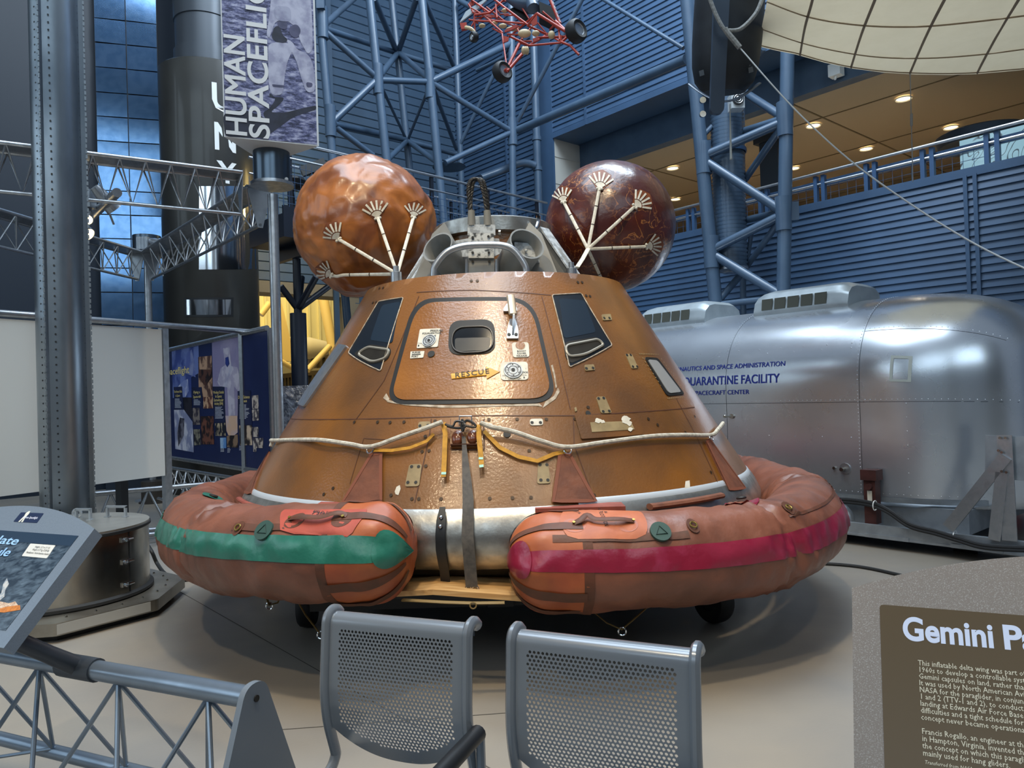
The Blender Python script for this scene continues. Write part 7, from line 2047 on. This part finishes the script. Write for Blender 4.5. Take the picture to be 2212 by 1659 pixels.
# drain pipes on the corner
pp = thing('drain_pipe', 'thick blue vertical drain pipe with an elbow near the back corner', 'pipe', at(1154, 700, 16.2).xy.to_3d())
a = at(1150, 0, 16.2); c = at(1161, 352, 16.2)
m = MB(); m.rod(ext(c, a, 12), ext(a, c, 0), 0.085, 16); m.build('riser', M['bluesteel'], pp)
for y in (300, 365): 
    q = at(1150 + 11 * y / 352, y, 16.2); m = MB(); m.rod(q - V3((0, 0, .04)), q + V3((0, 0, .04)), 0.105, 16); m.build('pipe_collar', M['bluesteel'], pp)
m = MB(); m.tube(smooth_path([at(1040, 385, 15.6), at(1090, 366, 15.8), at(1122, 354, 15.95), at(1142, 354, 16.1), at(1156, 358, 16.15)], 5), 0.085, 12); m.build('elbow', M['bluesteel'], pp)

# ================================================================ lattice tower with the ventilation duct
lt = thing('lattice_tower', 'slate-blue lattice steel tower behind the trailer with a ribbed duct inside', 'steel tower', at(1620, 900, 11.4).xy.to_3d())
YLg, YRg = 11.6, 10.9
def tleg(p0, p1, Y, r):
    a = at(p0[0], p0[1], Y); c = at(p1[0], p1[1], Y); m = MB(); m.rod(ext(c, a, 9.0), ext(a, c, 0), r, 14); m.build('leg', M['bluesteel'], lt)
tleg((1484, 0), (1546, 655), YLg, 0.105); tleg((1703, 0), (1692, 640), YRg, 0.10); tleg((1506, 200), (1544, 560), YLg + 0.5, 0.055); tleg((1600, 0), (1605, 600), YRg + 1.5, 0.05)
def tb(p, Y0, q, Y1, r=0.062):
    m = MB(); m.rod(at(p[0], p[1], Y0), at(q[0], q[1], Y1), r, 10); m.build('brace', M['bluesteel'], lt)
yb_2 = YRg + 0.9
for p, Y0, q, Y1, r in (((1603, 197), yb_2, (1696, 256), YRg, .065), ((1590, 289), yb_2, (1692, 257), YRg, .06), ((1519, 338), YLg, (1696, 262), YRg, .07), ((1519, 345), YLg, (1692, 458), YRg, .07), ((1691, 270), YRg, (1604, 396), yb_2, .055), ((1604, 477), yb_2, (1690, 458), YRg, .055),
                        ((1536, 541), YLg, (1692, 463), YRg, .07), ((1537, 547), YLg, (1690, 640), YRg, .07), ((1690, 470), YRg, (1611, 578), yb_2, .05), ((1612, 578), yb_2, (1624, 498), yb_2 - .1, .035), ((1552, 650), YLg, (1598, 596), yb_2, .055), ((1550, 658), YLg, (1694, 642), YRg, .05), ((1598, 155), yb_2, (1650, 100), YRg, .065), ((1512, 300), YLg, (1546, 265), yb_2, .04), ((1512, 310), YLg + .2, (1540, 306), yb_2, .04)):
    tb(p, Y0, q, Y1, r)
for p, Y, in (((1520, 342), YLg), ((1537, 545), YLg)):
    c = at(p[0], p[1], Y); m = MB(); m.rod(c - V3((0, 0, .25)), c + V3((0, 0, .25)), .12, 14); m.build('joint_sleeve', M['bluesteel'], lt)
for p in ((1695, 258), (1692, 462)):
    c = at(p[0], p[1], YRg); m = MB(); m.rod(c - V3((0, 0, .25)), c + V3((0, 0, .25)), .115, 14); m.build('joint_sleeve', M['bluesteel'], lt)
c = at(1712, 458, YRg + .3); m = MB(); m.frame(c - V3((0.12, 0, 0.13)), V3((0.2, -.05, 0)), V3((0, 0.12, 0)), V3((0, 0, 0.28))); m.build('wall_bracket', M['bluesteel'], lt, smooth=False)
dc0 = at(1568, 180, 11.75); dc1 = at(1580, 582, 11.75)
def duct_r(k): return 0.25 + (0.011 if k % 2 else -0.011)
m = MB(); nn_ = 96
ax_ = (dc0 - dc1).normalized(); a_ = ax_.orthogonal().normalized(); b_ = ax_.cross(a_); Ld = (dc0 - dc1).length
m.lathe([(duct_r(k), Ld * k / nn_) for k in range(nn_ + 1)], dc1, (a_, b_, ax_), 36); du = m.build('ribbed_duct', M['bluesteel'], lt, angle=80)
m = MB(); m.lathe([(0.27, Ld * 0.62), (0.285, Ld * 0.62), (0.285, Ld * 0.64), (0.27, Ld * 0.64)], dc1, (a_, b_, ax_), 36); m.build('duct_band', M['bluedark'], du)
m = MB(); m.lathe([(0, -0.06), (0.13, -0.06), (0.15, -0.04), (0.26, -0.02), (0.26, 0.02)], dc1, (a_, b_, ax_), 28); m.build('duct_outlet', M['alu'], du)
# white box lamp with its round spiral front
p = at(1590, 222, 11.3)
nzl = thing('vent_nozzle_box', 'white square box with a round black nozzle below the dark inflated boom', 'vent nozzle', p - V3((0, 0, 0.12)))
m = MB(); m.box(p, 0.20, 0.2, 0.23); m.build('box', mat('grey_white_box', '#a9aeb0', 0.5), nzl, smooth=False)
m = MB(); m.rod(p + V3((0, -0.10, 0.01)), p + V3((0, -0.13, 0.01)), 0.085, 20); m.build('nozzle', M['black'], nzl)
for r in (0.065, 0.035):
    m = MB(); m.torus(p + V3((0, -0.132, 0.01)), (0, 1, 0), r, 0.006, 20, 6); m.build('nozzle_ring', M['alu'], nzl)

# ================================================================ elevated walkway at the back
WD = V3((3.16, 3.2, 0)).normalized(); W0_ = V3((-2.37, 11.8, 0)); WNv = V3((-WD.y, WD.x, 0))
wk = thing('elevated_walkway', 'dark elevated walkway with railings crossing behind the capsule', 'walkway', W0_)
ZW = 4.35; HR = 5.43
s0w, s1w = -1.3, 4.55; WWD = 1.1
m = MB(); m.frame(W0_ + WD * s0w + V3((0, 0, ZW - 0.35)), WD * (s1w - s0w), WNv * WWD, V3((0, 0, 0.35))); m.build('deck', M['blacksteel'], wk, smooth=False)
m = MB()
for k in range(7): m.mark(); m.frame(W0_ + WD * (s0w + 0.4 + 0.8 * k) + V3((0, 0, ZW - 0.55)), WD * 0.1, WNv * WWD, V3((0, 0, 0.2)))
m.build_each('joist', M['blacksteel'], wk, smooth=False)
for off, nm in ((0.0, ''), (WWD - 0.05, '')):
    m = MB(); m.rod(W0_ + WD * s0w + WNv * off + V3((0, 0, HR)), W0_ + WD * s1w + WNv * off + V3((0, 0, HR)), 0.024, 10); m.build('handrail', M['alu'], wk)
    m = MB(); m.rod(W0_ + WD * s0w + WNv * off + V3((0, 0, HR - 0.25)), W0_ + WD * s1w + WNv * off + V3((0, 0, HR - 0.25)), 0.016, 8); m.build('mid_rail', M['alu'], wk)
    m = MB(); m.frame(W0_ + WD * s0w + WNv * off + V3((0, 0, ZW)), WD * (s1w - s0w), WNv * 0.04, V3((0, 0, 0.12))); m.build('toe_board', M['blacksteel'], wk, smooth=False)
    for k in range(5):
        m = MB()
        m.frame(W0_ + WD * (s0w + 0.1 + 1.36 * k) + WNv * off + V3((0, 0, ZW)), WD * 0.06, WNv * 0.05, V3((0, 0, HR - ZW - 0.02))); m.build('post', M['blacksteel'], wk, smooth=False)
    m = MB()
    for k in range(6): m.rod(W0_ + WD * s0w + WNv * off + V3((0, 0, ZW + 0.15 + k * 0.11)), W0_ + WD * s1w + WNv * off + V3((0, 0, ZW + 0.15 + k * 0.11)), 0.004, 4)
    for k in range(60): 
        s = s0w + (s1w - s0w) * k / 60; m.rod(W0_ + WD * s + WNv * off + V3((0, 0, ZW + 0.1)), W0_ + WD * s + WNv * off + V3((0, 0, HR - 0.3)), 0.004, 4)
    m.build('wire_mesh', M['bluedark'], wk)
tc_ = at(645, 720, 11.6)
tr_ = thing('tree_column', 'dark column branching into four struts under the walkway, left of the capsule', 'column', (tc_.x, tc_.y, 0))
m = MB(); m.rod((tc_.x, tc_.y, 0), (tc_.x, tc_.y, at(645, 677, 11.6).z), 0.125, 20); m.build('sleeve', M['blacksteel'], tr_)
m = MB(); m.rod((tc_.x, tc_.y, 2.4), (tc_.x, tc_.y, 3.80), 0.062, 16); m.build('shaft', M['blacksteel'], tr_)
for x, y, Y in ((606, 618, 11.4), (684, 596, 11.2), (714, 616, 11.9), (652, 600, 12.3)):
    m = MB(); m.rod((tc_.x, tc_.y, at(645, 668, 11.6).z), at(x, y, Y), 0.05, 10); m.build('branch', M['blacksteel'], tr_)
# shades and plates on the walkway
def disc_thing(px, py, Y, r, label, tilt=0.0):
    p = at(px, py, Y); m = MB(); m.lathe([(0, 0.05), (r * 0.7, 0.045), (r, 0.0), (r * 0.98, -0.02), (0, -0.02)], p, n=28); m.rod(p + V3((0, 0, 0.05)), p + V3((0, 0, 0.22)), 0.02)
    return solo(m, 'lamp_shade', M['bluesteel'], label, 'lamp shade')
disc_thing(970, 360, 15.0, 0.34, 'grey round shallow shade above the walkway rail, seen between the two bags')
p = at(677, 362, 11.9); m = MB(); m.box(p, 0.42, 0.10, 0.16, ((0.85, 0.3, 0.42), (-.3, .95, 0), (-.4, 0, .9))); m.rod(p, p + V3((0.1, 0.2, -1.1)), 0.025)
solo(m, 'walkway_floodlight', M['black'], 'tilted black floodlight above the left shoulder of the orange bag', 'floodlight', smooth=False)
p = at(628, 392, 11.3); m = MB(); m.lathe([(0, 0.06), (0.2, 0.05), (0.24, 0.0), (0.2, -0.10), (0, -0.12)], p, n=8); m.rod(p, p + V3((0.05, 0.2, -0.9)), 0.025)
solo(m, 'walkway_loudspeaker', M['black'], 'black many-sided loudspeaker beside the banner drum', 'loudspeaker', smooth=False)
# warm lit wall seen through the railing at the left
area('passage_light', (-3.4, 14.2, 5.6), (-4.6, 15.2, 5.2), 1.2, 0.8, 60, (1.0, 0.72, 0.25))

# ================================================================ inflated boom with its keel beam
M['boomskin'] = mat('black_coated_fabric', '#191c20', 0.55, 0, '#22262b', 5, bump=0.15, bscale=8)
M['keel'] = mat('dark_slate_beam', '#3f4a58', 0.4, 0.2)
bm_ = thing('inflated_boom', 'black inflated boom with a slate keel beam hanging beside the cream wing', 'boom', at(1560, 225, 8.5))
B0_ = at(1586, -150, 8.1); B1_ = at(1562, 205, 8.5)
axb = (B1_ - B0_).normalized(); Lb = (B1_ - B0_).length; ab_ = axb.orthogonal().normalized(); bb_ = axb.cross(ab_)
m = MB(); m.lathe([(0.36, 0), (0.385, Lb * 0.4), (0.385, Lb * 0.68), (0.37, Lb * 0.82), (0.33, Lb * 0.92), (0.24, Lb * 0.985), (0.1, Lb * 1.0), (0, Lb * 1.0)], B0_, (ab_, bb_, axb), 40); m.build('envelope', M['boomskin'], bm_)
m = MB(); k_ = at(1566, -150, 7.62); k1 = at(1549, 245, 8.02); d = k1 - k_; s = d.cross(V3((0, -1, 0))).normalized()
m.prism(round_poly([(-0.085, 0), (0.085, 0), (0.075, d.length), (-0.075, d.length)], [0.01, 0.01, 0.07, 0.07], 6), k_, s, d.normalized(), V3((0, 0.06, 0))); m.build('keel_beam', M['keel'], bm_, angle=30)
m = MB(); pts = [at(1490 + (1640 - 1490) * u, 182 + 38 * sin(pi * u) - 2 * u, 8.12 + 0.3 * (2 * u - 1) ** 2) for u in [k / 16 for k in range(17)]]
m.tube(pts, 0.028, 8, flat=0.4); m.build('nose_band', M['keel'], bm_)
for pix in (((1532, -6), (1546, 30), (1562, 60), (1572, 66)), ((1572, 66), (1600, 62), (1632, 30), (1648, -6))):
    m = MB(); m.tube(smooth_path([at(x, y, 7.72) for x, y in pix], 5), 0.022, 8); m.build('webbing_sling', mat('grey_sling', '#8b8a85', 0.7, 0, '#6f6e6a', 40), bm_)
m = MB(); m.tube(smooth_path([at(1566, 62, 7.72), at(1574, 74, 7.72), at(1586, 88, 7.72), at(1598, 103, 7.72)], 4), [0.03] * 13, 8); m.build('lashing', mat('grey_sling', '#8b8a85', 0.7), bm_)
for x, y in ((1512, 165), (1560, 160), (1582, 160), (1612, 145), (1618, 158)):
    q = MB(); c = at(x, y, 8.14); q.frame(c, V3((0.05, 0, 0.015)), V3((-0.008, 0, 0.06)), V3((0, 0.005, 0))); q.build('small_patch', mat('grey_fabric_patch', '#3e4246', 0.6), bm_, smooth=False)
m = MB(); m.tube([at(1577, 225, 8.2), at(1577, 240, 8.2), at(1578, 300, 8.2), at(1579, 344, 8.2)], [0.012, 0.014, 0.022, 0.03], 8, flat=0.4); m.build('hanging_tag', mat('pale_tag', '#9c9d97', 0.7), bm_)
for y in (218, 248):
    q = MB(); q.disc(at(1517, y, 8.05), (0, -1, 0), 0.035, 14, 0.03); q.build('pulley', M['chrome'], bm_)
# slanting rope
m = MB(); m.tube(smooth_path([at(x, y, 7.72 - 2.1 * (x - 1598) / 632) for x, y in ((1598, 103), (1712, 231), (1836, 346), (1975, 446), (2108, 528), (2240, 592))], 6), 0.0075, 8)
solo(m, 'stay_rope', mat('pale_rope', '#a7a8a6', 0.6), 'long pale rope slanting down right from the black boom across the wall', 'rope')
m = MB(); a = at(1966, 160, 9.2); c = at(1972, 392, 9.2); m.rod(a, c, 0.006, 6); m.rod(at(1969, 246, 9.2), at(1969, 272, 9.2), 0.016, 8)
m.rod(c, V3((c.x, c.y, 4.2)), 0.004, 6)
solo(m, 'suspension_wire', M['cable'], 'thin dark wire with a turnbuckle hanging from the lower edge of the cream wing', 'wire')

# ================================================================ cream fabric wing
M['wing'] = mat('cream_fabric', '#e2d2b4', 0.65, 0, '#d9c8a8', 3, bump=0.12, bscale=9)
_nt = M['wing'].node_tree; _tr = _nt.nodes.new('ShaderNodeBsdfTranslucent'); _tr.inputs[0].default_value = srgb('#e6d3b0')
_mx = _nt.nodes.new('ShaderNodeMixShader'); _mx.inputs[0].default_value = 0.2
_nt.links.new(_nt.nodes['Principled BSDF'].outputs[0], _mx.inputs[1]); _nt.links.new(_tr.outputs[0], _mx.inputs[2]); _nt.links.new(_mx.outputs[0], _nt.nodes['Material Output'].inputs[0])
M['wingseam'] = mat('grey_brown_seam', '#8a7a68', 0.7)
WB = [(1637, 100), (1680, 110), (1720, 118), (1780, 135), (1840, 148), (1910, 157), (1980, 161), (2050, 162), (2110, 160), (2170, 155), (2240, 148), (2330, 130)]
def wingp(px, py, off=0.0):
    Yb = 9.3
    ye = 160
    return at(px, py, Yb + (py - ye) * 0.0115 + off)
def wedge(u):
    x = u * (len(WB) - 1); k = min(int(x), len(WB) - 2); f_ = x - k
    return WB[k][0] + (WB[k + 1][0] - WB[k][0]) * f_, WB[k][1] + (WB[k + 1][1] - WB[k][1]) * f_
def wsurf(u, v):
    bx, by = wedge(u); tx, ty = 1684 + (2390 - 1684) * u, -130 + 10 * u
    px = bx + (tx - bx) * v; py = by + (ty - by) * v
    n = noise.noise(V3((u * 14, v * 9, 0))) * 0.02
    bulge = 0.12 * sin(pi * min(max(((u * 11) % 2.75) / 2.75, 0), 1))
    return wingp(px, py, n + bulge * 0.25)
wg = thing('paraglider_wing', 'cream fabric wing with grey seams hanging over the right side', 'fabric wing', wingp(1980, 161))
m = MB(); m.grid(wsurf, 110, 40); wo = m.build('fabric', M['wing'], wg, angle=80); 
def wseam(pix, w=0.016):
    q = MB(); P = smooth_path([wingp(x, y, -0.012) for x, y in pix], 5)
    q.tube(P, w, 6, flat=0.25, up=(0.1, -1, 0.3)); q.build('seam', M['wingseam'], wg)
wseam([(1645, 63), (1750, 98), (1880, 122), (2000, 126), (2120, 118), (2230, 104)], 0.010)
wseam([(1656, 4), (1750, 38), (1860, 55), (1980, 58), (2100, 48), (2230, 32)], 0.012)
for a, c in (((1728, 120), (1755, 0)), ((1838, 147), (1890, 0)), ((1965, 160), (2040, 0)), ((2110, 159), (2200, 0))):
    wseam([a, ((a[0] + c[0]) / 2 - 3, (a[1] + c[1]) / 2), c, (c[0] + (c[0] - a[0]) * 0.6, c[1] - 80)], 0.016)
wseam([(x, y - 3) for x, y in WB], 0.010)

# ================================================================ red tubular aircraft frame overhead
rf = thing('research_glider', 'red tubular aircraft frame on three wheels hanging above the back corner', 'aircraft frame', at(1100, 175, 8.0))
M['redtube'] = mat('red_painted_tube', '#b23a26', 0.4, 0, '#9c2f20', 8)
M['cream_pad'] = mat('cream_plastic', '#cbb38a', 0.45, 0, '#bba278', 10)
def ra(x, y, Y=8.0): return at(960 + x * 0.1537, y * 0.1537, Y)
def rt(p, q, r=0.016, Y0=8.0, Y1=8.0, nm='tube', mt='redtube'):
    m = MB(); m.rod(ra(p[0], p[1], Y0), ra(q[0], q[1], Y1), r * 0.78, 10); return m.build(nm, M[mt], rf)
random.seed(11)
TB = [((1300, 190), (1700, 440), .020, 7.8, 7.7), ((1300, 190), (1170, 365), .018, 7.8, 7.9), ((1330, 190), (1620, 420), .014, 8.2, 8.1), ((910, 520), (1300, 190), .014, 8.2, 7.8), ((930, 515), (1190, 640), .016, 7.8, 7.8), ((1190, 640), (1640, 600), .014, 7.8, 7.7), ((1640, 600), (1725, 520), .018, 7.7, 7.7), ((1300, 530), (1725, 515), .016, 8.0, 7.7), ((1440, 470), (1650, 600), .012, 8.2, 7.8),
      ((1190, 640), (1440, 490), .016, 7.8, 8.1), ((1640, 590), (1770, 640), .017, 7.7, 7.6), ((1765, 635), (1890, 770), .017, 7.6, 7.55), ((810, 470), (680, 400), .012, 8.0, 8.2), ((420, 290), (660, 300), .014, 8.3, 8.2), ((420, 210), (430, 470), .012, 8.3, 8.3), ((430, 210), (640, 180), .016, 8.3, 8.2), ((640, 180), (850, -20), .015, 8.3, 8.3), ((700, -10), (1130, 330), .016, 8.3, 8.0), ((870, 120), (1170, 345), .013, 8.1, 7.9),
      ((1060, 60), (1190, 265), .012, 8.3, 8.2), ((1380, 160), (1560, 320), .012, 8.0, 8.0), ((1480, -20), (1625, 330), .022, 7.9, 7.8), ((1560, 300), (1700, 430), .022, 7.8, 7.7), ((1500, 0), (1450, -40), .016, 7.9, 7.9), ((640, 300), (820, 460), .012, 8.2, 8.0), ((660, 290), (1120, 330), .014, 8.2, 8.0), ((720, 60), (740, 250), .013, 8.3, 8.2), ((590, 100), (850, 300), .012, 8.4, 8.2),
      ((450, 150), (700, 330), .012, 8.3, 8.2), ((880, 480), (1180, 500), .012, 8.0, 8.0), ((1000, 350), (1100, 560), .012, 8.0, 7.9), ((1170, 360), (1430, 480), .016, 7.9, 8.0), ((1310, 320), (1440, 480), .010, 8.1, 8.1), ((1240, 360), (1060, 580), .013, 8.0, 7.9), ((1060, 580), (1230, 580), .014, 7.9, 7.9), ((1190, 640), (1060, 600), .014, 7.8, 7.9), ((1640, 500), (1640, 600), .016, 7.7, 7.7), ((1600, 320), (1620, 560), .014, 7.8, 7.7), ((1480, 420), (1560, 330), .012, 8.1, 7.9), ((340, 60), (430, 210), .014, 8.4, 8.3), ((370, -10), (640, 180), .014, 8.4, 8.2), ((820, 20), (1100, -40), .014, 8.4, 8.4), ((340, 275), (430, 290), .012, 8.3, 8.3), ((380, 370), (430, 290), .012, 8.3, 8.3)]
for p, q, r, Y0, Y1 in TB: rt(p, q, r, Y0, Y1)
for k in range(26):
    x = random.uniform(430, 880); y = random.uniform(120, 330); rt((x, y), (x + random.uniform(-140, 180), y + random.uniform(-70, 90)), 0.010, 8.3, 8.3)
rt((1050, 620), (870, 990), .022, 7.8, 7.6, 'strut'); rt((1110, 740), (880, 1000), .024, 7.8, 7.6, 'strut'); rt((810, 470), (870, 900), .011, 7.9, 7.65, 'strut')
def rwheel(cx, cy, rpx, ax, Y, hubpx, w=0.16):
    c = ra(cx, cy, Y); r = rpx * 0.1537 / 1600 * Y; ax = V3(ax).normalized(); a = V3((0, 0, 1)); b5 = a.cross(ax).normalized(); a = ax.cross(b5)
    q = MB(); q.lathe([(r * .52, -w * .40), (r * .78, -w * .5), (r * .95, -w * .36), (r, -w * .12), (r, w * .12), (r * .95, w * .36), (r * .78, w * .5), (r * .52, w * .40)], c, (a, b5, ax), 36); wo_ = q.build('wheel', M['rubber'], rf)
    q = MB(); q.lathe([(0, -w * .32), (r * .14, -w * .42), (r * .3, -w * .28), (r * .5, -w * .34), (r * .54, -w * .42), (r * .54, w * .42), (r * .5, w * .34), (0, w * .3)], c, (a, b5, ax), 28); q.build('hub', M['alu'], wo_)
rwheel(1850, 440, 165, (0.62, -0.75, 0.12), 7.6, 55, 0.13); rwheel(812, 1012, 148, (0.62, -0.75, 0.12), 7.6, 55, 0.11); rwheel(415, 520, 75, (0.8, 0.55, 0.1), 8.2, 30, 0.07)
rt((880, 985), (830, 1010), .03, 7.58, 7.6, 'axle'); rt((1720, 500), (1800, 460), .03, 7.65, 7.6, 'axle')
def rpoly(nm, pts, Y, mt, th=0.02):
    q = MB(); P = [ra(x, y, Y) for x, y in pts]; q.prism([(p.x, p.z) for p in P], (0, Y, 0), (1, 0, 0), (0, 0, 1), (0, th, 0)); return q.build(nm, mt, rf, smooth=False)
rpoly('tail_panel', [(215, 312), (300, 160), (560, -10), (600, -10), (470, 120), (235, 300)], 8.35, mat('pale_skin_panel', '#b9c6cc', 0.4), 0.03)
rpoly('red_plate', [(215, 325), (310, 310), (320, 395), (240, 410)], 8.3, M['redtube'], 0.05); rpoly('red_plate', [(845, 425), (1000, 345), (1060, 362), (920, 430), (850, 450)], 7.85, M['redtube'])
rpoly('red_plate', [(1215, 315), (1300, 200), (1305, 330), (1245, 365)], 7.75, M['redtube']); rpoly('red_plate', [(825, 500), (905, 520), (900, 570), (828, 600)], 7.8, M['redtube']); rpoly('red_plate', [(1560, 300), (1610, 320), (1700, 430), (1650, 420), (1570, 350)], 7.75, M['redtube'])
rpoly('red_plate', [(1240, 540), (1320, 520), (1330, 560), (1250, 590)], 7.8, M['redtube']); rpoly('red_plate', [(345, 30), (400, 10), (420, 60), (360, 90)], 8.4, M['redtube'])
rpoly('dark_panel', [(920, 125), (1060, 65), (1130, 90), (1180, 250), (1140, 320), (1090, 310)], 8.35, M['black']); rpoly('dark_panel', [(1330, 20), (1550, 110), (1562, 285), (1345, 180)], 8.1, M['black'], 0.25)
m = MB(); m.tube([ra(880, -20, 8.3), ra(1000, 30, 8.3), ra(1180, 60, 8.3), ra(1310, 90, 8.3)], [0.03, 0.06, 0.1, 0.09], 14); m.build('tank', M['bluesteel'], rf)
m = MB(); m.tube([ra(1190, -60, 8.3), ra(1250, 120, 8.2)], 0.07, 14); m.build('tank', M['bluesteel'], rf)
def rpad(x, y, rx, ry, Y, n=1):
    for k in range(n):
        c = ra(x + k * 26, y, Y + k * 0.03); s = 0.1537 / 1600 * Y; q = MB(); q.sphere(c, 1.0, 16, 10, (rx * s, 0.035, ry * s)); q.build('pulley_pad', M['cream_pad'], rf)
rpad(1125, 470, 95, 60, 7.85); rpad(1285, 470, 55, 40, 7.85); rpad(1505, 490, 50, 58, 7.75); rpad(1110, 710, 30, 58, 7.7, 3); rpad(960, 405, 95, 28, 8.0); rpad(530, 362, 48, 26, 8.2); rpad(845, 150, 42, 26, 8.2); rpad(820, 365, 60, 30, 8.1); rpad(700, 330, 50, 22, 8.2)
q = MB(); q.tube(smooth_path([ra(300, 385, 8.25), ra(360, 400, 8.2), ra(410, 440, 8.2), ra(435, 495, 8.2)], 4), 0.02, 8); q.build('fork', M['cream_pad'], rf)
for k in range(5): rpoly('chequer_mark', [(1515 + 22 * k, 20 + 62 * k), (1532 + 22 * k, 20 + 62 * k), (1545 + 22 * k, 52 + 62 * k), (1528 + 22 * k, 52 + 62 * k)], 7.74, M['whitegloss'], 0.004)
for x, y in ((700, -40), (1450, -60)):
    q = MB(); a = ra(x, y, 8.3); q.rod(a, a + V3((0, 0.3, 4)), 0.006, 6); q.build('suspension_wire', M['cable'], rf)
